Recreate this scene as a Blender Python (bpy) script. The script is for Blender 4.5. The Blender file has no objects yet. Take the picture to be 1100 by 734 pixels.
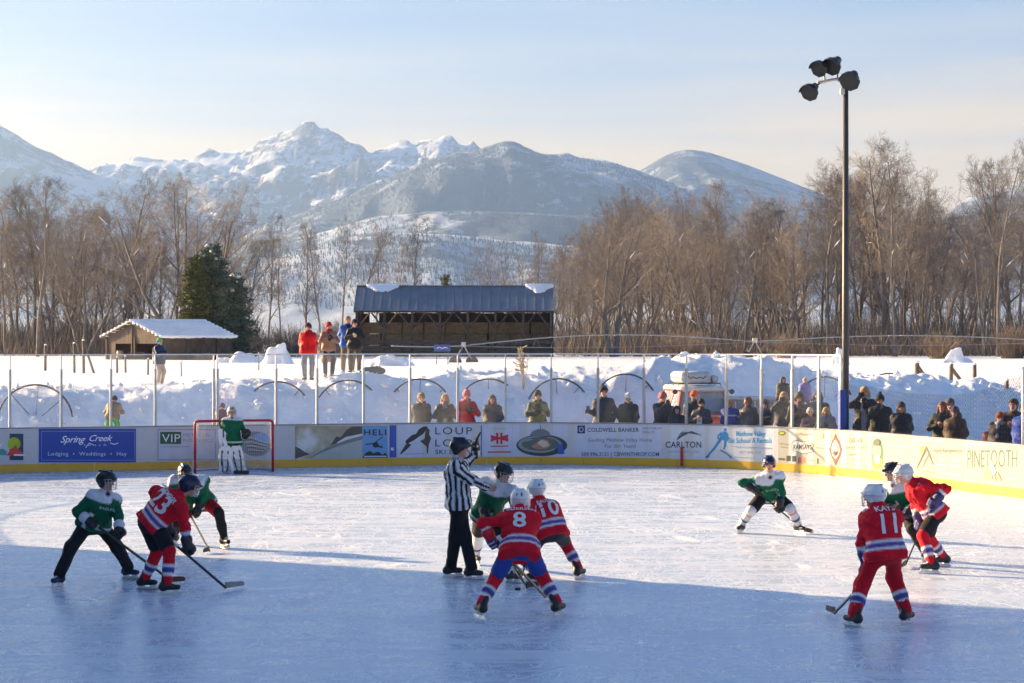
import bpy, math, random
import numpy as np
from mathutils import Vector, Matrix
from mathutils.bvhtree import BVHTree

random.seed(7); rng = np.random.default_rng(7)
SC = bpy.context.scene
COL = SC.collection
R = math.radians

# ------------------------------------------------------------------ camera
FPX, CX, CY, CAMH = 2305.0, 550.0, 367.0, 3.1      # focal length in photo pixels, image centre, eye height (m)
cam_d = bpy.data.cameras.new('camera'); cam = bpy.data.objects.new('camera', cam_d); COL.objects.link(cam)
cam.location = (0, 0, CAMH); cam.rotation_euler = (R(90), 0, 0)
cam_d.sensor_fit = 'HORIZONTAL'; cam_d.sensor_width = 36.0; cam_d.lens = 36.0 * FPX / 1100.0
cam_d.clip_start = 0.5; cam_d.clip_end = 90000
SC.camera = cam

# ------------------------------------------------------------------ light
SUN_EL, SUN_AZ = 16.5, 30.0           # light travels along (cos az, -sin az) on the ground
sdir = Vector((math.cos(R(SUN_AZ)) * math.cos(R(SUN_EL)), -math.sin(R(SUN_AZ)) * math.cos(R(SUN_EL)), -math.sin(R(SUN_EL))))
sun_d = bpy.data.lights.new('sun', 'SUN'); sun_d.energy = 5.0; sun_d.angle = R(0.5); sun_d.color = (1.0, 0.67, 0.34)
sun = bpy.data.objects.new('sun', sun_d); COL.objects.link(sun)
sun.rotation_euler = sdir.to_track_quat('-Z', 'Y').to_euler(); sun.location = (-40, 40, 60)
world = bpy.data.worlds.new('World'); SC.world = world; world.use_nodes = True
wn, wl = world.node_tree.nodes, world.node_tree.links
wn.clear()
w_out = wn.new('ShaderNodeOutputWorld'); w_bg = wn.new('ShaderNodeBackground')
w_sky = wn.new('ShaderNodeTexSky'); w_sky.sky_type = 'NISHITA'; w_sky.sun_disc = False
w_sky.sun_elevation = R(SUN_EL); w_sky.sun_rotation = math.atan2(-math.cos(R(SUN_AZ)), math.sin(R(SUN_AZ)))
w_sky.altitude = 600; w_sky.air_density = 1.0; w_sky.dust_density = 0.2; w_sky.ozone_density = 4.0
# thin high cloud: pale streaks over the lower sky, fading out upward, the same all round the horizon
w_tc = wn.new('ShaderNodeTexCoord'); w_sep = wn.new('ShaderNodeSeparateXYZ'); wl.new(w_tc.outputs['Generated'], w_sep.inputs[0])
w_map = wn.new('ShaderNodeMapping'); w_map.inputs['Scale'].default_value = (1.6, 1.6, 26.0)
wl.new(w_tc.outputs['Generated'], w_map.inputs[0])
w_ns = wn.new('ShaderNodeTexNoise'); w_ns.inputs['Scale'].default_value = 2.2; w_ns.inputs['Detail'].default_value = 6; w_ns.inputs['Roughness'].default_value = .55
wl.new(w_map.outputs[0], w_ns.inputs['Vector'])
w_r1 = wn.new('ShaderNodeMapRange'); w_r1.inputs['From Min'].default_value = .38; w_r1.inputs['From Max'].default_value = .72
w_r1.inputs['To Min'].default_value = -.013; w_r1.inputs['To Max'].default_value = .013
wl.new(w_ns.outputs['Fac'], w_r1.inputs['Value'])
w_add = wn.new('ShaderNodeMath'); w_add.operation = 'ADD'; wl.new(w_sep.outputs['Z'], w_add.inputs[0]); wl.new(w_r1.outputs[0], w_add.inputs[1])
# pale veil low over the horizon: cream at the bottom, soft blue above, thinning out towards the zenith
w_ramp = wn.new('ShaderNodeValToRGB'); cr = w_ramp.color_ramp
cr.elements[0].position = 0.0; cr.elements[0].color = (.92, .92, .92, 1)
cr.elements[1].position = 0.55; cr.elements[1].color = (0, 0, 0, 1)
e = cr.elements.new(0.17); e.color = (.90, .90, .90, 1)
e = cr.elements.new(0.32); e.color = (.40, .40, .40, 1)
w_col = wn.new('ShaderNodeValToRGB'); cc = w_col.color_ramp
cc.elements[0].position = 0.0; cc.elements[0].color = (.76, .52, .25, 1)
cc.elements[1].position = 0.19; cc.elements[1].color = (.12, .215, .345, 1)
e = cc.elements.new(0.085); e.color = (.68, .485, .26, 1)
e = cc.elements.new(0.125); e.color = (.33, .345, .355, 1)
wl.new(w_sep.outputs['Z'], w_ramp.inputs[0]); wl.new(w_add.outputs[0], w_col.inputs[0])
w_x10 = wn.new('ShaderNodeVectorMath'); w_x10.operation = 'SCALE'; w_x10.inputs['Scale'].default_value = 10.0; wl.new(w_col.outputs[0], w_x10.inputs[0])
w_mix = wn.new('ShaderNodeMix'); w_mix.data_type = 'RGBA'
wl.new(w_ramp.outputs[0], w_mix.inputs['Factor']); wl.new(w_sky.outputs[0], w_mix.inputs['A']); wl.new(w_x10.outputs[0], w_mix.inputs['B'])
wl.new(w_mix.outputs['Result'], w_bg.inputs[0]); w_bg.inputs[1].default_value = 0.05
wl.new(w_bg.outputs[0], w_out.inputs[0])
vs = SC.view_settings; vs.view_transform = 'Standard'; vs.look = 'None'; vs.gamma = 1.0; vs.use_curve_mapping = False
vs.exposure = 2.22
SC.cycles.max_bounces = 7; SC.cycles.transparent_max_bounces = 24; SC.cycles.volume_bounces = 1
SC.cycles.glossy_bounces = 3; SC.cycles.diffuse_bounces = 3; SC.cycles.transmission_bounces = 4
SC.cycles.caustics_reflective = False; SC.cycles.caustics_refractive = False
SC.cycles.use_denoising = True

# ------------------------------------------------------------------ helpers
def srgb(h, a=1.0):
    h = h.lstrip('#'); c = [int(h[i:i + 2], 16) / 255 for i in (0, 2, 4)]
    c = [x / 12.92 if x <= .04045 else ((x + .055) / 1.055) ** 2.4 for x in c]
    return (c[0], c[1], c[2], a)

def PX(px, py, D):                      # a photo pixel at a given distance
    return Vector(((px - CX) / FPX * D, D, CAMH + (CY - py) / FPX * D))

def GP(px, py, z=0.0):                  # a photo pixel on level ground of height z
    return PX(px, py, (CAMH - z) * FPX / (py - CY))

def proj(p):
    return CX + p[0] / p[1] * FPX, CY - (p[2] - CAMH) / p[1] * FPX

def tag(o, label=None, cat=None, group=None, kind=None):
    if label: o['label'] = label
    if cat: o['category'] = cat
    if group: o['group'] = group
    if kind: o['kind'] = kind
    return o

def empty(name, loc=(0, 0, 0), rz=0.0):
    o = bpy.data.objects.new(name, None); COL.objects.link(o); o.empty_display_size = .2
    o.location = loc; o.rotation_euler = (0, 0, rz); return o

def mesh_obj(name, verts, faces, mat, parent=None, origin=None, smooth=False, colors=None):
    me = bpy.data.meshes.new(name)
    v = np.asarray(verts, dtype=np.float64).reshape(-1, 3)
    if origin is not None: v = v - np.asarray(origin)[None, :]
    if isinstance(faces, np.ndarray):
        n, k = faces.shape
        me.vertices.add(len(v)); me.vertices.foreach_set('co', v.astype(np.float32).ravel())
        me.loops.add(n * k); me.loops.foreach_set('vertex_index', faces.astype(np.int32).ravel())
        me.polygons.add(n); me.polygons.foreach_set('loop_start', np.arange(0, n * k, k, dtype=np.int32))
        me.update(calc_edges=True)
    else:
        me.from_pydata(v.tolist(), [], faces)
    if smooth: me.polygons.foreach_set('use_smooth', np.ones(len(me.polygons), dtype=bool))
    if colors is not None:
        at = me.color_attributes.new('Col', 'FLOAT_COLOR', 'POINT')
        c = np.ones((len(v), 4), dtype=np.float32); c[:, :3] = colors[:, :3]
        at.data.foreach_set('color', c.ravel())
    me.update()
    if mat is not None: me.materials.append(mat)
    o = bpy.data.objects.new(name, me); COL.objects.link(o)
    if parent is not None: o.parent = parent
    return o

class MB:
    """collects simple shapes into one mesh"""
    def __init__(s): s.v = []; s.f = []
    def add(s, vs, fs):
        k = len(s.v); s.v += [tuple(x) for x in vs]; s.f += [tuple(i + k for i in f) for f in fs]; return s
    def box(s, c, size, ax=None, taper=1.0):
        c = Vector(c); X, Y, Z = ax if ax else (Vector((1, 0, 0)), Vector((0, 1, 0)), Vector((0, 0, 1)))
        a, b, d = size[0] / 2, size[1] / 2, size[2] / 2
        vs = []
        for z, t in ((-d, 1.0), (d, taper)):
            for x, y in ((-a, -b), (a, -b), (a, b), (-a, b)): vs.append(c + X * x * t + Y * y * t + Z * z)
        return s.add(vs, [(3, 2, 1, 0), (4, 5, 6, 7), (0, 1, 5, 4), (1, 2, 6, 5), (2, 3, 7, 6), (3, 0, 4, 7)])
    def tube(s, pts, radii, n=6, cap=True, closed=False):
        pts = [Vector(p) for p in pts]; m = len(pts)
        if not hasattr(radii, '__len__'): radii = [radii] * m
        vs = []; fs = []; up0 = None
        for i, p in enumerate(pts):
            if closed: t = pts[(i + 1) % m] - pts[(i - 1) % m]
            else: t = pts[min(i + 1, m - 1)] - pts[max(i - 1, 0)]
            if t.length < 1e-9: t = Vector((0, 0, 1))
            t.normalize()
            if up0 is None: up0 = Vector((0, 0, 1)) if abs(t.z) < .9 else Vector((1, 0, 0))
            u = (up0 - t * up0.dot(t))
            if u.length < 1e-5: u = t.orthogonal()
            u.normalize(); up0 = u; w = t.cross(u)
            for k in range(n):
                a = 2 * math.pi * k / n; vs.append(p + (u * math.cos(a) + w * math.sin(a)) * radii[i])
        for i in range(m if closed else m - 1):
            j = (i + 1) % m
            for k in range(n):
                k2 = (k + 1) % n; fs.append((i * n + k, i * n + k2, j * n + k2, j * n + k))
        if cap and not closed:
            fs.append(tuple(range(n - 1, -1, -1))); fs.append(tuple((m - 1) * n + k for k in range(n)))
        return s.add(vs, fs)
    def lathe(s, prof, c, n=16, axis=None):
        """prof: list of (r, h) along axis from c"""
        A = Vector(axis).normalized() if axis else Vector((0, 0, 1)); u = A.orthogonal().normalized(); w = A.cross(u); c = Vector(c)
        vs = []; fs = []
        for r, h in prof:
            for k in range(n):
                a = 2 * math.pi * k / n; vs.append(c + A * h + (u * math.cos(a) + w * math.sin(a)) * r)
        for i in range(len(prof) - 1):
            for k in range(n):
                k2 = (k + 1) % n; fs.append((i * n + k, i * n + k2, (i + 1) * n + k2, (i + 1) * n + k))
        fs.append(tuple(range(n - 1, -1, -1))); fs.append(tuple((len(prof) - 1) * n + k for k in range(n)))
        return s.add(vs, fs)
    def poly(s, pts): return s.add(pts, [tuple(range(len(pts)))])
    def build(s, name, mat, parent=None, origin=None, smooth=False):
        return mesh_obj(name, s.v, s.f, mat, parent, origin, smooth)

# ------------------------------------------------------------------ materials
MATS = {}
def nodemat(name):
    m = bpy.data.materials.new(name); m.use_nodes = True
    nt = m.node_tree; b = nt.nodes['Principled BSDF']; return m, nt.nodes, nt.links, b
def mat(name, color, rough=.6, metal=0.0, var=.12, vscale=6.0, bump=0.0, bscale=40.0, spec=None, coat=0.0):
    """plain procedural material: base colour with soft noise variation and optional fine relief"""
    if name in MATS: return MATS[name]
    if isinstance(color, str): color = srgb(color)
    m, n, l, b = nodemat(name)
    b.inputs['Roughness'].default_value = rough; b.inputs['Metallic'].default_value = metal
    if spec is not None: b.inputs['Specular IOR Level'].default_value = spec
    if coat: b.inputs['Coat Weight'].default_value = coat
    tc = n.new('ShaderNodeTexCoord'); ns = n.new('ShaderNodeTexNoise'); ns.inputs['Scale'].default_value = vscale; ns.inputs['Detail'].default_value = 5
    l.new(tc.outputs['Object'], ns.inputs['Vector'])
    mr = n.new('ShaderNodeMapRange'); mr.inputs['From Min'].default_value = .3; mr.inputs['From Max'].default_value = .7
    mr.inputs['To Min'].default_value = 1 - var; mr.inputs['To Max'].default_value = 1 + var; l.new(ns.outputs['Fac'], mr.inputs['Value'])
    mx = n.new('ShaderNodeVectorMath'); mx.operation = 'SCALE'; mx.inputs[0].default_value = color[:3]; l.new(mr.outputs[0], mx.inputs['Scale'])
    l.new(mx.outputs[0], b.inputs['Base Color'])
    if bump:
        n2 = n.new('ShaderNodeTexNoise'); n2.inputs['Scale'].default_value = bscale; n2.inputs['Detail'].default_value = 4; l.new(tc.outputs['Object'], n2.inputs['Vector'])
        bp = n.new('ShaderNodeBump'); bp.inputs['Strength'].default_value = bump; bp.inputs['Distance'].default_value = .02
        l.new(n2.outputs['Fac'], bp.inputs['Height']); l.new(bp.outputs[0], b.inputs['Normal'])
    MATS[name] = m; return m
def vcmat(name, rough=.85, sheen=0.0, bump=.25, bscale=70.0, var=.12):
    """material that takes its colour from the Col attribute (dyed cloth, skin)"""
    m, n, l, b = nodemat(name); MATS[name] = m
    b.inputs['Roughness'].default_value = rough; b.inputs['Sheen Weight'].default_value = sheen; b.inputs['Specular IOR Level'].default_value = .25 if rough > .55 else .5
    at = n.new('ShaderNodeAttribute'); at.attribute_name = 'Col'
    tc = n.new('ShaderNodeTexCoord'); ns = n.new('ShaderNodeTexNoise'); ns.inputs['Scale'].default_value = 9; ns.inputs['Detail'].default_value = 6
    l.new(tc.outputs['Object'], ns.inputs['Vector'])
    mr = n.new('ShaderNodeMapRange'); mr.inputs['From Min'].default_value = .3; mr.inputs['From Max'].default_value = .7
    mr.inputs['To Min'].default_value = 1 - var; mr.inputs['To Max'].default_value = 1 + var; l.new(ns.outputs['Fac'], mr.inputs['Value'])
    mx = n.new('ShaderNodeVectorMath'); mx.operation = 'SCALE'; l.new(at.outputs['Color'], mx.inputs[0]); l.new(mr.outputs[0], mx.inputs['Scale'])
    l.new(mx.outputs[0], b.inputs['Base Color'])
    n2 = n.new('ShaderNodeTexNoise'); n2.inputs['Scale'].default_value = bscale; n2.inputs['Detail'].default_value = 3; l.new(tc.outputs['Object'], n2.inputs['Vector'])
    bp = n.new('ShaderNodeBump'); bp.inputs['Strength'].default_value = bump; bp.inputs['Distance'].default_value = .012
    l.new(n2.outputs['Fac'], bp.inputs['Height']); l.new(bp.outputs[0], b.inputs['Normal'])
    return m
M_CLOTH = vcmat('cloth', .85, .03, .45, 45)
M_SKIN = vcmat('skin', .5, 0.0, .08, 120, .06)
M_PUFF = vcmat('nylon', .6, .05, .35, 26)
M_PLASTIC = vcmat('helmet_plastic', .28, 0, .02, 20, .04)
M_LEATHER = vcmat('leather', .5, 0, .2, 50, .1)

def text_geo(body, shear=0.0, spacing=1.0, bold=0.0):
    """outline of a line of lettering: vertices (x, y) scaled to height 1 for capitals, left at 0"""
    c = bpy.data.curves.new('lettering', 'FONT'); c.body = body; c.size = 1.0; c.shear = shear; c.space_character = spacing; c.offset = bold
    c.resolution_u = 3
    o = bpy.data.objects.new('lettering', c); m = o.to_mesh()
    v = np.array([tuple(x.co)[:2] for x in m.vertices]).reshape(-1, 2); f = [tuple(p.vertices) for p in m.polygons]
    o.to_mesh_clear(); bpy.data.objects.remove(o); bpy.data.curves.remove(c)
    v[:, 0] -= v[:, 0].min(); v /= .73
    return v, f
# ------------------------------------------------------------------ noise on arrays
def _hash(ix, iy, seed):
    h = (ix.astype(np.int64) * 374761393 + iy.astype(np.int64) * 668265263 + seed * 1442695041) & 0x7fffffff
    h = ((h ^ (h >> 13)) * 1274126177) & 0x7fffffff
    return ((h ^ (h >> 16)) & 0xffff) / 65535.0
def vnoise(x, y, seed=0):
    ix, iy = np.floor(x), np.floor(y); fx, fy = x - ix, y - iy
    fx = fx * fx * (3 - 2 * fx); fy = fy * fy * (3 - 2 * fy)
    a = _hash(ix, iy, seed); b = _hash(ix + 1, iy, seed); c = _hash(ix, iy + 1, seed); d = _hash(ix + 1, iy + 1, seed)
    return (a * (1 - fx) + b * fx) * (1 - fy) + (c * (1 - fx) + d * fx) * fy
def fbm(x, y, seed=0, octv=5, gain=.5):
    s = 0; a = 1; t = 0
    for i in range(octv): s = s + a * vnoise(x, y, seed + i * 17); t += a; a *= gain; x = x * 2.03 + 5.1; y = y * 2.03 + 3.7
    return s / t
def ridged(x, y, seed=0, octv=5):
    s = 0; a = 1; t = 0
    for i in range(octv): s = s + a * (1 - np.abs(2 * vnoise(x, y, seed + i * 13) - 1)); t += a; a *= .52; x = x * 2.1 + 1.3; y = y * 2.1 + 8.9
    return s / t
def sstep(a, b, x):
    t = np.clip((x - a) / (b - a), 0, 1); return t * t * (3 - 2 * t)

# ------------------------------------------------------------------ the rink's own axes
TH = R(18.0)
NV = Vector((math.cos(TH), math.sin(TH), 0)); AV = Vector((-math.sin(TH), math.cos(TH), 0))
N0, N1, A0, A1, RC = -3.4, 22.6, -9.2, 51.8, 8.5         # boards left / right / near end / far end, corner radius
def W(n, a, z=0.0): return NV * n + AV * a + Vector((0, 0, z))
def rink_dist(x, y):                                      # distance outside the boards (negative on the ice)
    n = x * NV.x + y * NV.y; a = x * AV.x + y * AV.y
    qn = np.abs(n - (N0 + N1) / 2) - ((N1 - N0) / 2 - RC); qa = np.abs(a - (A0 + A1) / 2) - ((A1 - A0) / 2 - RC)
    return np.hypot(np.maximum(qn, 0), np.maximum(qa, 0)) + np.minimum(np.maximum(qn, qa), 0) - RC
CREST = np.array([(-400, 1.7), (0, 1.75), (90, 1.70), (160, 1.78), (220, 1.86), (262, 2.02), (330, 1.84), (385, 2.12), (430, 1.92), (500, 2.05), (560, 2.1),
                  (640, 2.2), (700, 2.42), (760, 2.55), (820, 2.45), (870, 2.1), (930, 1.93), (990, 1.93), (1020, 1.66), (1047, 1.82), (1085, 1.4), (1200, 1.6), (1500, 1.7)])
FIELD_Z = 1.5
def ground_z(x, y):
    x = np.asarray(x, dtype=float); y = np.asarray(y, dtype=float)
    w = rink_dist(x, y); n = x * NV.x + y * NV.y
    w0 = w; w = (x * AV.x + y * AV.y) - A1; t = sstep(15, 22, n); foot = 6.2; crest = 10.6
    px = CX + x / np.maximum(y, 5) * FPX
    h = np.interp(px, CREST[:, 0], CREST[:, 1]) + .22 * (fbm(x * .55, y * .55, 3, 4) - .5)
    foot = foot + 1.1 * (fbm(x * .4, y * .4, 9, 3) - .5)
    up = sstep(0, 1, (w - foot) / (crest - foot)); up = .75 * up + .25 * np.clip((w - foot) / (crest - foot), 0, 1)
    dn = sstep(crest + .6, crest + 9, w)
    z = .08 + (h - .08) * up; z = z * (1 - dn) + (FIELD_Z + .10 * (fbm(x * .06, y * .06, 5, 3) - .5)) * dn
    lump = (fbm(x * 1.5, y * 1.5, 21, 5) - .5) * .36 * sstep(.2, .7, up) * (1 - .75 * dn) + (ridged(x * 3.1, y * 3.1, 31, 4) - .6) * .06 * (1 - .6 * dn) * sstep(1.0, 3.0, w0)
    lump = lump + .16 * np.maximum(0, ridged(x * .8, y * .8, 41, 3) - .62) * up * (1 - dn) * 3 * sstep(.35, .6, t)
    far = sstep(60, 140, w)
    z = z + lump * (1 - far)
    return np.where(w0 < .25, -.25, z)

# snow material
def snow_mat(name, base=(.90, .92, .95), bumps=((2.2, .6, .14), (9, .4, .05), (30, .35, .02)), sparkle=.45):
    m, n, l, b = nodemat(name); MATS[name] = m
    b.inputs['Roughness'].default_value = sparkle; b.inputs['Specular IOR Level'].default_value = .35
    tc = n.new('ShaderNodeTexCoord'); ns = n.new('ShaderNodeTexNoise'); ns.inputs['Scale'].default_value = .9; ns.inputs['Detail'].default_value = 7
    l.new(tc.outputs['Object'], ns.inputs['Vector'])
    mr = n.new('ShaderNodeMapRange'); mr.inputs['From Min'].default_value = .3; mr.inputs['From Max'].default_value = .72; mr.inputs['To Min'].default_value = .9; mr.inputs['To Max'].default_value = 1.04
    l.new(ns.outputs['Fac'], mr.inputs['Value'])
    mx = n.new('ShaderNodeVectorMath'); mx.operation = 'SCALE'; mx.inputs[0].default_value = base; l.new(mr.outputs[0], mx.inputs['Scale']); l.new(mx.outputs[0], b.inputs['Base Color'])
    prev = None
    for sc_, st, di in bumps:
        n2 = n.new('ShaderNodeTexNoise'); n2.inputs['Scale'].default_value = sc_; n2.inputs['Detail'].default_value = 6; l.new(tc.outputs['Object'], n2.inputs['Vector'])
        bp = n.new('ShaderNodeBump'); bp.inputs['Strength'].default_value = st; bp.inputs['Distance'].default_value = di; l.new(n2.outputs['Fac'], bp.inputs['Height'])
        if prev: l.new(prev.outputs[0], bp.inputs['Normal'])
        prev = bp
    l.new(prev.outputs[0], b.inputs['Normal'])
    return m
M_SNOW = snow_mat('snow')

# ground: one sheet out to the horizon
ang = np.concatenate([np.linspace(-180, -40, 36)[:-1], np.linspace(-40, -15, 60)[:-1], np.linspace(-15, 15, 420)[:-1], np.linspace(15, 40, 60)[:-1], np.linspace(40, 180, 36)])
rad = np.concatenate([[4, 10, 18, 26, 34], np.linspace(38, 80, 190), np.geomspace(80.6, 400, 70)[1:], np.geomspace(400, 17000, 24)[1:]])
AA, RR = np.meshgrid(np.radians(ang), rad); gx = RR * np.sin(AA); gy = RR * np.cos(AA); gz = ground_z(gx, gy)
gz = np.where(RR > 1000, FIELD_Z, gz)
na, nr = len(ang), len(rad)
ii, jj = np.meshgrid(np.arange(nr - 1), np.arange(na - 1), indexing='ij'); q = (ii * na + jj).ravel()
faces = np.stack([q, q + na, q + na + 1, q + 1], 1)
faces = faces[:, ::-1].copy()
ground = mesh_obj('ground', np.stack([gx, gy, gz], -1).reshape(-1, 3), faces, M_SNOW, smooth=True)
tag(ground, 'snow covered ground with a ploughed snow bank around the rink and a field behind', None, None, 'structure')

# ice
def ice_mat():
    m, n, l, b = nodemat('ice'); MATS['ice'] = m
    tc = n.new('ShaderNodeTexCoord')
    def noise(scale, det=4, rough=.5, vec=None, dist=0.0):
        x = n.new('ShaderNodeTexNoise'); x.inputs['Scale'].default_value = scale; x.inputs['Detail'].default_value = det; x.inputs['Roughness'].default_value = rough; x.inputs['Distortion'].default_value = dist
        l.new(vec or tc.outputs['Object'], x.inputs['Vector']); return x.outputs['Fac']
    def rng_(v, a, b_, c, d):
        x = n.new('ShaderNodeMapRange'); l.new(v, x.inputs['Value'])
        for k, val in zip(('From Min', 'From Max', 'To Min', 'To Max'), (a, b_, c, d)): x.inputs[k].default_value = val
        return x.outputs[0]
    def math_(op, a, b_):
        x = n.new('ShaderNodeMath'); x.operation = op
        for i, v in enumerate((a, b_)):
            if isinstance(v, (int, float)): x.inputs[i].default_value = v
            else: l.new(v, x.inputs[i])
        return x.outputs[0]
    # skate cuts: thin curved lines in several directions
    cuts = None
    for i, (sc_, rot, st) in enumerate(((.55, .2, 1.0), (.8, 1.1, 1.0), (1.3, 2.2, .9), (1.9, .7, .8), (2.6, 1.7, .7), (3.6, .4, .8), (4.8, 1.3, .7), (6.2, 2.6, .6))):
        mp = n.new('ShaderNodeMapping'); mp.inputs['Rotation'].default_value = (0, 0, rot); mp.inputs['Location'].default_value = (i * 7.3, i * 3.1, 0); mp.inputs['Scale'].default_value = (1, .35, 1)
        l.new(tc.outputs['Object'], mp.inputs[0])
        f = noise(sc_, 2.5, .45, mp.outputs[0], .8)
        d = math_('ABSOLUTE', math_('SUBTRACT', f, .5), 0)
        line = rng_(d, 0.0, .0075 * (1 + .35 * i), 1, 0)
        patch = rng_(noise(.35 + .2 * i, 3, .6), .45, .6, 0, 1)
        c = math_('MULTIPLY', math_('MULTIPLY', line, patch), st)
        cuts = c if cuts is None else math_('MAXIMUM', cuts, c)
    # swept, snowy scuffs
    mp = n.new('ShaderNodeMapping'); mp.inputs['Scale'].default_value = (.5, 2.0, 1); mp.inputs['Rotation'].default_value = (0, 0, .12); l.new(tc.outputs['Object'], mp.inputs[0])
    scuff = rng_(noise(1.1, 9, .68, mp.outputs[0], .6), .46, .66, 0, 1)
    fine = rng_(noise(7, 8, .7, mp.outputs[0], 1.2), .5, .72, 0, 1)
    snowy = math_('MAXIMUM', math_('MULTIPLY', scuff, .45), math_('MULTIPLY', fine, .4))
    snowy = math_('MAXIMUM', snowy, math_('MULTIPLY', cuts, .9))
    mc = n.new('ShaderNodeMix'); mc.data_type = 'RGBA'; l.new(snowy, mc.inputs['Factor'])
    mc.inputs['A'].default_value = (.42, .52, .68, 1); mc.inputs['B'].default_value = (.92, .91, .91, 1)
    l.new(mc.outputs['Result'], b.inputs['Base Color'])
    l.new(rng_(snowy, 0, .8, .22, .6), b.inputs['Roughness'])
    b.inputs['IOR'].default_value = 1.31; b.inputs['Specular IOR Level'].default_value = .35
    bp = n.new('ShaderNodeBump'); bp.inputs['Strength'].default_value = .35; bp.inputs['Distance'].default_value = .006
    l.new(math_('ADD', snowy, noise(3.2, 5)), bp.inputs['Height']); l.new(bp.outputs[0], b.inputs['Normal'])
    return m
def rink_outline(off, k=14):
    pts = []
    for cn, ca, a0 in ((N1 - RC, A1 - RC, 0), (N0 + RC, A1 - RC, 90), (N0 + RC, A0 + RC, 180), (N1 - RC, A0 + RC, 270)):
        for i in range(k + 1):
            a = R(a0 + 90 * i / k); pts.append((cn + (RC + off) * math.cos(a), ca + (RC + off) * math.sin(a)))
    return pts
ice = MB(); ice.poly([W(n, a, 0.0) for n, a in rink_outline(.12)])
tag(ice.build('ice', ice_mat()), 'scratched white ice sheet of the outdoor hockey rink', None, None, 'structure')

# ------------------------------------------------------------------ mountains
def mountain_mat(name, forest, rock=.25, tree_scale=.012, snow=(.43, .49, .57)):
    m, n, l, b = nodemat(name); MATS[name] = m; b.inputs['Roughness'].default_value = .9; b.inputs['Specular IOR Level'].default_value = .1
    tc = n.new('ShaderNodeTexCoord'); geo = n.new('ShaderNodeNewGeometry'); sp = n.new('ShaderNodeSeparateXYZ'); l.new(geo.outputs['True Normal'], sp.inputs[0])
    def noise(s, d, r=.6, sc_=(1, 1, 1)):
        mp = n.new('ShaderNodeMapping'); mp.inputs['Scale'].default_value = sc_; l.new(tc.outputs['Object'], mp.inputs[0])
        x = n.new('ShaderNodeTexNoise'); x.inputs['Scale'].default_value = s; x.inputs['Detail'].default_value = d; x.inputs['Roughness'].default_value = r; l.new(mp.outputs[0], x.inputs['Vector']); return x.outputs['Fac']
    def mrange(v, a, c):
        x = n.new('ShaderNodeMapRange'); x.inputs['From Min'].default_value = a; x.inputs['From Max'].default_value = c; l.new(v, x.inputs['Value']); return x.outputs[0]
    big = noise(.0011, 6, .62); fine = noise(tree_scale, 4, .7, (1, 1, .45))
    ad = n.new('ShaderNodeMath'); ad.operation = 'ADD'; l.new(big, ad.inputs[0])
    ml = n.new('ShaderNodeMath'); ml.operation = 'MULTIPLY'; l.new(fine, ml.inputs[0]); ml.inputs[1].default_value = .55; l.new(ml.outputs[0], ad.inputs[1])
    fm = mrange(ad.outputs[0], 1.02 - forest * .55, 1.10 - forest * .55)
    # steep faces shed their snow
    st = n.new('ShaderNodeMath'); st.operation = 'ADD'; l.new(sp.outputs['Z'], st.inputs[0]); m3 = n.new('ShaderNodeMath'); m3.operation = 'MULTIPLY'; m3.inputs[1].default_value = .75; l.new(noise(.0055, 9, .75), m3.inputs[0]); l.new(m3.outputs[0], st.inputs[1])
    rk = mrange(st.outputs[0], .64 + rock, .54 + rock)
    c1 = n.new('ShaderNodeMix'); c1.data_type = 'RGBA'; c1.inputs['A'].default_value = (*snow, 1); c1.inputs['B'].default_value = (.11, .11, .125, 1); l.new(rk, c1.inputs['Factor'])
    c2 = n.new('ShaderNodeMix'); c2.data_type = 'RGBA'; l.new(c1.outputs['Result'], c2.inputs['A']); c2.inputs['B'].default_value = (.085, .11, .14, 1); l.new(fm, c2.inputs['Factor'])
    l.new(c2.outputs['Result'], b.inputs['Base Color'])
    bp = n.new('ShaderNodeBump'); bp.inputs['Strength'].default_value = .8; bp.inputs['Distance'].default_value = 40; l.new(noise(.007, 9, .7), bp.inputs['Height']); l.new(bp.outputs[0], b.inputs['Normal'])
    return m
M_CONIFER_FAR = mat('far_conifer', (.075, .10, .125), .9, var=.3, vscale=.02)
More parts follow.
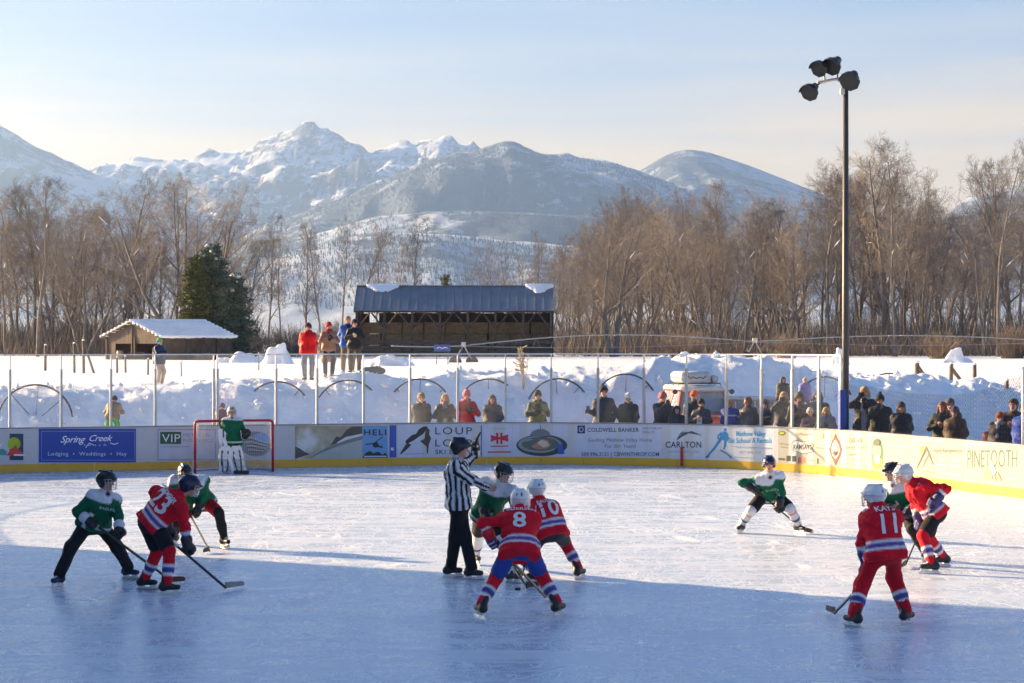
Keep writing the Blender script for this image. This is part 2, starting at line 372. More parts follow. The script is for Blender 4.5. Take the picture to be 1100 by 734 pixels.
def mountain(label, pts, D, Wf, forest, seed, amp=.3, rock=.2, scale=900., trees=0, tree_h=18., tree_cut=.5, back=.25, tmin=.02, snow=(.43, .49, .57), nx=440, ny=80, jag=0.0, power=1.25):
    pts = np.array(pts, float); px = np.linspace(-650, 1750, nx); py = np.interp(px, pts[:, 0], pts[:, 1])
    # soften the straight pieces between the measured crest points
    k = np.array([1, 2, 3, 2, 1.]) / 9; py = np.convolve(np.pad(py, 2, mode='edge'), k, 'valid')
    zc = (CY - py) / FPX * D + CAMH; zc = np.maximum(zc, 12)
    t = np.concatenate([np.linspace(0, 1, ny), 1 + np.linspace(0, 1, 14)[1:] * back])
    T, PXG = np.meshgrid(t, px, indexing='ij'); ZC = np.broadcast_to(zc, T.shape)
    dy = np.where(T <= 1, -(1 - T) * Wf, (T - 1) * Wf * 1.0)
    X0 = (PXG - CX) / FPX * D; Y = D + dy; X = X0 * (1 + .0 * T)
    shp = np.where(T <= 1, np.power(np.clip(T, 0, 1), power), 1 - 1.2 * (T - 1) / back)
    env = np.where(T <= 1, np.sin(np.pi * np.clip(T, 0, 1) ** 1.3) * .95 + .03 * T, .05)
    rg = ridged(X / scale, Y / (scale * 1.5), seed, 6) - .62
    spur = ridged(X / (scale * .55) + .4 * fbm(Y / scale, X / scale, seed + 4, 3), Y / (scale * 3.2), seed + 50, 4) - .6
    Z = ZC * shp + ZC * amp * env * (rg * 1.2 + spur * .9)
    if jag: Z = Z + jag * (ridged(X / 330, Y / 600, seed + 9, 5) - .68) * np.where(np.abs(T - 1) < .10, .8, .9)
    if jag: Z = Z + .5 * jag * (ridged(X / 170, Y / 170, seed + 31, 4) - .62) * np.exp(-np.square((T - 1) / .06))
    Z = np.maximum(Z, -6 + 0 * Z)
    nyy = len(t); ii, jj = np.meshgrid(np.arange(nyy - 1), np.arange(nx - 1), indexing='ij'); q = (ii * nx + jj).ravel()
    f = np.stack([q, q + 1, q + nx + 1, q + nx], 1)
    o = mesh_obj('mountain', np.stack([X, Y, Z], -1).reshape(-1, 3), f, mountain_mat('mountain_%d' % seed, forest, rock, snow=snow), smooth=True)
    tag(o, label, None, None, 'structure')
    if trees:
        r = np.random.default_rng(seed); m = trees * 3
        ti = (tmin + (1 - tmin) * r.uniform(0, 1, m) ** .8) * (ny - 2); xi = r.uniform(0, nx - 2, m); a = ti.astype(int); bb = xi.astype(int)
        fx, fz = xi - bb, ti - a
        def bil(G): return (G[a, bb] * (1 - fx) + G[a, bb + 1] * fx) * (1 - fz) + (G[a + 1, bb] * (1 - fx) + G[a + 1, bb + 1] * fx) * fz
        x, y, z = bil(X), bil(Y), bil(Z)
        keep = (fbm(x / (scale * .45), y / (scale * .8), seed + 77, 5) + r.normal(0, .045, m) > tree_cut) & (z > 1)
        x, y, z = x[keep][:trees], y[keep][:trees], z[keep][:trees]; k = len(x)
        h = tree_h * r.uniform(.55, 1.25, k); w = h * r.uniform(.13, .2, k)
        an = np.arange(3) * np.pi / 1.5
        V = np.zeros((k, 4, 3)); V[:, 0] = np.stack([x, y, z + h], 1)
        for c in range(3): V[:, c + 1] = np.stack([x + w * np.cos(an[c]), y + w * np.sin(an[c]), z - 1], 1)
        b0 = np.arange(k)[:, None] * 4
        F = np.concatenate([np.concatenate([b0, b0 + 1 + c, b0 + 1 + (c + 1) % 3], 1) for c in range(3)])
        tr = mesh_obj('hillside_forest', V.reshape(-1, 3), F, M_CONIFER_FAR)
        tag(tr, 'dark conifer forest growing on the ' + label, 'forest', None, 'stuff')
    return o
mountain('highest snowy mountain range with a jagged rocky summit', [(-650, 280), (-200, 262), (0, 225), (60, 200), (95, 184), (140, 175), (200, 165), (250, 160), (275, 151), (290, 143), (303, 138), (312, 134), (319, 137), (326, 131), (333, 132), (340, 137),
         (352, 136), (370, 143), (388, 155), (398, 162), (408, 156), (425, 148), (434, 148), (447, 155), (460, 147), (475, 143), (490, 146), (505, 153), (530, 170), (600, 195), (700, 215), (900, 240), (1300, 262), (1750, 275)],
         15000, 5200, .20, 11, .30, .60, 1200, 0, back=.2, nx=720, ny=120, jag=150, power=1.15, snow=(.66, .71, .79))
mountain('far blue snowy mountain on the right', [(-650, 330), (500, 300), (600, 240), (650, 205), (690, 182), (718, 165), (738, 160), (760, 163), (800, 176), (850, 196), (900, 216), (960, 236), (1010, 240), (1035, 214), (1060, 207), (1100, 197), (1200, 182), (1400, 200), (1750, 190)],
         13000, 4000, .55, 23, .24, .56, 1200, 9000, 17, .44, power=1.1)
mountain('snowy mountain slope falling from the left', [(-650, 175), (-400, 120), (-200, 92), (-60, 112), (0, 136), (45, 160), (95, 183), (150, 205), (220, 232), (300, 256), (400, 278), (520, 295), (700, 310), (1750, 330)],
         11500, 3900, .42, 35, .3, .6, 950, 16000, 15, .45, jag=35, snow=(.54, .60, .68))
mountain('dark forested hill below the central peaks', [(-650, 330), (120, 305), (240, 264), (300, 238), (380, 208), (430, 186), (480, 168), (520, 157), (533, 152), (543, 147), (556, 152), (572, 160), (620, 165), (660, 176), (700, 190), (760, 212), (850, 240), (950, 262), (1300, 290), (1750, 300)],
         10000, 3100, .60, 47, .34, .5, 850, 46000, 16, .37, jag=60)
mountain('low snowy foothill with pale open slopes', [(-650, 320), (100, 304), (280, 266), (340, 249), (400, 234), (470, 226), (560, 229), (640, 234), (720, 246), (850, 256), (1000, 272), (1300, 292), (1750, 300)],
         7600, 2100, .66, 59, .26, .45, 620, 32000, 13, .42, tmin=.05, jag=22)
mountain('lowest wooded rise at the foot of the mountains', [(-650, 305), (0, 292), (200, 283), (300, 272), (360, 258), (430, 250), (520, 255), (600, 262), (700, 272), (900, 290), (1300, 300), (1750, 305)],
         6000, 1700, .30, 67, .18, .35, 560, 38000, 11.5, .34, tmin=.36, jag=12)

# haze: one closed box of even, pale air round everything
hz = MB(); hz.box((0, 0, 820), (35400, 35400, 1644))
m_h = bpy.data.materials.new('haze'); m_h.use_nodes = True; hn = m_h.node_tree.nodes; hn.clear()
h_o = hn.new('ShaderNodeOutputMaterial'); h_v = hn.new('ShaderNodeVolumePrincipled')
h_v.inputs['Color'].default_value = (.50, .71, 1.0, 1); h_v.inputs['Density'].default_value = 6.4e-5; h_v.inputs['Anisotropy'].default_value = .84
m_h.node_tree.links.new(h_v.outputs[0], h_o.inputs['Volume'])
tag(hz.build('haze', m_h), 'pale winter haze filling the valley air', None, None, 'stuff')
# ------------------------------------------------------------------ boards: a path along the ice's edge
LE = (N1 - N0) - 2 * RC; LCN = RC * math.pi / 2                  # straight part of the end boards, corner length
def path(s, off=0.0, z=0.0):
    """s = 0 where the end boards meet the right corner; negative to the left; off = metres outwards"""
    if s < -LE:
        b = min((-LE - s) / RC, math.pi / 2); ex = (-LE - s) - LCN
        n = N0 + RC - (RC + off) * math.sin(b); a = A1 - RC + (RC + off) * math.cos(b)
        if ex > 0: n = N0 - off; a = A1 - RC - ex
        return W(n, a, z)
    if s <= 0: return W(N1 - RC + s, A1 + off, z)
    if s <= LCN: b = s / RC; return W(N1 - RC + (RC + off) * math.sin(b), A1 - RC + (RC + off) * math.cos(b), z)
    return W(N1 + off, A1 - RC - (s - LCN), z)
_S = np.linspace(-LE - 3, LCN + 9, 1500); _PXS = np.array([proj(path(s, 0, .6))[0] for s in _S])
def s_at(px): return float(np.interp(px, _PXS, _S))
BH = 1.07
def scuffed(name, col, rough, dirt):
    """painted board with puck marks: small dark smears of their own shape"""
    m = mat(name, col, rough, var=.06, vscale=1.3); n, l = m.node_tree.nodes, m.node_tree.links; b = n['Principled BSDF']; src = b.inputs['Base Color'].links[0].from_socket
    tc = n.new('ShaderNodeTexCoord'); mp = n.new('ShaderNodeMapping'); mp.inputs['Scale'].default_value = (5, 5, 13); l.new(tc.outputs['Object'], mp.inputs[0])
    ns = n.new('ShaderNodeTexNoise'); ns.inputs['Scale'].default_value = 1.0; ns.inputs['Detail'].default_value = 5; ns.inputs['Roughness'].default_value = .7; l.new(mp.outputs[0], ns.inputs['Vector'])
    mr = n.new('ShaderNodeMapRange'); mr.inputs['From Min'].default_value = .60; mr.inputs['From Max'].default_value = .72; mr.inputs['To Max'].default_value = dirt; l.new(ns.outputs['Fac'], mr.inputs['Value'])
    mx = n.new('ShaderNodeMix'); mx.data_type = 'RGBA'; mx.inputs['B'].default_value = (.08, .08, .085, 1); l.new(mr.outputs[0], mx.inputs['Factor']); l.new(src, mx.inputs['A']); l.new(mx.outputs['Result'], b.inputs['Base Color']); return m
M_BOARD = scuffed('board_white', (.57, .585, .60), .38, .4)
M_KICK = scuffed('kick_yellow', (.74, .42, .03), .42, .55)
M_CAP = mat('board_cap', (.22, .24, .27), .5)
M_ALU = mat('aluminium', (.42, .44, .46), .42, .6, var=.08)
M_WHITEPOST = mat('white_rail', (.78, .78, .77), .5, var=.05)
def strip(s0, s1, off0, off1, z0, z1, k=4):
    """a curved slab along the boards between two offsets and two heights"""
    m = MB(); vs = []; fs = []
    for i in range(k + 1):
        s = s0 + (s1 - s0) * i / k
        vs += [path(s, off0, z0), path(s, off1, z0), path(s, off1, z1), path(s, off0, z1)]
    for i in range(k):
        b = i * 4
        for j in range(4): fs.append((b + j, b + 4 + j, b + 4 + (j + 1) % 4, b + (j + 1) % 4))
    fs += [(0, 1, 2, 3), (k * 4 + 3, k * 4 + 2, k * 4 + 1, k * 4)]
    m.add(vs, fs); return m
boards = empty('dasher_boards', path(-4, .05))
tag(boards, 'white hockey rink boards with a yellow kick plate and sponsor banners', 'rink boards')
S_BEG, S_END = -LE - LCN - 22, LCN + 26
seg = 2.44; s = S_BEG
while s < S_END:
    e1 = min(s + seg, S_END); g = .006
    strip(s + g, e1 - g, 0, .10, .0, BH - .03).build('board_panel', M_BOARD, boards, boards.location)
    strip(s + g, e1 - g, -.014, -.001, .012, .20).build('kick_plate', M_KICK, boards, boards.location)
    strip(s + .002, e1 - .002, -.02, .12, BH - .029, BH).build('cap_rail', M_CAP, boards, boards.location)
    s = e1

# ------------------------------------------------------------------ glass wall
def glass_mat():
    m = bpy.data.materials.new('rink_glass'); m.use_nodes = True; n, l = m.node_tree.nodes, m.node_tree.links; n.clear(); MATS['glass'] = m
    o = n.new('ShaderNodeOutputMaterial'); mx = n.new('ShaderNodeMixShader'); tr = n.new('ShaderNodeBsdfTransparent'); gl = n.new('ShaderNodeBsdfGlossy')
    tr.inputs[0].default_value = (.965, .975, .98, 1); gl.inputs['Roughness'].default_value = .03; gl.inputs[0].default_value = (.9, .95, 1, 1)
    fr = n.new('ShaderNodeFresnel'); ge = n.new('ShaderNodeNewGeometry'); io = n.new('ShaderNodeMath'); io.operation = 'MULTIPLY_ADD'      # the same index from both sides of the pane
    io.inputs[1].default_value = 1 / 1.35 - 1.35; io.inputs[2].default_value = 1.35; l.new(ge.outputs['Backfacing'], io.inputs[0]); l.new(io.outputs[0], fr.inputs[0])
    ml = n.new('ShaderNodeMath'); ml.operation = 'MULTIPLY'; ml.inputs[1].default_value = .8; l.new(fr.outputs[0], ml.inputs[0])
    l.new(ml.outputs[0], mx.inputs[0]); l.new(tr.outputs[0], mx.inputs[1]); l.new(gl.outputs[0], mx.inputs[2])
    # scuffed acrylic: a faint milky film
    df = n.new('ShaderNodeBsdfDiffuse'); df.inputs[0].default_value = (.75, .78, .82, 1); m2 = n.new('ShaderNodeMixShader'); tl = n.new('ShaderNodeBsdfTranslucent'); tl.inputs[0].default_value = (.75, .78, .82, 1); m3 = n.new('ShaderNodeMixShader'); m3.inputs[0].default_value = .4; l.new(df.outputs[0], m3.inputs[1]); l.new(tl.outputs[0], m3.inputs[2])
    tc = n.new('ShaderNodeTexCoord'); ns = n.new('ShaderNodeTexNoise'); ns.inputs['Scale'].default_value = 1.8; ns.inputs['Detail'].default_value = 7; l.new(tc.outputs['Object'], ns.inputs['Vector'])
    mr = n.new('ShaderNodeMapRange'); mr.inputs['From Min'].default_value = .4; mr.inputs['From Max'].default_value = .75; mr.inputs['To Min'].default_value = .012; mr.inputs['To Max'].default_value = .055; l.new(ns.outputs['Fac'], mr.inputs['Value'])
    l.new(mr.outputs[0], m2.inputs[0]); l.new(mx.outputs[0], m2.inputs[1]); l.new(m3.outputs[0], m2.inputs[2]); l.new(m2.outputs[0], o.inputs[0])
    return m
M_GLASS = glass_mat()
posts_px = [-46, 11, 66, 119.5, 167, 232, 297, 341, 391, 441, 492, 543, 592, 642, 691, 736.5, 779, 816.5, 849.5, 878, 901]
GH = 2.80
gw = empty('rink_glass', path(-4, .05, BH)); tag(gw, 'clear glass wall on top of the rink boards with grey posts and white top rail', 'glass wall')
ss = [s_at(p) for p in posts_px]
s = ss[0]
left = []
while s > S_BEG + 1.3: s -= 1.22; left.append(s)
ss = left[::-1] + ss
OFF = .05
for i, s in enumerate(ss):
    p = path(s, OFF, 0); t = (path(s + .05, OFF, 0) - path(s - .05, OFF, 0)).normalized(); nrm = Vector((t.y, -t.x, 0))
    ax = (t, nrm, Vector((0, 0, 1)))
    pair = (-.045, .045) if i < len(posts_px) + len(left) and abs(s - s_at(232)) < .01 else (0.0,)
    for d in pair:
        MB().box(p + t * d + Vector((0, 0, (BH + GH - .36) / 2)), (.055, .075, GH - .36 - BH), ax).build('post', M_ALU, gw, gw.location)
        MB().box(p + t * d + Vector((0, 0, GH - .18)), (.03, .045, .358), ax).build('post_top', M_WHITEPOST, gw, gw.location)  # thinner upper end; its sunlit brightness is put into the white colour
    if i + 1 < len(ss):
        s2 = ss[i + 1]; dbl = .075 if len(pair) > 1 else .03
        strip(s + dbl, s2 - (.075 if abs(s2 - s_at(232)) < .01 else .03), OFF - .006, OFF + .006, BH + .001, GH - .03, 3).build('glass_panel', M_GLASS, gw, gw.location)
        strip(s, s2, OFF - .018, OFF + .018, GH - .028, GH, 3).build('top_rail', M_WHITEPOST, gw, gw.location)

# ------------------------------------------------------------------ banners and lettering on the boards
LAYER = .004
def vz(py, px):                     # height on the boards from a photo pixel
    s = s_at(px); d = path(s, 0, 0).y; return CAMH - (py - CY) * d / FPX
class Banner:
    def __init__(s, name, label=None):
        s.p = None; s.name = name; s.label = label
    def put(s, verts2, faces, color, name, rough=.45, lift=1, parent=None):
        """verts2: (s, z) pairs on the boards"""
        m = mat('print_%s' % color.lstrip('#'), color, rough, var=.06, vscale=4)
        vs = [path(a, -LAYER * lift, b) for a, b in verts2]
        o = mesh_obj(name, vs, faces, m, parent if parent is not None else boards, boards.location)
        return o
    def rect(s, x0, y0, x1, y1, color, name=None, lift=1, k=6):
        sa, sb = s_at(x0), s_at(x1); xm = (x0 + x1) / 2
        za0, za1 = vz(y1, x0), vz(y0, x0); zb0, zb1 = vz(y1, x1), vz(y0, x1)
        v = []; f = []
        for i in range(k + 1):
            t = i / k; ssx = sa + (sb - sa) * t; v += [(ssx, za0 + (zb0 - za0) * t), (ssx, za1 + (zb1 - za1) * t)]
        for i in range(k): f.append((2 * i, 2 * i + 2, 2 * i + 3, 2 * i + 1))
        o = s.put(v, f, color, name or 'print', lift=lift, parent=s.p)
        if s.p is None and name == s.name:
            s.p = o
            if s.label: o['label'] = s.label
        return o
    def shape(s, pts, color, name='emblem', lift=2):
        """pts: photo pixels of an outline"""
        v = [(s_at(x), vz(y, x)) for x, y in pts]; return s.put(v, [tuple(range(len(v)))], color, name, lift=lift, parent=s.p)
    def oval(s, cx, cy, rx, ry, color, name='emblem', lift=2, k=28, a0=0, a1=360):
        return s.shape([(cx + rx * math.cos(R(a0 + (a1 - a0) * i / k)), cy + ry * math.sin(R(a0 + (a1 - a0) * i / k))) for i in range(k if a1 - a0 == 360 else k + 1)], color, name, lift)
    def line(s, pts, w, color, name='stroke', lift=2):
        """a drawn stroke through photo pixels, width w in metres"""
        P = [Vector((s_at(x), vz(y, x))) for x, y in pts]; v = []; f = []
        ws = w if hasattr(w, '__len__') else [w] * len(P)
        for i, p in enumerate(P):
            t = P[min(i + 1, len(P) - 1)] - P[max(i - 1, 0)]; t = t.normalized() if t.length else Vector((1, 0)); nn = Vector((-t.y, t.x)) * ws[i] / 2
            v += [tuple(p + nn), tuple(p - nn)]
        for i in range(len(P) - 1): f.append((2 * i, 2 * i + 1, 2 * i + 3, 2 * i + 2))
        return s.put(v, f, color, name, lift=lift, parent=s.p)
    def text(s, body, x0, x1, ybase, ytop, color, shear=0, spacing=1.0, bold=0.0, lift=2, name='lettering'):
        v, f = text_geo(body, shear, spacing, bold); w = v[:, 0].max(); sa, sb = s_at(x0), s_at(x1)
        z0a, z0b = vz(ybase, x0), vz(ybase, x1); h = vz(ytop, (x0 + x1) / 2) - vz(ybase, (x0 + x1) / 2)
        t = v[:, 0] / w; pts = [(sa + (sb - sa) * a, z0a + (z0b - z0a) * a + b * h) for a, b in zip(t, v[:, 1])]
        return s.put(pts, f, color, name, lift=lift, parent=s.p)

B = Banner('banner', 'dark navy banner with a lime sun over red hills'); B.rect(-16, 466, 35, 494.5, '#26405f', 'banner')
B.oval(15, 477, 7, 7, '#a9bf1e'); B.shape([(7, 489.5), (11, 483), (14, 481), (17, 478), (19, 482), (24, 486), (27, 489.5)], '#d8402f', lift=3)
B.shape([(-8, 489), (-4, 484), (3, 482), (7, 485), (7, 489)], '#3a9a94', lift=3); B.text('y', -4, 2.5, 482, 473, '#dfe8ee', .2, lift=3); B.rect(15, 488, 27, 489.8, '#e8eef2', 'print', 4)
B = Banner('banner', 'royal blue banner with white script lettering'); B.rect(41.5, 460.7, 146, 497, '#1d48a6', 'banner')
for a in ((44.5, 463.2, 144.5, 463.7), (44.5, 494.2, 144.5, 494.7), (44.5, 463.2, 44.9, 494.7), (144.1, 463, 144.5, 494.5)): B.rect(*a, '#8fa6d8', 'border', 2)
B.text('Spring', 65, 92, 475.5, 468, '#f2f5fb', .45, .95, .006); B.text('Creek', 96, 121, 474, 467, '#f2f5fb', .45, .95, .006)
B.line([(92, 481), (96, 476), (100, 478)], .02, '#f2f5fb'); B.line([(118, 476), (123, 477.4), (127, 476)], .02, '#f2f5fb')
B.text('ranch', 90, 114, 479.2, 476.6, '#dfe6f4', .2, 1.7); B.text('Lodging  •  Weddings  •  Hay', 51.5, 136, 489.5, 485.3, '#dfe6f4', 0, 1.08)
B = Banner('banner', 'white framed banner with a green box'); B.rect(169, 461, 232, 495, '#c3cad8', 'banner')
for a in ((169.5, 461.4, 231.5, 462), (169.5, 493.8, 231.5, 494.4), (169.5, 461.4, 170, 494.4), (231, 461.4, 231.5, 494.4)): B.rect(*a, '#5c6680', 'border', 2)
B.rect(172, 464, 194.5, 477, '#1f5e40', 'print', 2); B.text('VIP', 174, 193.5, 475, 466, '#e8eef0', 0, 1.05, lift=3)
B.text('METHOW', 197, 226, 469.5, 465.5, '#8d95a8'); B.text('INSURANCE', 197, 229, 475, 471, '#8d95a8'); B.line([(173, 480.2), (203, 480)], .02, '#949db2')
B = Banner('banner', 'oval grey banner with a pale blue sky'); B.oval(275, 477, 17, 13.5, '#707a7c', 'oval', 1); B.shape([(272, 468), (280, 464.5), (288, 468), (291.5, 475), (284, 476), (274, 474)], '#6da5dc', lift=2)
for i in range(8): B.line([(261 + i * .9, 471 + i * 2), (270, 470 + i * 2.2), (280, 474 + i * 1.7), (288 - i * .8, 476 + i * 1.4)], .03, '#3d4648' if i % 2 else '#b7bcb8', lift=3)

def photo_banner_mat():
    """a printed winter view: cloudy sky over a snow slope"""
    m, n, l, b = nodemat('printed_view'); b.inputs['Roughness'].default_value = .45
    tc = n.new('ShaderNodeTexCoord'); ns = n.new('ShaderNodeTexNoise'); ns.inputs['Scale'].default_value = 1.4; ns.inputs['Detail'].default_value = 6; ns.inputs['Distortion'].default_value = .6
    l.new(tc.outputs['Object'], ns.inputs['Vector']); r = n.new('ShaderNodeValToRGB'); e = r.color_ramp.elements
    e[0].position = .32; e[0].color = srgb('#7b7563'); e[1].position = .66; e[1].color = srgb('#d3d6d8'); x = e.new(.5); x.color = srgb('#b0a98f'); l.new(ns.outputs['Fac'], r.inputs[0]); l.new(r.outputs[0], b.inputs['Base Color']); return m
B = Banner('banner', 'brown cloudy banner with a printed snow slope'); pb = B.rect(317, 457.5, 389, 493, '#b0a98f', 'banner'); pb.data.materials[0] = photo_banner_mat()
B.shape([(317, 479.5), (322, 482), (328, 486), (333, 488), (317, 493)], '#55554f'); B.shape([(331, 492.5), (345, 485), (360, 477), (372, 472), (389, 468), (389, 493)], '#aeb4b0')
B.shape([(355, 478.5), (361, 469), (366, 470), (372, 462), (378, 458.5), (389, 458), (389, 468), (374, 472), (365, 475)], '#4d4f47'); B.line([(333, 492), (350, 483), (367, 476), (389, 469.5)], [.02, .06, .10, .12], '#7c8384', lift=3); B.line([(362, 476), (372, 471), (389, 467)], [.03, .08, .05], '#d4d9da', lift=4)
B = Banner('banner', 'light blue banner with a helicopter over dark peaks'); B.rect(389.4, 457.5, 416.4, 493, '#6c9fd0', 'banner')
B.text('HELI', 391, 415, 467.5, 461.2, '#1b2733', 0, 1.2, .02); B.line([(392, 477.5), (402, 476.5)], .03, '#20303d'); B.line([(401, 478), (406, 473), (411, 469.3)], .025, '#20303d'); B.oval(403.5, 478, 3.2, 3, '#20303d'); B.line([(404, 479), (411, 480.5)], .05, '#20303d')
B.shape([(389.4, 491.5), (393, 486.5), (397, 484.5), (401, 487), (406, 485.2), (411, 488.5), (414, 486.5), (416.4, 489.5), (416.4, 492), (389.4, 492)], '#1d2a30'); B.line([(391, 490.6), (415, 490.4)], .035, '#c7d4dd', lift=3)
for x0 in (418.3, 510.2):
    B = Banner('banner', None); o = B.rect(x0, 457, x0 + 7.4, 491.5, '#2f57b4', 'banner'); o['label'] = 'narrow plain blue banner strip'
    B.rect(x0 + 1.5, 481, x0 + 4.5, 484, '#d5deef', 'print', 2)
B = Banner('banner', 'white banner with a folded mountain ridge emblem'); B.rect(427, 456.5, 509.6, 492, '#c8cede', 'banner')
B.line([(430, 488), (436, 481), (439, 477.5), (437, 475), (444, 470), (448, 468), (452, 464), (456, 460.5), (459, 459)], [.03, .10, .13, .10, .14, .10, .16, .12, .05], '#25302e'); B.shape([(458.3, 459), (461.5, 462), (461, 467), (463, 471), (460.5, 478), (459.5, 488), (458.3, 487), (458, 480), (455, 477), (451, 474), (456, 471.5), (456.5, 466)], '#4b403a', lift=3); B.line([(434, 488), (456, 487.2)], .015, '#7c9cc9')
B.text('LOUP', 467.5, 507, 466.7, 458.6, '#252a30', 0, 1.25); B.text('LOUP', 467.5, 507, 479.7, 471.6, '#252a30', 0, 1.25); B.text('SKI BOWL', 467.5, 507, 488, 483, '#252a30', 0, 1.15, .01)
B = Banner('banner', 'white banner with a red crossed emblem'); B.rect(519, 456, 550, 492, '#c8cede', 'banner')
for l_ in ([(527, 468.5), (536, 471), (546, 468)], [(527, 473.5), (536, 470.5), (546, 473.5)], [(534, 465), (534.3, 477)], [(538.6, 465), (538.6, 477)], [(527.5, 471), (546, 471)]): B.line(l_, .055, '#c5283c')
B.line([(527, 479.6), (546, 479.3)], .03, '#c04a5c'); B.line([(524, 485.8), (549, 485.6)], .035, '#c04a5c'); B.line([(528, 460.5), (545, 460.2)], .012, '#9aa3b4')
B = Banner('banner', 'white banner with a large round cooking pan'); B.rect(551, 456, 614, 492, '#c8cede', 'banner')
B.oval(582, 478.5, 27.5, 11.6, '#3f4a4d'); B.oval(580, 477.5, 23.5, 9.2, '#8e9a98', lift=3); B.oval(580.5, 477, 20, 7.4, '#5f6963', lift=4); B.shape([(571, 478), (575, 473), (580, 471), (588, 473), (592, 478), (588, 482), (578, 483), (572, 481)], '#b0876a', lift=5); B.shape([(577, 476), (582, 472.5), (588, 475), (590, 479), (584, 481)], '#d4c2ab', lift=6)
B.shape([(569, 467.5), (572, 463.5), (578, 461), (584, 461), (590, 464), (591.5, 468), (580, 469.5)], '#717c80', lift=5); B.line([(580.5, 456.5), (580.5, 462)], .02, '#59636a', lift=3); B.shape([(598, 477.5), (604.5, 477), (606.5, 487.5), (600.5, 488)], '#3a5bb5', lift=5)
B = Banner('banner', 'white estate agent banner with navy lettering'); B.rect(616, 456, 711.5, 493, '#c8cede', 'banner')
B.rect(620.3, 457.2, 628.5, 465.8, '#24345f', 'print', 2); B.oval(624.4, 461.5, 2.6, 3, '#aab4d0', lift=3); B.oval(624.6, 461.5, 1.5, 1.8, '#24345f', lift=4)
B.text('COLDWELL BANKER', 631, 686.5, 464, 459.5, '#24345f', 0, 1.05, .015); B.text('WINTHROP', 690.5, 710.5, 461.6, 459, '#4b5878'); B.text('REALTY', 690.5, 704, 465.6, 463, '#4b5878')
B.text('Guiding Methow Valley Home', 632, 700.5, 474.6, 470.6, '#4b5878', 0, 1.05); B.text('For 30+ Years!', 650, 683, 481.2, 477.2, '#4b5878'); B.text('509.996.2121 | CBWINTHROP.COM', 624.5, 708, 490.2, 485.8, '#2f3e66', 0, 1.05, .01)
B = Banner('banner', 'white banner with a grass sketch and charcoal lettering'); B.rect(713, 456.4, 757, 494, '#ccd1dc', 'banner')
for i in range(7): B.line([(727 + i * .8, 473 - i * .6), (731 + i * 2, 466 - i * .4), (734 + i * 3.2, 463.5 + i * .7)], .022, '#4f5a66')
B.text('CARLTON', 715, 753.5, 481, 474.2, '#272e38', 0, 1.08, .012); B.text('LANDSCAPE, INC.', 717.5, 753, 486.6, 484, '#8d95a0', 0, 1.15)
B = Banner('banner', 'white banner with a striding blue skier'); B.rect(758.5, 457.5, 834.5, 499.5, '#cfd3da', 'banner')
B.oval(779.2, 461.8, 1.6, 1.9, '#2786bf'); B.shape([(777, 463.5), (780.5, 464), (781, 472), (780, 480), (778.3, 483), (777, 483), (778, 474), (776, 472), (769, 482), (760.2, 491.5), (758.8, 490.5), (768, 479), (773.5, 470), (774.5, 466)], '#2786bf'); B.line([(775, 465), (771.5, 468.5), (772, 472)], .05, '#2786bf'); B.line([(780.8, 465), (782, 470), (781, 474)], .05, '#2786bf')
B.line([(774, 483.5), (780, 487), (786.3, 492)], .045, '#4a87ad'); B.line([(758.6, 491.8), (762, 489)], .06, '#2d6b96')
B.text('Methow Valley', 791, 822.5, 468.6, 463.2, '#3b9ac9', 0, 1.0, .025); B.text('Ski School & Rentals', 782.5, 829.5, 476, 470.4, '#3b9ac9', 0, 1.0, .02); B.line([(786, 479.7), (830, 482)], .018, '#9bb6cc'); B.text('MET 4WE 7245', 795, 817.5, 487.8, 484.4, '#8da3ba'); B.line([(789, 491), (812, 492.5)], .018, '#9bb6cc')
B = Banner('banner', 'banner coloured cream for sunlight, crowded with small sponsor emblems'); B.rect(836, 460.5, 888.5, 508.6 - 6, '#aeaba0', 'banner')  # cream grounds from here on: the sun's warmth is put into the print colour
B.oval(840.3, 465.4, 4.2, 2.5, '#5f7330'); B.oval(840.3, 465.4, 2.8, 1.2, '#b9bd3c', lift=3); B.text('SunMountain', 854.5, 872, 468.2, 464.8, '#857d70'); B.shape([(883, 471), (884.7, 464.5), (886, 467), (885.8, 470.8)], '#d9833f')
cl = [(851, 476), (853, 473.6), (857, 473), (862, 474.6), (868, 474), (872, 475), (874.5, 478), (873.4, 482), (874, 486), (869, 486.5), (866, 488), (861, 487.2), (857, 485.5), (852.5, 484.5), (850.7, 480.5)]
B.shape(cl, '#3c3a38', lift=2); B.shape([(862.5 + (x - 862.5) * .95, 480.6 + (y - 480.6) * .9) for x, y in cl], '#d9d5cb', lift=3); B.text("RAMSAY'S", 852.7, 873, 483, 477.4, '#34312f', 0, 1.0, .02, lift=4)
B.line([(838, 476.5), (848, 477.8)], .03, '#8a8378'); B.line([(839, 480.3), (847, 481.2)], .03, '#8a8378'); B.line([(877, 481), (886, 482)], .03, '#8a8378')
for x, y, w_, c_ in ((845, 489.6, 4.6, '#3c3a38'), (851.2, 490, 4.6, '#3c3a38'), (857.5, 491.5, 3.6, '#c0563f'), (862, 491.5, 3.4, '#d98a55'), (878, 492.5, 1.6, '#34312f')): B.rect(x, y, x + w_, y + 6, c_, 'print', 2)
B.line([(836.5, 493), (843.5, 493.6)], .05, '#55504a'); B.line([(868, 494.5), (876, 495.5)], .03, '#a39c90'); B.line([(880.5, 496), (886, 496.6)], .07, '#b0a99d')
B = Banner('banner', 'banner coloured cream for sunlight, with a red and black diamond'); B.rect(890, 464.5, 934, 510, '#a39f92', 'banner')
def dia(cx, cy, rx, ry): return [(cx, cy - ry), (cx + rx, cy + .3), (cx, cy + ry), (cx - rx, cy - .3)]
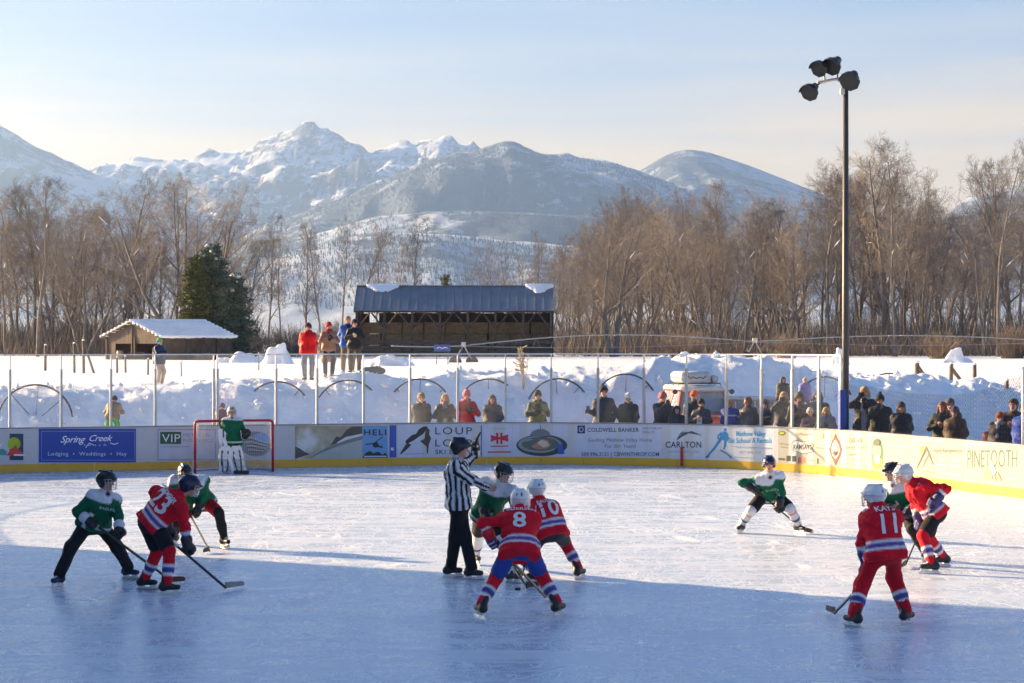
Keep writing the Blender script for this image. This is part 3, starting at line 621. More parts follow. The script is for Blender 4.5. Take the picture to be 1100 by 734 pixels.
B.shape(dia(898, 483.3, 7.2, 18), '#33302e'); B.shape([(894.6, 472.5), (898, 469.5), (901.6, 473), (905, 483.5), (901.6, 493), (898, 496), (894.4, 492.5), (891.3, 483)], '#a8333d', lift=3); B.shape([(898, 472.5), (901.5, 478), (902.6, 484), (901.5, 489), (898, 493.5), (894.6, 489), (893.6, 483), (894.6, 477.5)], '#d9d3c6', lift=4); B.oval(898, 483.6, 3.3, 6.5, '#a8333d', lift=5); B.oval(898, 483, 2.5, 5, '#d9d3c6', lift=6); B.shape([(896, 487), (897, 484), (899.3, 485.3), (900.2, 484.4), (899.5, 489), (897.8, 490)], '#2f2c2b', lift=7)
B.text('CASCADE', 912, 927, 475.6, 470.5, '#47433e', 0, 1.0, .02); B.text('CONCRETE PRODUCTS', 907, 932, 482.6, 479.2, '#6f6a62'); B.text('(509) 996-2435', 912, 927, 489.7, 487, '#6f6a62'); B.line([(911, 492.8), (928, 494.8)], .025, '#7d776e'); B.line([(908, 498), (931, 501)], .02, '#a88f78')
B = Banner('banner', 'banner coloured cream for sunlight, with a green and gold oval'); B.rect(935, 468.5, 981, 517, '#9d998c', 'banner')
B.oval(942.7, 487.5, 6.4, 17, '#47705c'); B.oval(942.7, 497, 5.4, 7.4, '#c58b3c', lift=3); B.oval(942.7, 485, 5.0, 7.5, '#6f9a86', lift=4); B.oval(943, 493.5, 3.0, 5.2, '#dcd8ca', lift=5); B.oval(942.5, 475.5, 3.8, 3.6, '#34423c', lift=5)
for y0, y1, x1 in ((476.5, 480, 979), (484.5, 487.5, 977), (492.5, 495.5, 968)): B.line([(952, y0), (x1, y1)], .04, '#bdb6a3')
B = Banner('banner', 'banner coloured cream for sunlight, with a pale yellow star over a black peak'); B.rect(982, 473, 1037, 522, '#9b968a', 'banner')
B.shape([(989.8, 487), (989, 483), (990.5, 481), (991, 477.5), (992.3, 481), (993.7, 482), (992.5, 484.5), (992.2, 488)], '#c4c24a'); B.line([(985.2, 503.3), (990, 493), (995.6, 480.8), (999, 489), (1003, 499)], [.02, .05, .09, .07, .03], '#3f3b33', lift=3); B.line([(991, 503.5), (994, 496), (998, 488.5)], [.015, .03, .05], '#6c665b', lift=3); B.line([(986, 506.3), (996, 506.2), (1005.5, 509)], [.012, .03, .02], '#77705f')
B.text('Fjord Refrigeration', 1003, 1034, 486.5, 481.5, '#1d4c49', .15); 
for x0, y0, x1, y1 in ((1009.5, 493.5, 1015.5, 494), (1022.5, 494.5, 1032, 495.5), (1005.5, 499, 1018, 500.3), (1021.5, 500.5, 1032, 501.6), (1010, 508, 1030, 510.3)): B.line([(x0, y0), (x1, y1)], .045, '#c5bda9')
B = Banner('banner', 'banner coloured cream for sunlight, with tall teal lettering over grey peaks'); B.rect(1038, 478, 1104, 531, '#9b968a', 'banner')
B.text('PINETOOTH', 1039.5, 1093, 502, 482, '#0f4a48', 0, 1.02, -.004); B.shape([(1056, 514), (1058, 506), (1060.5, 502), (1064, 505.5), (1067, 512.5), (1066, 515.5), (1061, 515.8)], '#877c6e', lift=3); B.shape([(1064, 503), (1065.5, 494), (1069, 502), (1071, 507), (1068, 511.5), (1066, 508)], '#8fbdb6', lift=4); B.shape([(1069, 512), (1072, 507), (1074.5, 511), (1076.8, 516), (1074.5, 517), (1072, 514.5)], '#6d7166', lift=4); B.shape([(1067, 515), (1069, 512.5), (1071.5, 517), (1068, 516.4)], '#8c8a7c', lift=5)
B.line([(1041, 506), (1052, 507.3)], .03, '#c9c1ad'); B.line([(1083, 514), (1093, 515.4)], .03, '#c9c1ad')
B = Banner('goal_line_mark'); B.rect(731.6, 480.5, 734.6, 500.6, '#b3202c', 'goal_line_mark', 12)

# ------------------------------------------------------------------ goal
gc = GP(251.5, 507.5); gang = TH
goal = empty('hockey_goal', gc, gang); tag(goal, 'red steel hockey goal with a white net behind the goalkeeper', 'hockey goal')
M_RED = mat('goal_red', (.45, .018, .03), .35, var=.08); M_NET = mat('net_cord', (.7, .7, .7), .9); M_GREYPAD = mat('goal_pad', (.55, .56, .6), .7)
fr = MB(); hw = .93
fr.tube([(-hw, 0, 0), (-hw, 0, 1.15), (-hw + .02, 0, 1.2), (-hw + .07, 0, 1.22), (0, 0, 1.225), (hw - .07, 0, 1.22), (hw - .02, 0, 1.2), (hw, 0, 1.15), (hw, 0, 0)], .032, 10); fr.build('goal_frame', M_RED, goal, smooth=True)
def basepath(t):                      # rounded back of the base, t in 0..1
    a = math.pi * t; return (-(hw + .12 * math.sin(a)) * math.cos(a), 1.05 * math.sin(a) ** .7 if 0 < t < 1 else 0)
bp_ = [basepath(i / 24) for i in range(25)]
MB().tube([(x, y, .04) for x, y in bp_], .035, 8).build('base_frame', M_GREYPAD, goal, smooth=True)
tpb = [(x * .94, y * .48, 1.2) for x, y in bp_]
MB().tube(tpb, .02, 6).build('top_frame', M_RED, goal, smooth=True)
net = MB(); cols = 56
for i in range(cols + 1):
    t = i / cols; x, y = basepath(t); a = Vector((x, y, .05)); b = Vector((x * .94, y * .48, 1.2)); net.tube([a, a * .5 + b * .5 + Vector((0, -.05 * y, 0)), b], .0035, 3, False)
for k in range(1, 27):
    f = k / 27; net.tube([Vector((x, y, .05)) * (1 - f) + Vector((x * .94, y * .48, 1.2)) * f + Vector((0, -.05 * y * (1 - abs(2 * f - 1)), 0)) for x, y in bp_], .0035, 3, False)
for i in range(1, 30): x = -hw + 2 * hw * i / 30; yb = max(0.0, np.interp(x, [p[0] for p in tpb], [p[1] for p in tpb])); net.tube([(x, 0.02, 1.215), (x, yb * .5, 1.17), (x, yb, 1.2)], .0035, 3, False)
net.build('net', M_NET, goal)

# ------------------------------------------------------------------ clubhouse beside the rink (casts the shade over the near ice)
M_WOOD = mat('brown_wood', (.16, .10, .065), .75, var=.25, vscale=3, bump=.3)
cnr = Vector((-7.82 - .866 * 14.5, 32.8 + .5 * 14.5, 0))
lod = empty('clubhouse', cnr + AV * -18 + NV * -6); tag(lod, 'brown wooden clubhouse standing beside the rink, outside the view', 'building')
LH = 9.5; base = cnr - AV * .0
MB().box(cnr - NV * 6 - AV * 20 + Vector((0, 0, LH / 2)), (12, 40, LH), (NV, AV, Vector((0, 0, 1)))).build('wall', M_WOOD, lod, lod.location)
MB().box(cnr - NV * 6.4 - AV * 20.4 + Vector((0, 0, LH + .16)), (12.4, 40.4, .3), (NV, AV, Vector((0, 0, 1)))).build('roof', mat('dark_roof', (.10, .10, .11), .6), lod, lod.location)
for k in range(8):
    MB().box(cnr + NV * .03 - AV * (3 + k * 4.6) + Vector((0, 0, 4.4)), (.06, 2.0, 1.5), (NV, AV, Vector((0, 0, 1)))).build('window', mat('dark_pane', (.03, .04, .05), .08, spec=.6), lod, lod.location)

# ------------------------------------------------------------------ floodlight mast
pb_ = path(s_at(907), 1.0, .1); pb_.x = (908.3 - CX) / FPX * pb_.y
M_POLE = mat('pole_brown', (.055, .05, .05), .5, var=.2, vscale=2); M_LAMP = mat('lamp_black', (.02, .022, .025), .4); M_LENS = mat('lamp_glass', (.55, .53, .55), .15, spec=.8); M_GALV = mat('galvanised', (.5, .47, .42), .5, .3)
mast = empty('floodlight_mast', pb_); tag(mast, 'tall dark floodlight mast with four black lamp heads behind the boards', 'floodlight')
D = pb_.y; top = PX(908.5, 93, D)
MB().tube([pb_ - Vector((0, 0, .3)), pb_ + Vector((0, 0, 3)), top], [.088, .080, .062], 14).build('pole', M_POLE, mast, pb_, True)
MB().box(PX(905, 98.5, D - .05), (.10, .10, .14)).build('junction_box', M_GALV, mast, pb_)
a0 = PX(909, 84, D); a1 = PX(882, 88.5, D - .1)
MB().tube([top, PX(908, 83, D)], .05, 8).tube([a0, PX(895, 85.5, D - .05), a1, PX(878, 88, D - .1)], .035, 8).build('arm', M_GALV, mast, pb_, True)
for bx, by, fx, fy, dy, sc_ in ((875, 93.5, 867, 102, -.35, 1.0), (886, 69.5, 877.5, 75.5, -.3, .95), (899.5, 65, 891.5, 73.5, -.32, 1.05), (917, 80.5, 910.5, 91, -.45, 1.12)):
    c0 = PX(bx, by, D); c1 = PX(fx, fy, D + dy); ax = (c1 - c0); L = .36 * sc_; ax.normalize()
    ctr = c0 - ax * .06
    head = MB().lathe([(.075 * sc_, 0), (.095 * sc_, .03), (.10 * sc_, .15 * sc_), (.12 * sc_, .17 * sc_), (.215 * sc_, .37 * sc_), (.225 * sc_, .39 * sc_), (.18 * sc_, .385 * sc_)], ctr, 8, ax).build('lamp_head', M_LAMP, mast, pb_)
    MB().lathe([(.168 * sc_, .355 * sc_), (.168 * sc_, .372 * sc_)], ctr, 18, ax).build('lens', M_LENS, head)
    head.children[0].data.transform(Matrix.Translation(-Vector(pb_)))
    vis = MB(); u = Vector((0, 0, 1)); u = (u - ax * u.dot(ax)).normalized(); w_ = ax.cross(u)
    pts = [[ctr + ax * h * sc_ + (u * math.cos(t) + w_ * math.sin(t)) * r * sc_ for t in np.linspace(-1.35, 1.35, 9)] for h, r in ((.34, .205), (.50, .225))]
    for i in range(8): vis.poly([pts[0][i], pts[0][i + 1], pts[1][i + 1], pts[1][i]])
    vo = vis.build('visor', M_LAMP, head, pb_)
    md = vo.modifiers.new('thickness', 'SOLIDIFY'); md.thickness = .012
    jn = a0.lerp(a1, min(1, max(0, (909 - bx) / 27)))
    MB().tube([jn, ctr + ax * .12], .022, 6).build('bracket', M_LAMP, mast, pb_)
# blue padded end post of the glass
pp = path(s_at(903), .05, 0)
pad = empty('padded_post', pp); tag(pad, 'blue padded post at the end of the rink glass by the mast', 'post')
MB().box(pp + Vector((0, 0, (BH + 1.98) / 2)), (.17, .12, 1.98 - BH), (NV * -1, AV, Vector((0, 0, 1)))).build('pad', mat('pad_blue', (.02, .06, .30), .5), pad, pp)
MB().tube([pp + Vector((-.04, 0, 1.98)), pp + Vector((-.04, 0, 2.75))], .02, 8).build('pole', M_WHITEPOST, pad, pp)

# chain link netting on the right, sagging between the mast and a post
s_a, s_b = s_at(911), s_at(1096); LB = s_b - s_a
np0 = path(s_b, .06, 0)
fpost = empty('fence_post', np0); tag(fpost, 'slim white fence post above the right boards near the frame edge', 'post')
MB().tube([np0 + Vector((0, 0, BH)), np0 + Vector((0, 0, 2.55))], .03, 10).build('pole', M_WHITEPOST, fpost, np0, True)
MB().lathe([(.034, 0), (.034, .03), (.01, .05)], np0 + Vector((0, 0, 2.55)), 10).build('cap', M_ALU, fpost, np0)
def top_of(t): return float(np.interp(t, [0, .12, .35, .6, .72, .86, 1.0], [2.08, 2.02, 1.92, 1.93, 1.98, 2.15, 2.42]))
wire = MB(); pitch = .055; nst = int(LB / pitch); M_WIRE = mat('wire_dark', (.16, .15, .145), .5, .5)
for i in range(nst):
    t = i / nst; s0 = s_a + t * LB; hh = top_of(t) - BH; k = max(4, int(hh / .045)); pts = []
    for j in range(k + 1): pts.append(path(s0 + pitch * (.5 if j % 2 else -.5), .06 + .004 * (i % 2), BH + hh * j / k))
    pts.append(path(s0 + pitch * .15, .06, BH + hh + .05))
    wire.tube(pts, .0042, 3, False)
nf = empty('chain_link_fence', path((s_a + s_b) / 2, .06, BH)); tag(nf, 'sagging grey chain link netting above the right boards', 'fence')
tag(wire.build('wire_mesh', M_WIRE, nf, nf.location), kind='stuff')
# ------------------------------------------------------------------ implicit surfaces -> mesh (used for people, clothing, snow heaps)
class Field:
    """smooth union of round cones sampled on a (possibly uneven) grid, turned into quads with surface nets"""
    def __init__(s, xs, ys, zs): s.xs, s.ys, s.zs = xs, ys, zs; s.d = np.full((len(xs), len(ys), len(zs)), .5, np.float32)
    def _sl(s, lo, hi):
        r = []
        for ax, a, b in zip((s.xs, s.ys, s.zs), lo, hi):
            i = max(0, np.searchsorted(ax, a) - 1); j = min(len(ax), np.searchsorted(ax, b) + 1); r.append(slice(i, max(j, i + 1)))
        return tuple(r)
    def cone(s, a, b, ra, rb, k=.03, sub=False, flat=None):
        a = np.asarray(a, float); b = np.asarray(b, float); m = max(ra, rb) + k + .09
        sl = s._sl(np.minimum(a, b) - m, np.maximum(a, b) + m)
        X = s.xs[sl[0]][:, None, None]; Y = s.ys[sl[1]][None, :, None]; Z = s.zs[sl[2]][None, None, :]
        ab = b - a; L2 = float(ab @ ab) + 1e-12
        px, py, pz = X - a[0], Y - a[1], Z - a[2]
        if L2 > 1e-8: t = np.clip((px * ab[0] + py * ab[1] + pz * ab[2]) / L2, 0, 1)
        else: t = np.zeros(np.broadcast(px, py, pz).shape)
        qx, qy, qz = px - t * ab[0], py - t * ab[1], pz - t * ab[2]
        if flat is not None:                     # squash along a direction: (unit vector, factor > 1 thins)
            u, f = flat; dot = qx * u[0] + qy * u[1] + qz * u[2]; e = (f - 1) * dot
            qx, qy, qz = qx + e * u[0], qy + e * u[1], qz + e * u[2]
        d = np.sqrt(qx * qx + qy * qy + qz * qz) - (ra + (rb - ra) * t)
        if flat is not None: d = d / max(1.0, flat[1] ** .5)
        c = s.d[sl]
        if sub: s.d[sl] = np.maximum(c, -d)
        elif k > 0:
            h = np.clip(k - np.abs(c - d), 0, None) / k; s.d[sl] = np.minimum(c, d) - h * h * k * .25
        else: s.d[sl] = np.minimum(c, d)
    def half(s, p, n):                            # cut away everything on the +n side of a plane
        X = s.xs[:, None, None] - p[0]; Y = s.ys[None, :, None] - p[1]; Z = s.zs[None, None, :] - p[2]
        s.d = np.maximum(s.d, (X * n[0] + Y * n[1] + Z * n[2]).astype(np.float32))
    def wrinkle(s, amp, freq, seed, mask=None):
        r = np.random.default_rng(seed); X = s.xs[:, None, None]; Y = s.ys[None, :, None]; Z = s.zs[None, None, :]
        w = 0
        for i in range(4):
            k = r.normal(0, 1, 3); k /= np.linalg.norm(k); k2 = r.normal(0, 1, 3); f = freq * (1 + .55 * i)
            w = w + (1.43 - 2.2 * np.sqrt(.03 + np.square(np.sin(.5 * f * (X * k[0] + Y * k[1] + Z * k[2]) + 1.6 * np.sin(f * .45 * (X * k2[0] + Y * k2[1] + Z * k2[2]) + i) + i * 2)))) / (1 + .5 * i)
        s.d = (s.d + amp * w * .4).astype(np.float32)
    def mesh(s):
        d = s.d; d = d.copy()
        for a in range(3):
            sl = [slice(None)] * 3; sl[a] = 0; d[tuple(sl)] = .5; sl[a] = -1; d[tuple(sl)] = .5
        ins = d < 0; nx, ny, nz = d.shape
        cnt = np.zeros((nx - 1, ny - 1, nz - 1), np.int8)
        for i in (0, 1):
            for j in (0, 1):
                for k in (0, 1): cnt += ins[i:nx - 1 + i, j:ny - 1 + j, k:nz - 1 + k]
        ci, cj, ck = np.nonzero((cnt > 0) & (cnt < 8)); n = len(ci)
        idx = np.full(cnt.shape, -1, np.int32); idx[ci, cj, ck] = np.arange(n)
        acc = np.zeros((n, 3)); num = np.zeros(n); off = [(i, j, k) for i in (0, 1) for j in (0, 1) for k in (0, 1)]
        co = [np.stack([s.xs[ci + o[0]], s.ys[cj + o[1]], s.zs[ck + o[2]]], 1) for o in off]; va = [d[ci + o[0], cj + o[1], ck + o[2]] for o in off]
        for p in range(8):
            for q in range(p + 1, 8):
                if sum(abs(off[p][i] - off[q][i]) for i in range(3)) != 1: continue
                cr = (va[p] < 0) != (va[q] < 0)
                if not cr.any(): continue
                t = np.where(cr, va[p] / np.where(cr, va[p] - va[q], 1), 0)
                acc += np.where(cr[:, None], co[p] + (co[q] - co[p]) * t[:, None], 0); num += cr
        V = acc / np.maximum(num, 1)[:, None]; F = []
        # one quad around every grid edge that crosses the surface
        e = ins[:-1, 1:-1, 1:-1] != ins[1:, 1:-1, 1:-1]; i, j, k = np.nonzero(e); j += 1; k += 1; fl = ins[i, j, k]
        Q = np.stack([idx[i, j - 1, k - 1], idx[i, j, k - 1], idx[i, j, k], idx[i, j - 1, k]], 1); Q[~fl] = Q[~fl][:, ::-1]; F.append(Q)
        e = ins[1:-1, :-1, 1:-1] != ins[1:-1, 1:, 1:-1]; i, j, k = np.nonzero(e); i += 1; k += 1; fl = ins[i, j, k]
        Q = np.stack([idx[i - 1, j, k - 1], idx[i - 1, j, k], idx[i, j, k], idx[i, j, k - 1]], 1); Q[~fl] = Q[~fl][:, ::-1]; F.append(Q)
        e = ins[1:-1, 1:-1, :-1] != ins[1:-1, 1:-1, 1:]; i, j, k = np.nonzero(e); i += 1; j += 1; fl = ins[i, j, k]
        Q = np.stack([idx[i - 1, j - 1, k], idx[i, j - 1, k], idx[i, j, k], idx[i - 1, j, k]], 1); Q[~fl] = Q[~fl][:, ::-1]; F.append(Q)
        F = np.concatenate(F); F = F[(F >= 0).all(1)]
        return V, F
def grid(lo, hi, h): return [np.arange(lo[i] - 3 * h, hi[i] + 3 * h, h) for i in range(3)]

def gz1(x, y): return float(ground_z(np.array([x]), np.array([y]))[0])
def on_a(px, a, z=None):                 # the point of the line a = const seen at photo column px, on the ground
    k = (px - CX) / FPX; y = a / (AV.x * k + AV.y); x = k * y
    return Vector((x, y, gz1(x, y) if z is None else z))
# ------------------------------------------------------------------ bare trees
M_BARK = mat('bark', (.15, .132, .118), .9, var=.3, vscale=1.5, bump=.4, bscale=8); M_TWIG = mat('twig', (.24, .20, .16), .9, var=.3, vscale=.4)
M_TWIG2 = mat('twig_dark', (.155, .138, .125), .9, var=.3, vscale=.4); M_RUST = mat('twig_rust', (.165, .125, .095), .9, var=.25, vscale=.5)
def ribbon(mb, a, b, r0, r1):
    a = Vector(a); b = Vector(b); t = (b - a); u = t.orthogonal().normalized(); w = t.normalized().cross(u); k = len(mb.v)
    for p, r in ((a, r0), (b, r1)):
        for q in range(3):
            an = q * 2.0944; mb.v.append(tuple(p + (u * math.cos(an) + w * math.sin(an)) * r))
    mb.f += [(k, k + 1, k + 4, k + 3), (k + 1, k + 2, k + 5, k + 4), (k + 2, k, k + 3, k + 5)]
def tree_proto(seed, H=22., spread=.32, first=.28, limbs=13, fork=False, twr=.0145, lean=.03):
    r = random.Random(seed); wood, twig, snow = MB(), MB(), MB()
    def rot(d, ang, az):
        u = d.orthogonal().normalized(); w = d.cross(u).normalized(); return (d * math.cos(ang) + (u * math.cos(az) + w * math.sin(az)) * math.sin(ang)).normalized()
    def limb(p, d, L, rad, lev, kids, upw):
        n = max(3, int(L / 1.1)) if lev < 2 else 3; pts = [p]; dd = d.copy(); q = p.copy(); dirs = []
        for i in range(n):
            dd = (dd + Vector((r.gauss(0, .13), r.gauss(0, .13), r.gauss(0, .07) + upw)) * (.9 if lev else .35)).normalized(); q = q + dd * L / n; pts.append(q.copy()); dirs.append(dd.copy())
        rr = [rad * (1 - .8 * i / n) for i in range(n + 1)]
        if lev < 2: wood.tube(pts, rr, 6 if lev == 0 else 4, False)
        else:
            for i in range(n): ribbon(twig, pts[i], pts[i + 1], max(rr[i], twr * .7), max(rr[i + 1], twr * .5))
        if lev == 1 and r.random() < .30:
            i = r.randrange(0, n - 1); a, b = pts[i], pts[i + 1]
            if abs(dirs[i].z) < .8: snow.tube([a + Vector((0, 0, rr[i] * .7)), (a + b) / 2 + Vector((0, 0, rr[i] * .9)), b + Vector((0, 0, rr[i + 1] * .7))], [.03, rr[i] * .95 + .03, .03], 5)
        if lev >= 4: return
        for k in range(kids):
            t = (first if lev == 0 else .18) + (1 - (first if lev == 0 else .18)) * (k + r.random()) / kids; f = t * n; i = min(n - 1, int(f)); b = pts[i].lerp(pts[i + 1], f - i)
            ang = R(r.uniform(24, 50)) if lev == 0 else R(r.uniform(22, 58)); nd = rot(dirs[i], ang, r.uniform(0, 6.283) if lev else k * 2.4 + r.uniform(-.5, .5))
            if lev == 0: nL = H * spread * (1.25 - .75 * t) * r.uniform(.75, 1.25)
            else: nL = L * (.62, .5, .5, .5)[lev - 1] * r.uniform(.6, 1.15) * (1.1 - .5 * t)
            nr = rr[i] * (.55 if lev == 0 else .5) * r.uniform(.7, 1)
            limb(b, nd, max(nL, .5), max(nr, twr * .6), lev + 1, (0, 8, 7, 3, 0)[lev + 1], (.0, .07, .05, .03, .0)[lev + 1])
    if fork:
        for s_ in (-1, 1, .2): limb(Vector((s_ * .25, 0, -.4)), Vector((s_ * .3, .1 * s_, 1)).normalized(), H * r.uniform(.7, .85), H * .013, 0, max(6, limbs - 4), .02)
    else: limb(Vector((0, 0, -.4)), Vector((r.gauss(0, lean), r.gauss(0, lean), 1)).normalized(), H * .97, H * .0135, 0, limbs, .02)
    return wood, twig, snow
def copy_tree(o, parent=None):
    c = o.copy(); COL.objects.link(c); c.parent = parent
    for ch in o.children: copy_tree(ch, c)
    return c
M_BSNOW = mat('branch_snow', (.82, .85, .9), .6, var=.03)
PROTO = []
for i, (sd, H, sp, fi, nl, fk) in enumerate(((1, 22, .30, .22, 15, False), (2, 22, .26, .30, 16, False), (3, 21, .34, .2, 13, True), (4, 22, .22, .25, 17, False), (5, 20, .42, .2, 12, True), (6, 22, .28, .35, 14, False))):
    w_, t_, s_ = tree_proto(sd, H, sp, fi, nl, fk)
    PROTO.append((w_, t_, s_, H, i))
TREE_MESH = []
for w_, t_, s_, H, i in PROTO:
    ms = []
    for mb, nm in ((w_, 'trunk'), (t_, 'crown'), (s_, 'branch_snow')):
        me = bpy.data.meshes.new(nm); me.from_pydata(mb.v, [], mb.f); me.update(); ms.append(me)
    ms[0].materials.append(M_BARK); ms[1].materials.append(M_TWIG if i % 2 == 0 else M_TWIG2); ms[2].materials.append(M_BSNOW); TREE_MESH.append((ms, H))
ORD = ['first', 'second', 'third', 'fourth', 'fifth', 'sixth', 'seventh', 'eighth', 'ninth', 'tenth', 'eleventh', 'twelfth', 'thirteenth', 'fourteenth', 'fifteenth', 'sixteenth', 'seventeenth', 'eighteenth', 'nineteenth', 'twentieth']
TENS = {2: 'twenty', 3: 'thirty', 4: 'forty', 5: 'fifty', 6: 'sixty', 7: 'seventy', 8: 'eighty', 9: 'ninety'}
def ordinal(i):                         # 0-based
    n = i + 1
    if n <= 20: return ORD[n - 1]
    return TENS[n // 10][:-1] + 'ieth' if n % 10 == 0 else TENS[n // 10] + '-' + ORD[n % 10 - 1]
def tree_at(px, D, ytop, kind, label, group, squeeze=1.0):
    x = (px - CX) / FPX * D; z = FIELD_Z - .1; top = CAMH + (CY - ytop) / FPX * D; ms, H = TREE_MESH[kind]
    e = empty('bare_tree', (x, D, z), random.uniform(0, 6.28)); sc_ = (top - z) / H * 1.02; e.scale = (sc_ * squeeze, sc_ * squeeze, sc_)
    for me in ms:
        if len(me.polygons) == 0: continue
        o = bpy.data.objects.new(me.name, me); COL.objects.link(o); o.parent = e
        if me.name.startswith('branch_snow'): o['kind'] = 'stuff'
    return tag(e, label, 'tree', group)
rt = random.Random(11)
ENV = np.array([(-80, 200), (0, 200), (40, 186), (70, 205), (110, 205), (150, 200), (190, 190), (225, 205), (255, 232), (275, 245), (600, 252), (630, 222), (655, 208), (690, 198), (740, 196), (780, 200), (830, 204), (850, 198), (880, 178), (905, 168), (960, 166), (985, 200), (1020, 205), (1045, 190), (1060, 176), (1090, 172), (1120, 185), (1200, 190)])
def wood_row(x0, x1, n, Da, Db, where, group, lo=.62, hi=1.02, sq=(.8, 1.1)):
    xs = sorted(x0 + (x1 - x0) * (i + rt.uniform(.1, .9)) / n for i in range(n))
    for i, px in enumerate(xs):
        y = CY - (CY - np.interp(px, ENV[:, 0], ENV[:, 1])) * rt.uniform(lo, hi)
        tree_at(px, rt.uniform(Da, Db), y, rt.randrange(len(TREE_MESH)), 'bare cottonwood, %s from left in the %s' % (ordinal(i), where), group, rt.uniform(*sq))
wood_row(-45, 262, 17, 236, 262, 'front row behind the shed', 'trees behind the shed', .62, 1.03)
wood_row(-40, 268, 16, 275, 305, 'back row behind the shed', 'trees behind the shed', .72, .98)
wood_row(598, 1250, 31, 232, 262, 'front row right of the barn', 'trees right of the barn', .62, 1.02)
wood_row(600, 1250, 33, 268, 290, 'middle row right of the barn', 'trees right of the barn', .68, 1.03)
wood_row(600, 1250, 33, 300, 330, 'back row right of the barn', 'trees right of the barn', .8, .97)
tree_at(198, 228, 188, 4, 'wide spreading bare tree with forked limbs above the shed', None, 1.25)
tree_at(40, 226, 184, 1, 'tall straight bare tree with a dark trunk near the left edge', None, .8)
tree_at(660, 226, 205, 2, 'gnarled bare tree with heavy snowy limbs right of the barn', None, 1.15)
tree_at(962, 226, 165, 3, 'tallest bare tree just right of the floodlight mast', None, .8)
tree_at(1072, 226, 172, 5, 'tall bare tree with upswept limbs near the right edge', None, .85)
for i, (px, D, y, k, sq, lb) in enumerate(((288, 300, 234, 3, .6, 'slim bare tree alone in the gap right of the dark evergreen'), (302, 330, 246, 1, .6, 'pale slim bare tree behind the gap right of the evergreen'), (328, 290, 248, 0, .7, 'bare tree above the man in the red jacket'),
        (345, 320, 246, 3, .6, 'thin bare tree between the red jacket man and the barn'), (366, 300, 244, 5, .6, 'bare tree above the brown coat woman'), (384, 290, 240, 1, .65, 'bare tree rising over the left end of the barn roof'),
        (404, 320, 250, 0, .6, 'bare tree directly behind the left half of the barn'), (440, 290, 236, 3, .75, 'bare tree with many upright limbs rising behind the barn roof'), (430, 330, 262, 5, .5, 'small bare tree partly hidden behind the upright one by the barn'), (515, 270, 284, 4, .6, 'short broken bare tree poking over the barn roof'), (548, 300, 254, 2, .7, 'forked bare tree over the right half of the barn roof'),
        (575, 310, 258, 0, .7, 'bare tree above the right end of the barn roof'), (590, 280, 262, 4, .7, 'twisted bare tree at the right end of the barn'))):
    tree_at(px, D, y, k, lb, None, sq)

# dense thicket of stems and brush under the trees: nobody could count it
def thicket(n, x0, x1, Da, Db, h0, h1, w, m, label, seed, z0=1.3):
    r = np.random.default_rng(seed); px = r.uniform(x0, x1, n); D = r.uniform(Da, Db, n); x = (px - CX) / FPX * D; h = r.uniform(h0, h1, n) * (.35 + .9 * fbm(px / 22., D / 30., seed, 3))
    dx = r.normal(0, .30, n) * h; dy = r.normal(0, .25, n) * h; th = r.uniform(0, np.pi, n); ww = w * r.uniform(.6, 1.6, n); ux, uy = np.cos(th) * ww, np.sin(th) * ww
    z = np.full(n, z0) + r.uniform(0, .4, n) * h * (r.random(n) < .55)
    base = np.stack([x, D, z], 1); mid = base + np.stack([dx * .4, dy * .4, h * .55], 1); tp = base + np.stack([dx, dy, h], 1); u = np.stack([ux, uy, 0 * ux], 1)
    V = np.stack([base - u, base + u, mid - u * .7, mid + u * .7, tp], 1).reshape(-1, 3); k = np.arange(n)[:, None] * 5
    F = np.concatenate([np.concatenate([k, k + 1, k + 3, k + 2], 1)]); F3 = np.concatenate([k + 2, k + 3, k + 4], 1)
    o = mesh_obj('thicket', V, [tuple(f) for f in F] + [tuple(f) for f in F3], m); return tag(o, label, 'thicket', None, 'stuff')
thicket(11000, -60, 275, 245, 320, 1.5, 6.5, .035, M_TWIG2, 'brown thicket of stems under the left wood', 5)
thicket(3000, -60, 300, 235, 260, 1.0, 3.6, .03, M_RUST, 'reddish brush along the edge of the left wood', 6)
thicket(22000, 596, 1250, 240, 340, 1.5, 7, .035, M_TWIG2, 'dense brown thicket of stems under the right wood', 7)
thicket(5200, 600, 1250, 228, 255, .8, 3.2, .03, M_RUST, 'reddish brush along the edge of the right wood', 8)
thicket(2600, 275, 600, 285, 330, 1, 4.5, .035, M_TWIG, 'low pale brush behind the barn', 9)

# shrubs
def shrub(px, D, h, w, m, label, seed, n=150):
    r = random.Random(seed); x = (px - CX) / FPX * D; e = empty('shrub', (x, D, FIELD_Z - .1)); mb = MB()
    for i in range(n):
        a = r.uniform(0, 6.283); q = r.random() ** .6; b = Vector((math.cos(a) * .25 * w * r.random(), math.sin(a) * .25 * w * r.random(), 0)); d = Vector((math.cos(a) * w * .5 * q, math.sin(a) * w * .5 * q, h * (1 - .45 * q * q) * r.uniform(.7, 1)))
        mid = b + Vector((d.x * .35, d.y * .35, d.z * .6)); ribbon(mb, b, mid, .03, .022); ribbon(mb, mid, b + d, .022, .012)
        for _ in range(3): t = mid.lerp(b + d, r.random()); ribbon(mb, t, t + Vector((r.gauss(0, .3), r.gauss(0, .3), r.uniform(.2, .7))) * (h / 4), .014, .008)
    mb.build('twigs', m, e); return tag(e, label, 'shrub', 'shrubs along the field')
shrub(207, 215, 4.6, 5.0, M_RUST, 'round rust brown shrub behind the shed roof', 1, 320); shrub(150, 222, 4.0, 6, M_TWIG2, 'dark tangled shrub left of the shed ridge', 2, 260); shrub(262, 225, 3.4, 5, M_TWIG2, 'grey brown shrub right of the shed', 3, 220)
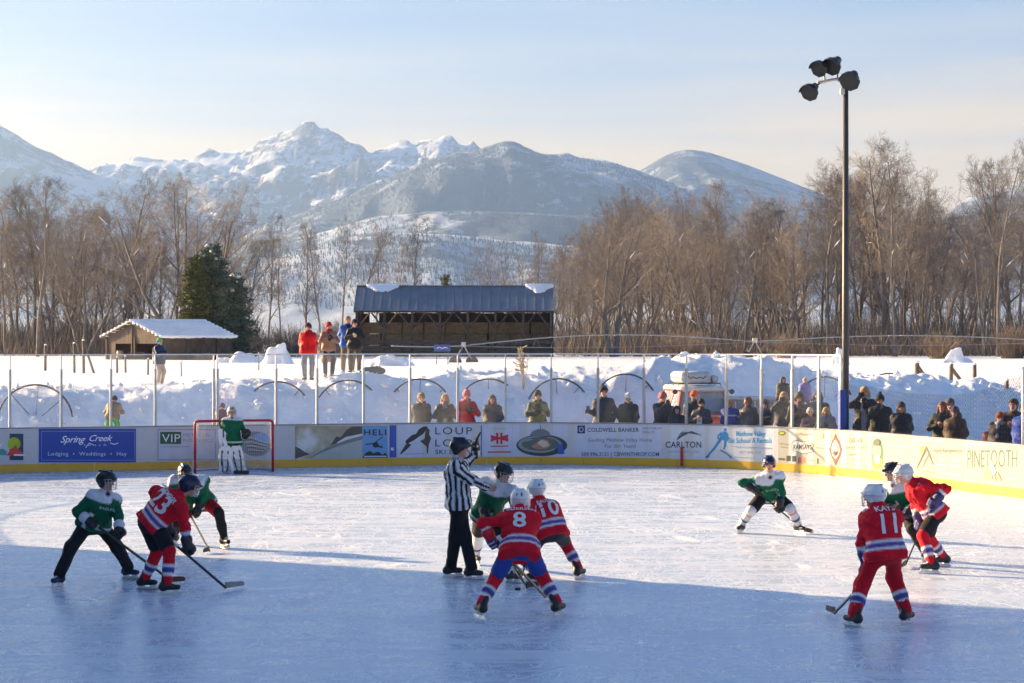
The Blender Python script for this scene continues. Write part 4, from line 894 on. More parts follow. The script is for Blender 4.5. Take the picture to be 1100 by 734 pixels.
shrub(312, 225, 3.8, 4.5, M_TWIG, 'pale twiggy shrub behind the red jacket man', 4, 200); shrub(362, 218, 4.2, 4, M_TWIG, 'pale twiggy shrub left of the barn', 5, 200); shrub(735, 205, 3.0, 5, M_RUST, 'reddish shrub behind the irrigation pipe in the middle of the right wood', 6, 200)
shrub(845, 205, 2.6, 3.4, M_RUST, 'rust shrub with snow left of the floodlight mast', 7, 160); shrub(1012, 200, 2.8, 4.5, M_RUST, 'dry shrub behind the pipe right of the mast', 8, 180); shrub(1088, 205, 3.4, 4, M_RUST, 'orange brown shrub at the right edge of the wood', 9, 180)

# ------------------------------------------------------------------ evergreens
def needle_mat(name, c, c2):
    m, n, l, b = nodemat(name); b.inputs['Roughness'].default_value = .8; b.inputs['Specular IOR Level'].default_value = .2
    tc = n.new('ShaderNodeTexCoord'); ns = n.new('ShaderNodeTexNoise'); ns.inputs['Scale'].default_value = .5; ns.inputs['Detail'].default_value = 5; l.new(tc.outputs['Object'], ns.inputs['Vector'])
    r = n.new('ShaderNodeValToRGB'); r.color_ramp.elements[0].position = .38; r.color_ramp.elements[0].color = (*c, 1); r.color_ramp.elements[1].position = .66; r.color_ramp.elements[1].color = (*c2, 1); l.new(ns.outputs['Fac'], r.inputs[0]); l.new(r.outputs[0], b.inputs['Base Color']); return m
M_NEEDLE = needle_mat('needles', (.06, .085, .06), (.14, .155, .085)); M_NEEDLE2 = needle_mat('needles_yellow', (.07, .085, .025), (.15, .14, .04))
def evergreen(px, D, ytop, wpx, label, seed, nb=70, ragged=.35, m=M_NEEDLE, snow=True, tilt=0.0, z=None):
    r = random.Random(seed); x = (px - CX) / FPX * D; z = FIELD_Z - .1 if z is None else z; H = CAMH + (CY - ytop) / FPX * D - z; Wd = wpx / FPX * D / 2
    e = empty('evergreen_tree', (x, D, z)); tr = MB(); tr.tube([(0, 0, -.3), (tilt * H * .5, 0, H * .5), (tilt * H, 0, H * .97)], [H * .018, H * .012, .02], 7); cr = MB(); sn = MB()
    for i in range(nb):
        t = .08 + .9 * (i + r.random()) / nb; a = i * 2.4 + r.uniform(-.4, .4); L = Wd * (1 - t) ** .62 * r.uniform(1 - ragged, 1.05) + .3; b = Vector((tilt * H * t, 0, H * t)); d = Vector((math.cos(a), math.sin(a), r.uniform(-.18, .30)))
        tr.tube([b, b + d * L * .6, b + d * L + Vector((0, 0, -.08 * L))], [.05, .03, .012], 3, False)
        k = int(30 + L * 60)
        for _ in range(k):
            f = r.random() ** .6; p = b + d * (L * f) + Vector((r.gauss(0, .1 + .13 * L * f), r.gauss(0, .1 + .13 * L * f), r.gauss(-.05, .12 + .05 * L)))
            u = Vector((r.gauss(0, 1), r.gauss(0, 1), r.gauss(-.2, .5))).normalized() * r.uniform(.18, .42); v = u.orthogonal().normalized() * r.uniform(.05, .12); q = len(cr.v); cr.v += [tuple(p - v), tuple(p + v), tuple(p + u)]; cr.f.append((q, q + 1, q + 2))
        if snow and r.random() < .10 * (1 + t): p = b + d * L * .75; sn.tube([p - d * .35 + Vector((0, 0, .06)), p + Vector((0, 0, .16)), p + d * .3 + Vector((0, 0, .04))], [.05, r.uniform(.12, .26), .05], 6)
    if snow: sn.lathe([(.02, -.35), (.42, -.2), (.46, 0), (.3, .22), (.05, .3)], (tilt * H, 0, H * .96), 9)
    tr.build('trunk', M_BARK, e); cr.build('crown', m, e)
    if sn.v: tag(sn.build('branch_snow', M_BSNOW, e, smooth=True), kind='stuff')
    return tag(e, label, 'tree', 'evergreen trees')
evergreen(228, 214, 262, 74, 'big ragged dark evergreen with snow on its tip behind the shed', 1, 150, .5); evergreen(210, 212, 274, 44, 'yellow green evergreen leaning against the bigger dark one', 2, 95, .3, M_NEEDLE2, False); evergreen(254, 216, 293, 46, 'low ragged evergreen on the right side of the big dark one', 3, 80, .6)
evergreen(478, 250, 294, 20, 'small yellow green evergreen tip above the middle of the barn roof', 5, 40, .2, M_NEEDLE2, False)

# ------------------------------------------------------------------ barn
M_ROOF = mat('blue_metal_roof', (.135, .165, .215), .55, .0, var=.12, vscale=.7); M_DARKW = mat('dark_barn_wood', (.095, .068, .055), .85, var=.3, vscale=1.2, bump=.3); M_POSTW = mat('post_wood', (.085, .058, .042), .85, var=.2, vscale=1.0)
D = 224.; bx0, bx1 = (380 - CX) / FPX * D, (595 - CX) / FPX * D; e_z = CAMH + (CY - 330) / FPX * D; r_z = CAMH + (CY - 307.5) / FPX * (D + 4.5); bz = FIELD_Z - .1
barn = empty('barn', ((bx0 + bx1) / 2, D + 4.5, bz)); tag(barn, 'long dark open hay barn with a blue metal roof beyond the field', 'barn'); bo = barn.location
ns_ = 22; wsh = (bx1 - bx0) / ns_
for side, y0, y1 in ((0, D - .6, D + 4.5), (1, D + 9.6, D + 4.5)):
    for i in range(ns_):
        xa = bx0 + wsh * i + .01; xb = xa + wsh - .02; dz = random.uniform(-.012, .012); mb = MB(); nrm = .05
        k = 4; vs = []
        for y, z in ((y0, e_z - .35 + dz), (y1, r_z + dz)):
            for j in range(k + 1): vs.append((xa + (xb - xa) * j / k, y, z + (.012 if j in (0, k) else 0)))
        for y, z in ((y0, e_z - .35 + dz - nrm), (y1, r_z + dz - nrm)):
            for j in range(k + 1): vs.append((xa + (xb - xa) * j / k, y, z))
        q = k + 1; fs = [(j, j + 1, q + j + 1, q + j) for j in range(k)] + [(2 * q + j, 3 * q + j, 3 * q + j + 1, 2 * q + j + 1) for j in range(k)] + [(j, 2 * q + j, 2 * q + j + 1, j + 1) for j in range(k)]
        mb.add(vs, fs).build('roof_sheet', M_ROOF, barn, bo)
MB().box(((bx0 + bx1) / 2, D + 4.5, r_z + .05), (bx1 - bx0, .3, .08)).build('ridge_cap', M_ROOF, barn, bo)
for xa, xb in ((392, 425), (566, 594)):
    a_, b_ = (xa - CX) / FPX * D, (xb - CX) / FPX * D; f = Field(*grid((a_, D + 2.2, r_z - 1.6), (b_, D + 5.5, r_z + .4), .14)); rr = random.Random(xa)
    for i in range(14):
        t = i / 13; x = a_ + (b_ - a_) * t; dn = (1 - abs(2 * t - 1)) * 1.7 * rr.uniform(.5, 1) + .3; sl = (r_z - e_z + .35) / 5.1
        f.cone((x, D + 4.5, r_z + .06), (x, D + 4.5 - dn, r_z + .05 - sl * dn), .2, .13, .1)
    v, q = f.mesh(); mesh_obj('roof_snow', v, q, M_BSNOW, barn, bo, True)
for i in range(8):
    x = bx0 + .3 + (bx1 - bx0 - .6) * i / 7
    for y in (D + .1, D + 8.9):
        MB().box((x, y, (e_z - .45 + bz) / 2), (.26, .26, e_z - .45 - bz)).build('post', M_POSTW, barn, bo)
    for sg in (-1, 1):
        if bx0 < x + sg * 1.2 < bx1: MB().tube([(x + sg * .1, D + .1, e_z - 2.2), (x + sg * 1.35, D + .1, e_z - .6)], .09, 4).build('brace', M_POSTW, barn, bo)
MB().box(((bx0 + bx1) / 2, D + .1, e_z - .42), (bx1 - bx0, .24, .3)).build('beam', M_POSTW, barn, bo)
for i in range(40):
    x = bx0 + .27 + (bx1 - bx0 - .6) * i / 39
    if 1 < i < 4: continue
    MB().box((x, D + 9.05, (e_z - .5 + bz) / 2), (.545, .05, e_z - .5 - bz + random.uniform(-.1, .1))).build('plank', M_DARKW, barn, bo)
for x, nm in ((bx1 - .05, 0), (bx0 + .05, 1)):
    for i in range(14):
        y = D + .35 + i * .62; hh = e_z - .4 + (r_z - e_z) * max(0, 1 - abs(y - D - 4.5) / 4.6)
        if nm == 1 and i < 5: continue
        MB().box((x, y, (hh + bz) / 2), (.05, .58, hh - bz)).build('plank', M_DARKW if nm else M_POSTW, barn, bo)
for k in range(3): MB().box(((bx0 + bx1) / 2, D - .4 - .04 * k, bz + .55 + .55 * k), (bx1 - bx0 - .5, .06, .36)).build('rail_board', M_DARKW, barn, bo)
rh = random.Random(4)
for i in range(27): # hay bales stacked in the dark interior
    x = bx0 + 1.4 + (i % 9) * 2.28; MB().box((x + rh.uniform(-.1, .1), D + 6.2, bz + .65 + 1.25 * (i // 9)), (2.2, 1.2, 1.2)).build('hay_bale', mat('hay_bale', (.30, .21, .12), .95, var=.3, vscale=4, bump=.5), None).location = (0, 0, 0)
hb = [o for o in bpy.data.objects if o.name.startswith('hay_bale')]
for i, o in enumerate(hb):
    c = Vector(np.mean([v.co for v in o.data.vertices], axis=0)); c.z -= .6; o.data.transform(Matrix.Translation(-c)); o.location = c
    tag(o, 'square hay bale inside the barn, %s row, %s from left' % (('bottom', 'middle', 'top')[i // 9], ordinal(i % 9)), 'hay bale', 'hay bales in the barn')
# ------------------------------------------------------------------ shed
M_TANW = mat('tan_wood', (.095, .068, .048), .85, var=.22, vscale=1.5, bump=.3); D = 186.
c0 = Vector(((172 - CX) / FPX * D, D, FIELD_Z - .1)); cl_ = Vector(((115 - CX) / FPX * (D + 5.0), D + 5.0, FIELD_Z - .1)); cr_ = Vector(((247 - CX) / FPX * (D + 2.0), D + 2.0, FIELD_Z - .1))
shed = empty('shed', c0); tag(shed, 'small wooden shed with a snow covered roof left of the field', 'shed')
eg = (cl_ - c0); el = (cr_ - c0); ez = 2.1; rz_ = 3.35; Lg = eg.length; Ll = el.length; ug = eg.normalized(); ul = el.normalized(); Zv = Vector((0, 0, 1))
def sp(g, l_, z): return c0 + ug * g + ul * l_ + Zv * z
npk = 20
for i in range(npk):
    l0 = Ll * i / npk + .01; l1 = Ll * (i + 1) / npk - .01
    MB().box((sp(-.0, (l0 + l1) / 2, ez / 2)), (l1 - l0, .05, ez), (ul, ug, Zv)).build('plank', M_TANW, shed, c0)
for i in range(12):
    g0 = Lg * (i + .5) / 12; hh = ez + (rz_ - ez) * (1 - abs(2 * g0 / Lg - 1)); z0 = 0 if i > 9 else ez * .72
    MB().box(sp(g0, 0, (hh + z0) / 2), (Lg / 12 - .02, .05, hh - z0), (ug, ul, Zv)).build('plank', M_DARKW, shed, c0)
MB().box(sp(Lg / 2, 4.5, ez / 2), (Lg, .06, ez), (ug, ul, Zv)).build('back_wall', M_DARKW, shed, c0); MB().box(sp(Lg, Ll / 2, ez / 2), (.05, Ll, ez), (ug, ul, Zv)).build('far_wall', M_DARKW, shed, c0); MB().box(sp(Lg / 2, Ll, ez / 2), (Lg, .05, ez), (ug, ul, Zv)).build('end_wall', M_TANW, shed, c0)
for g in (0.05, Lg * .45, Lg - .1): MB().box(sp(g, -.08, ez / 2), (.14, .14, ez), (ug, ul, Zv)).build('post', M_POSTW, shed, c0)
MB().box(sp(Lg * .5, -.1, rz_ / 2 + .1), (.12, .12, rz_), (ug, ul, Zv)).build('post', M_POSTW, shed, c0)
for k in (0.47, .69, .9): # cross braced doors
    a_ = Ll * (k - .105); b_ = Ll * (k + .105); dd_ = MB()
    for p, q in ((sp(-.07, a_, .15), sp(-.07, b_, ez - .2)), (sp(-.075, b_, .15), sp(-.075, a_, ez - .2)), (sp(-.07, a_, .1), sp(-.07, a_, ez - .1)), (sp(-.07, b_, .1), sp(-.07, b_, ez - .1)), (sp(-.07, a_, ez - .15), sp(-.07, b_, ez - .15))): dd_.tube([p, q], .055, 4)
    dd_.build('door_brace', M_POSTW, shed, c0)
for g0, g1 in ((-.45, Lg / 2), (Lg + .45, Lg / 2)):
    za = ez - .12; mb = MB(); vs = []
    for l_ in (-.35, Ll + .35):
        for g, z in ((g0, za), (g1, rz_)): vs += [sp(g, l_, z), sp(g, l_, z + .08)]
    mb.add(vs, [(0, 2, 3, 1), (4, 5, 7, 6), (0, 1, 5, 4), (2, 6, 7, 3), (1, 3, 7, 5), (0, 4, 6, 2)]).build('roof', M_DARKW, shed, c0)
    f = Field(*grid([min(v[i] for v in vs) - .3 for i in range(3)], [max(v[i] for v in vs) + .4 for i in range(3)], .11)); rr = random.Random(3)
    for i in range(26):
        for j in range(9):
            l_ = -.25 + (Ll + .5) * i / 25; t = j / 8; f.cone(sp(g0 + (g1 - g0) * t, l_, za + (rz_ - za) * t + .17), sp(g0 + (g1 - g0) * t, l_, za + (rz_ - za) * t + .18), .17 + rr.uniform(-.03, .05), .17, .12)
    v, q = f.mesh(); mesh_obj('roof_snow', v, q, M_SNOW, shed, c0, True)
bar = empty('barrel', sp(Lg * .62, -.6, 0)); MB().lathe([(.28, 0), (.31, .3), (.31, .6), (.28, .9)], (0, 0, 0), 14).build('body', mat('barrel_tan', (.35, .28, .18), .6), bar, None, True); MB().lathe([(.29, .9), (.29, .94)], (0, 0, 0), 14).build('lid', M_POSTW, bar); tag(bar, 'pale barrel standing at the open front of the shed', 'barrel')
bp0 = sp(Lg * .28, -.7, 0); tb = empty('work_bench', bp0); MB().box((0, 0, .72), (1.5, .7, .06)).build('bench_top', M_TANW, tb)
for sx in (-1, 1):
    for sy in (-1, 1): MB().box((sx * .65, sy * .28, .34), (.09, .09, .69)).build('leg', M_POSTW, tb)
tag(tb, 'rough wooden bench at the open front of the shed', 'bench')

# ------------------------------------------------------------------ irrigation pipe on wheeled towers
M_PIPE = mat('pipe_galv', (.24, .26, .29), .5, .4); D = 165.
piv = empty('irrigation_pipe', ((811 - CX) / FPX * D, D, FIELD_Z - .1)); tag(piv, 'long arched grey irrigation pipe on thin towers across the field', 'irrigation pipe'); po = piv.location
def pv(px, py, dy=0.): return PX(px, py, D + dy)
for xa, xb, ya, yb, sag in ((498, 811, 371.5, 367, 9.5), (811, 1140, 367, 367, 6.5), (420, 498, 371.5, 371.5, -1)):
    n = 16; P_ = [pv(xa + (xb - xa) * i / n, ya + (yb - ya) * i / n - sag * math.sin(math.pi * i / n)) for i in range(n + 1)]
    MB().tube(P_, .045, 8).build('pipe', M_PIPE, piv, po, True)
    lo_ = [pv(xa + (xb - xa) * i / n, ya + (yb - ya) * i / n + (.5 if sag > 0 else 1) + (3.6 if sag > 0 else 0) * math.sin(math.pi * i / n)) for i in range(n + 1)]
    MB().tube(lo_, .016, 4).build('tie_rod', M_PIPE, piv, po)
    if sag > 0:
        for i in range(1, n):
            for s_ in (-1, 1): MB().tube([P_[i], pv(xa + (xb - xa) * (i + s_ * .22) / n, ya + (yb - ya) * i / n + .5 + 3.6 * math.sin(math.pi * i / n))], .011, 3).build('strut', M_PIPE, piv, po)
for px, py in ((811, 367), (498, 371.5)):
    for s_ in (-1, 1): MB().tube([pv(px, py - 1), pv(px + 9 * s_, py + 16, s_ * 1.2)], .05, 5).build('tower_leg', M_PIPE, piv, po); MB().lathe([(.45, -.12), (.5, -.08), (.5, .08), (.45, .12)], pv(px + 9 * s_, py + 18, s_ * 1.2), 16, (0, 1, 0)).build('wheel', M_LAMP, piv, po)
    MB().box(pv(px, py - 1.2), (.35, .35, .35)).build('joint', M_GALV, piv, po)
sg = PX(475, 374, 150); sgn = empty('sign', Vector((sg.x, sg.y, FIELD_Z - .1))); MB().box(sg, (1.15, .05, .48)).build('panel', mat('sign_blue', (.05, .09, .28), .5), sgn, sgn.location)
for s_ in (-1, 1): MB().box(Vector((sg.x + s_ * .4, sg.y + .06, (sg.z + FIELD_Z - .1) / 2)), (.06, .06, sg.z - FIELD_Z + .3)).build('leg', M_POSTW, sgn, sgn.location)
MB().tube([sg + Vector((-.38, -.04, -.02)), sg + Vector((-.2, -.04, .07)), sg + Vector((0, -.04, -.03)), sg + Vector((.2, -.04, .06)), sg + Vector((.38, -.04, 0))], .03, 4).build('scroll', M_WHITEPOST, sgn, sgn.location)
tag(sgn, 'small blue sign in front of the barn', 'sign')

# ------------------------------------------------------------------ fence posts in the field
M_OLDW = mat('weathered_wood', (.15, .12, .095), .9, var=.25, vscale=4, bump=.4)
for px, y0, D, wpx, lb in ((985, 390, 78, 5.5, 'weathered fence post with a slanting brace beyond the right snow bank'), (1021, 391, 76, 4.6, 'plain weathered fence post right of the braced one'), (1047, 392, 75, 4.6, 'weathered fence post halfway between the mast and the frame edge'), (1081, 409, 71, 4, 'short weathered fence post near the right edge of the bank'),
        (48.5, 371, 118, 3.0, 'dark fence post on the far left of the field'), (80, 369, 112, 2.6, 'thin leaning fence post on the left of the field'), (90, 366, 110, 3.0, 'tall braced fence post on the left of the field'), (126, 384, 112, 2.4, 'short fence post in front of the shed'), (135, 383, 112, 2.4, 'fence post beside the short one in front of the shed'), (159, 386, 105, 2.2, 'blue grey fence post right below the shed corner'), (195, 389, 100, 1.2, 'thin steel stake on the field below the shed'), (278, 380, 120, 1.2, 'thin steel stake on the field right of the shed')):
    x = (px - CX) / FPX * D; zt = CAMH + (CY - y0) / FPX * D; zb = gz1(x, D) - .2; w_ = wpx / FPX * D; e = empty('fence_post', (x, D, zb)); e2 = random.uniform(-.04, .04)
    MB().tube([(0, 0, 0), (e2 * .5, 0, (zt - zb) * .5), (e2, 0, zt - zb)], [w_ / 2, w_ / 2, w_ * .46], 8).build('pole', M_OLDW, e, None, True)
    MB().lathe([(w_ * .5, 0), (w_ * .44, .05), (w_ * .2, .08)], (e2, 0, zt - zb - .005), 8).build('snow_cap', M_BSNOW, e, None, True)
    if 'brace' in lb: MB().tube([(0, 0, zt - zb - .1), (.55, 0, .1)], w_ * .42, 6).build('brace', M_OLDW, e)
    tag(e, lb, 'fence post', 'fence posts in the field')
# ------------------------------------------------------------------ old iron wheels half buried in the bank
M_IRON = mat('iron', (.055, .055, .065), .6, .4)
for px, yt, da, RW, lb in ((38, 413.5, 8.7, 1.02, 'iron wheel standing almost clear of the snow at the far left'), (298, 410.2, 9.45, 1.0, 'half buried iron wheel below the man in the red jacket'), (374, 408.6, 9.45, 1.0, 'half buried iron wheel below the man in the blue jacket'), (451, 407.3, 9.45, 1.0, 'half buried iron wheel behind the dark jacket spectator'), (525, 407.3, 9.45, 1.0, 'half buried iron wheel above the navy coat spectator'), (600, 407, 8.9, 1.02, 'iron wheel behind the camouflage jacket spectator'), (672, 402, 8.9, 1.05, 'iron wheel above the spectator in the white cap'),
        (818, 408, 9.4, .95, 'iron wheel above the spectators right of the orange car'), (886, 405, 8.9, 1.0, 'iron wheel behind the last glass panels'), (955, 401.3, 11.5, 1.0, 'almost buried iron wheel right of the floodlight mast')):
    p = on_a(px, A1 + da); s_ = FPX / p.y; zt = CAMH - (yt - CY) / s_; hub = Vector((p.x, p.y, zt - RW)); e = empty('iron_wheel', Vector((p.x, p.y, zt - 2 * RW)))
    cc = [hub + NV * RW * math.cos(t) + Zv * RW * math.sin(t) for t in np.linspace(0, 2 * math.pi, 41)[:-1]]
    MB().tube(cc, .027, 6, closed=True).build('rim', M_IRON, e, e.location, True); MB().lathe([(.09, -.1), (.11, 0), (.09, .1)], hub, 12, AV).build('hub', M_IRON, e, e.location)
    ph = random.uniform(-.1, .1)
    for k in range(8): a = math.pi / 2 + ph + k * math.pi / 4; MB().tube([hub, hub + (NV * math.cos(a) + Zv * math.sin(a)) * RW], .011, 4).build('spoke', M_IRON, e, e.location)
    tag(e, lb, 'wheel', 'iron wheels along the snow bank')
# broken lumps of ploughed snow lying on the bank
rl = np.random.default_rng(77); nl = 420; pxl = rl.uniform(-20, 1120, nl); al = A1 + rl.uniform(5.4, 11.5, nl); kx = (pxl - CX) / FPX; yl = al / (AV.x * kx + AV.y); xl = kx * yl; zl = ground_z(xl, yl)
ico = [(0, 0, 1), (.9, 0, .3), (.28, .85, .35), (-.72, .53, .3), (-.72, -.53, .4), (.28, -.85, .3), (.72, .53, -.4), (-.28, .85, -.4), (-.9, 0, -.4), (-.28, -.85, -.4), (.72, -.53, -.4), (0, 0, -1)]
icf = [(0, 1, 2), (0, 2, 3), (0, 3, 4), (0, 4, 5), (0, 5, 1), (1, 6, 2), (2, 7, 3), (3, 8, 4), (4, 9, 5), (5, 10, 1), (6, 7, 2), (7, 8, 3), (8, 9, 4), (9, 10, 5), (10, 6, 1), (11, 7, 6), (11, 8, 7), (11, 9, 8), (11, 10, 9), (11, 6, 10)]
szl = .03 + .12 * rl.random(nl) ** 3.0; VV = np.array(ico)[None] * szl[:, None, None] * rl.uniform(.6, 1.25, (nl, 12, 1)) * rl.uniform(.7, 1.3, (nl, 1, 3)) + np.stack([xl, yl, zl + szl * .35], 1)[:, None, :]
FF = (np.array(icf)[None] + (np.arange(nl) * 12)[:, None, None]).reshape(-1, 3)
tag(mesh_obj('snow_lumps', VV.reshape(-1, 3), FF, M_SNOW), 'broken lumps of ploughed snow scattered on the bank', 'snow', None, 'stuff')
# ------------------------------------------------------------------ heaps of snow, a bag, a dry weed
def heap(name, px, D, w, h, label, seed, z=None, res=.12):
    x = (px - CX) / FPX * D; z = gz1(x, D) if z is None else z; r = random.Random(seed); f = Field(*grid((-w, -w * .6, -.3), (w, w * .6, h * 1.3), res))
    for i in range(14): a = r.uniform(-1, 1); f.cone((a * w * .7, r.uniform(-.4, .4) * w * .6, 0), (a * w * .6, 0, h * (1 - a * a) * r.uniform(.5, .95)), w * .18, w * .10, w * .12)
    f.wrinkle(.05 * h, 4 / w, seed); v, q = f.mesh(); o = mesh_obj(name, v, q, M_SNOW, None, None, True); o.location = (x, D, z - .05); return tag(o, label, 'snow heap', 'snow heaps on the field')
heap('snow_heap', 299, 150, 1.5, 1.9, 'tall lumpy snow heap left of the man in the red jacket', 1); heap('snow_heap', 262, 165, 2.6, .8, 'low snow heap right of the shed', 2); heap('snow_heap', 420, 140, 2.2, .7, 'low snow heap in front of the barn', 3)
heap('snow_heap', 901, 150, 1.0, 1.3, 'small pointed snow heap just left of the mast', 4); heap('snow_heap', 1028, 160, 1.5, 1.4, 'pointed snow heap at the wood edge right of the mast', 5); heap('snow_heap', 735, 190, 1.2, .8, 'small snow heap under the irrigation pipe', 6)
bgp = on_a(403, A1 + 11.0); f = Field(*grid((-.4, -.25, -.05), (.4, .25, .32), .022)); f.cone((-.25, 0, .1), (.22, 0, .09), .12, .1, .05); f.cone((-.1, 0, .16), (.1, 0, .15), .08, .08, .06); f.wrinkle(.02, 16, 3); v, q = f.mesh()
bag = mesh_obj('duffel_bag', v, q, mat('bag_grey', (.05, .06, .065), .8), None, None, True); bag.location = bgp; tag(bag, 'dark duffel bag lying on top of the snow bank', 'bag'); MB().tube([(-.12, -.1, .18), (-.08, -.16, .27), (.05, -.16, .27), (.1, -.1, .17)], .012, 5).build('strap', M_LAMP, bag)
wd = on_a(562, A1 + 9.3); e = empty('dry_weed', wd); tag(e, 'tall pale dry weed standing in the snow bank', 'plant'); mb = MB(); rr = random.Random(5)
for i in range(9):
    a = rr.uniform(0, 6.28); tp = Vector((math.cos(a) * .16, math.sin(a) * .1, rr.uniform(.7, 1.25))); mb.tube([(0, 0, -.1), tp * .5 + Vector((.03, 0, 0)), tp], [.013, .009, .005], 4)
    for k in range(9): q_ = tp * rr.uniform(.45, 1); mb.tube([q_, q_ + Vector((rr.gauss(0, .08), rr.gauss(0, .06), rr.uniform(0, .1)))], [.007, .02], 4)
mb.build('stalks', mat('dry_straw', (.46, .36, .2), .9, var=.2), e)

# ------------------------------------------------------------------ orange car with a roof rack
Dc = 61.5; cx_ = (749 - CX) / FPX * Dc; car = empty('parked_car', (cx_, Dc, .1)); car.rotation_euler = (0, 0, R(8)); tag(car, 'orange and white car with a loaded roof rack parked behind the spectators', 'car')
M_OR = mat('car_orange', (.50, .085, .03), .3, var=.05, coat=.5); M_CARW = mat('car_white', (.66, .64, .60), .35, var=.06); M_PANE = mat('car_pane', (.30, .32, .34), .06, spec=.9); M_TYRE = mat('tyre', (.02, .02, .02), .85); M_CHROME = mat('chrome', (.6, .6, .62), .2, .9)
def hull(mb, secs):
    n = len(secs[0]); vs = [v for s_ in secs for v in s_]; fs = []
    for i in range(len(secs) - 1):
        for j in range(n): fs.append((i * n + j, i * n + (j + 1) % n, (i + 1) * n + (j + 1) % n, (i + 1) * n + j))
    fs += [tuple(range(n - 1, -1, -1)), tuple((len(secs) - 1) * n + j for j in range(n))]; return mb.add(vs, fs)
def sec(y, w, z0, z1, r=.12): return [(-w + r, y, z0), (w - r, y, z0), (w, y, z0 + r), (w, y, z1 - r), (w - r, y, z1), (-w + r, y, z1), (-w, y, z1 - r), (-w, y, z0 + r)]
ob = hull(MB(), [sec(-2.0, .72, .38, .80), sec(-1.9, .80, .32, .92), sec(-1.0, .84, .28, 1.0), sec(1.7, .84, .28, 1.0), sec(2.0, .76, .4, .92)]).build('body', M_OR, car, None, True)
for md in (ob.modifiers.new('bevel', 'BEVEL'),): md.width = .03; md.segments = 2; md.limit_method = 'ANGLE'
cab0 = [(-.80, -1.05, .98), (.80, -1.05, .98), (.80, 1.75, .98), (-.80, 1.75, .98)]; cab1 = [(-.60, -.62, 1.60), (.60, -.62, 1.60), (.60, 1.6, 1.60), (-.60, 1.6, 1.60)]
for i in range(4):
    MB().tube([cab0[i], cab1[i]], .05, 6).build('pillar', M_OR, car); j = (i + 1) % 4; a, b, c, d_ = [Vector(v) for v in (cab0[i], cab0[j], cab1[j], cab1[i])]; ce = (a + b + c + d_) / 4
    MB().poly([ce + (v - ce) * .93 for v in (a, b, c, d_)]).build('windscreen' if i == 0 else 'window', M_PANE, car)
    MB().tube([cab1[i], cab1[j]], .045, 6).build('roof_edge', M_OR, car)
for s_ in (-1, 1): MB().tube([(s_ * .79, .2, 1.0), (s_ * .6, .2, 1.6)], .045, 6).build('pillar', M_OR, car)
hull(MB(), [sec(-.72, .62, 1.58, 1.70, .05), sec(-.5, .66, 1.58, 1.74, .06), sec(1.6, .66, 1.58, 1.74, .06), sec(1.72, .6, 1.58, 1.7, .05)]).build('roof', M_CARW, car, None, True)
for s_ in (-1, 1):
    MB().tube([(s_ * .82, -.95, 1.06), (s_ * .93, -.98, 1.1)], .018, 5).build('mirror_arm', M_LAMP, car); MB().box((s_ * 1.0, -.98, 1.13), (.17, .07, .13)).build('mirror', M_LAMP, car)
    MB().tube([(s_ * .62, -.6, 1.62), (s_ * .8, -.72, 1.60)], .016, 5).build('lamp_arm', M_LAMP, car); MB().lathe([(.02, 0), (.07, .05), (.075, .1)], (s_ * .82, -.70, 1.58), 12, (0, -1, 0)).build('spot_lamp', M_LAMP, car)
    MB().lathe([(.10, 0), (.10, .04)], (s_ * .56, -1.93, .72), 16, (0, -1, 0)).build('headlight', M_LENS, car)
    for y in (-1.25, 1.25):
        wh = MB().lathe([(.2, -.11), (.32, -.1), (.34, -.05), (.34, .05), (.32, .1), (.2, .11)], (s_ * .76, y, .34), 22, (1, 0, 0)).build('wheel', M_TYRE, car, None, True); MB().lathe([(.19, -.115), (.19, .115)], (s_ * .76, y, .34), 16, (1, 0, 0)).build('rim', M_CHROME, wh)
MB().box((0, -1.97, .68), (.8, .05, .2)).build('grille', M_LAMP, car); MB().box((0, -2.05, .45), (1.5, .1, .12)).build('bumper', M_CHROME, car)
rk = MB()
for y in (-.3, .4, 1.1): rk.tube([(-.62, y, 1.74), (-.6, y, 1.80), (.6, y, 1.80), (.62, y, 1.74)], .014, 5)
for s_ in (-1, 1): rk.tube([(s_ * .58, -.4, 1.81), (s_ * .58, 1.2, 1.81)], .014, 5)
rk.build('roof_rack', M_LAMP, car)
cm = Matrix.Translation(car.location) @ Matrix.Rotation(R(8), 4, 'Z')
rb = empty('roof_box', cm @ Vector((-.1, .3, 1.82)), R(8)); hull(MB(), [sec(-.62, .40, .0, .26, .06), sec(-.5, .46, 0, .32, .08), sec(.7, .46, 0, .32, .08), sec(.85, .38, 0, .26, .06)]).build('shell', mat('box_pale', (.50, .50, .52), .5, var=.15, vscale=5), rb, None, True); MB().box((0, .1, .15), (.93, 1.2, .02)).build('seam', M_LAMP, rb)
MB().tube([(-.3, -.635, .13), (-.24, -.64, .2), (-.18, -.64, .12), (-.08, -.64, .17), (0, -.64, .12), (.1, -.64, .17), (.2, -.64, .12), (.28, -.635, .2)], .012, 4).build('scroll', M_LAMP, rb); tag(rb, 'pale cargo box with a dark scrawl on the car roof', 'roof box')
lg = empty('rolled_tarp', cm @ Vector((.5, .25, 1.82))); f = Field(*grid((-.2, -.6, -.02), (.3, .7, .25), .025)); f.cone((.03, -.5, .1), (.06, .55, .1), .1, .1, .02); f.wrinkle(.015, 18, 9); v, q = f.mesh(); mesh_obj('roll', v, q, mat('tarp_grey', (.36, .36, .38), .8), lg, None, True); MB().tube([(.05, .1, .0), (-.06, .1, .1), (.05, .1, .21), (.16, .1, .1)], .01, 4, closed=True).build('strap', M_LAMP, lg); tag(lg, 'grey rolled tarpaulin strapped on the car roof', 'tarpaulin')
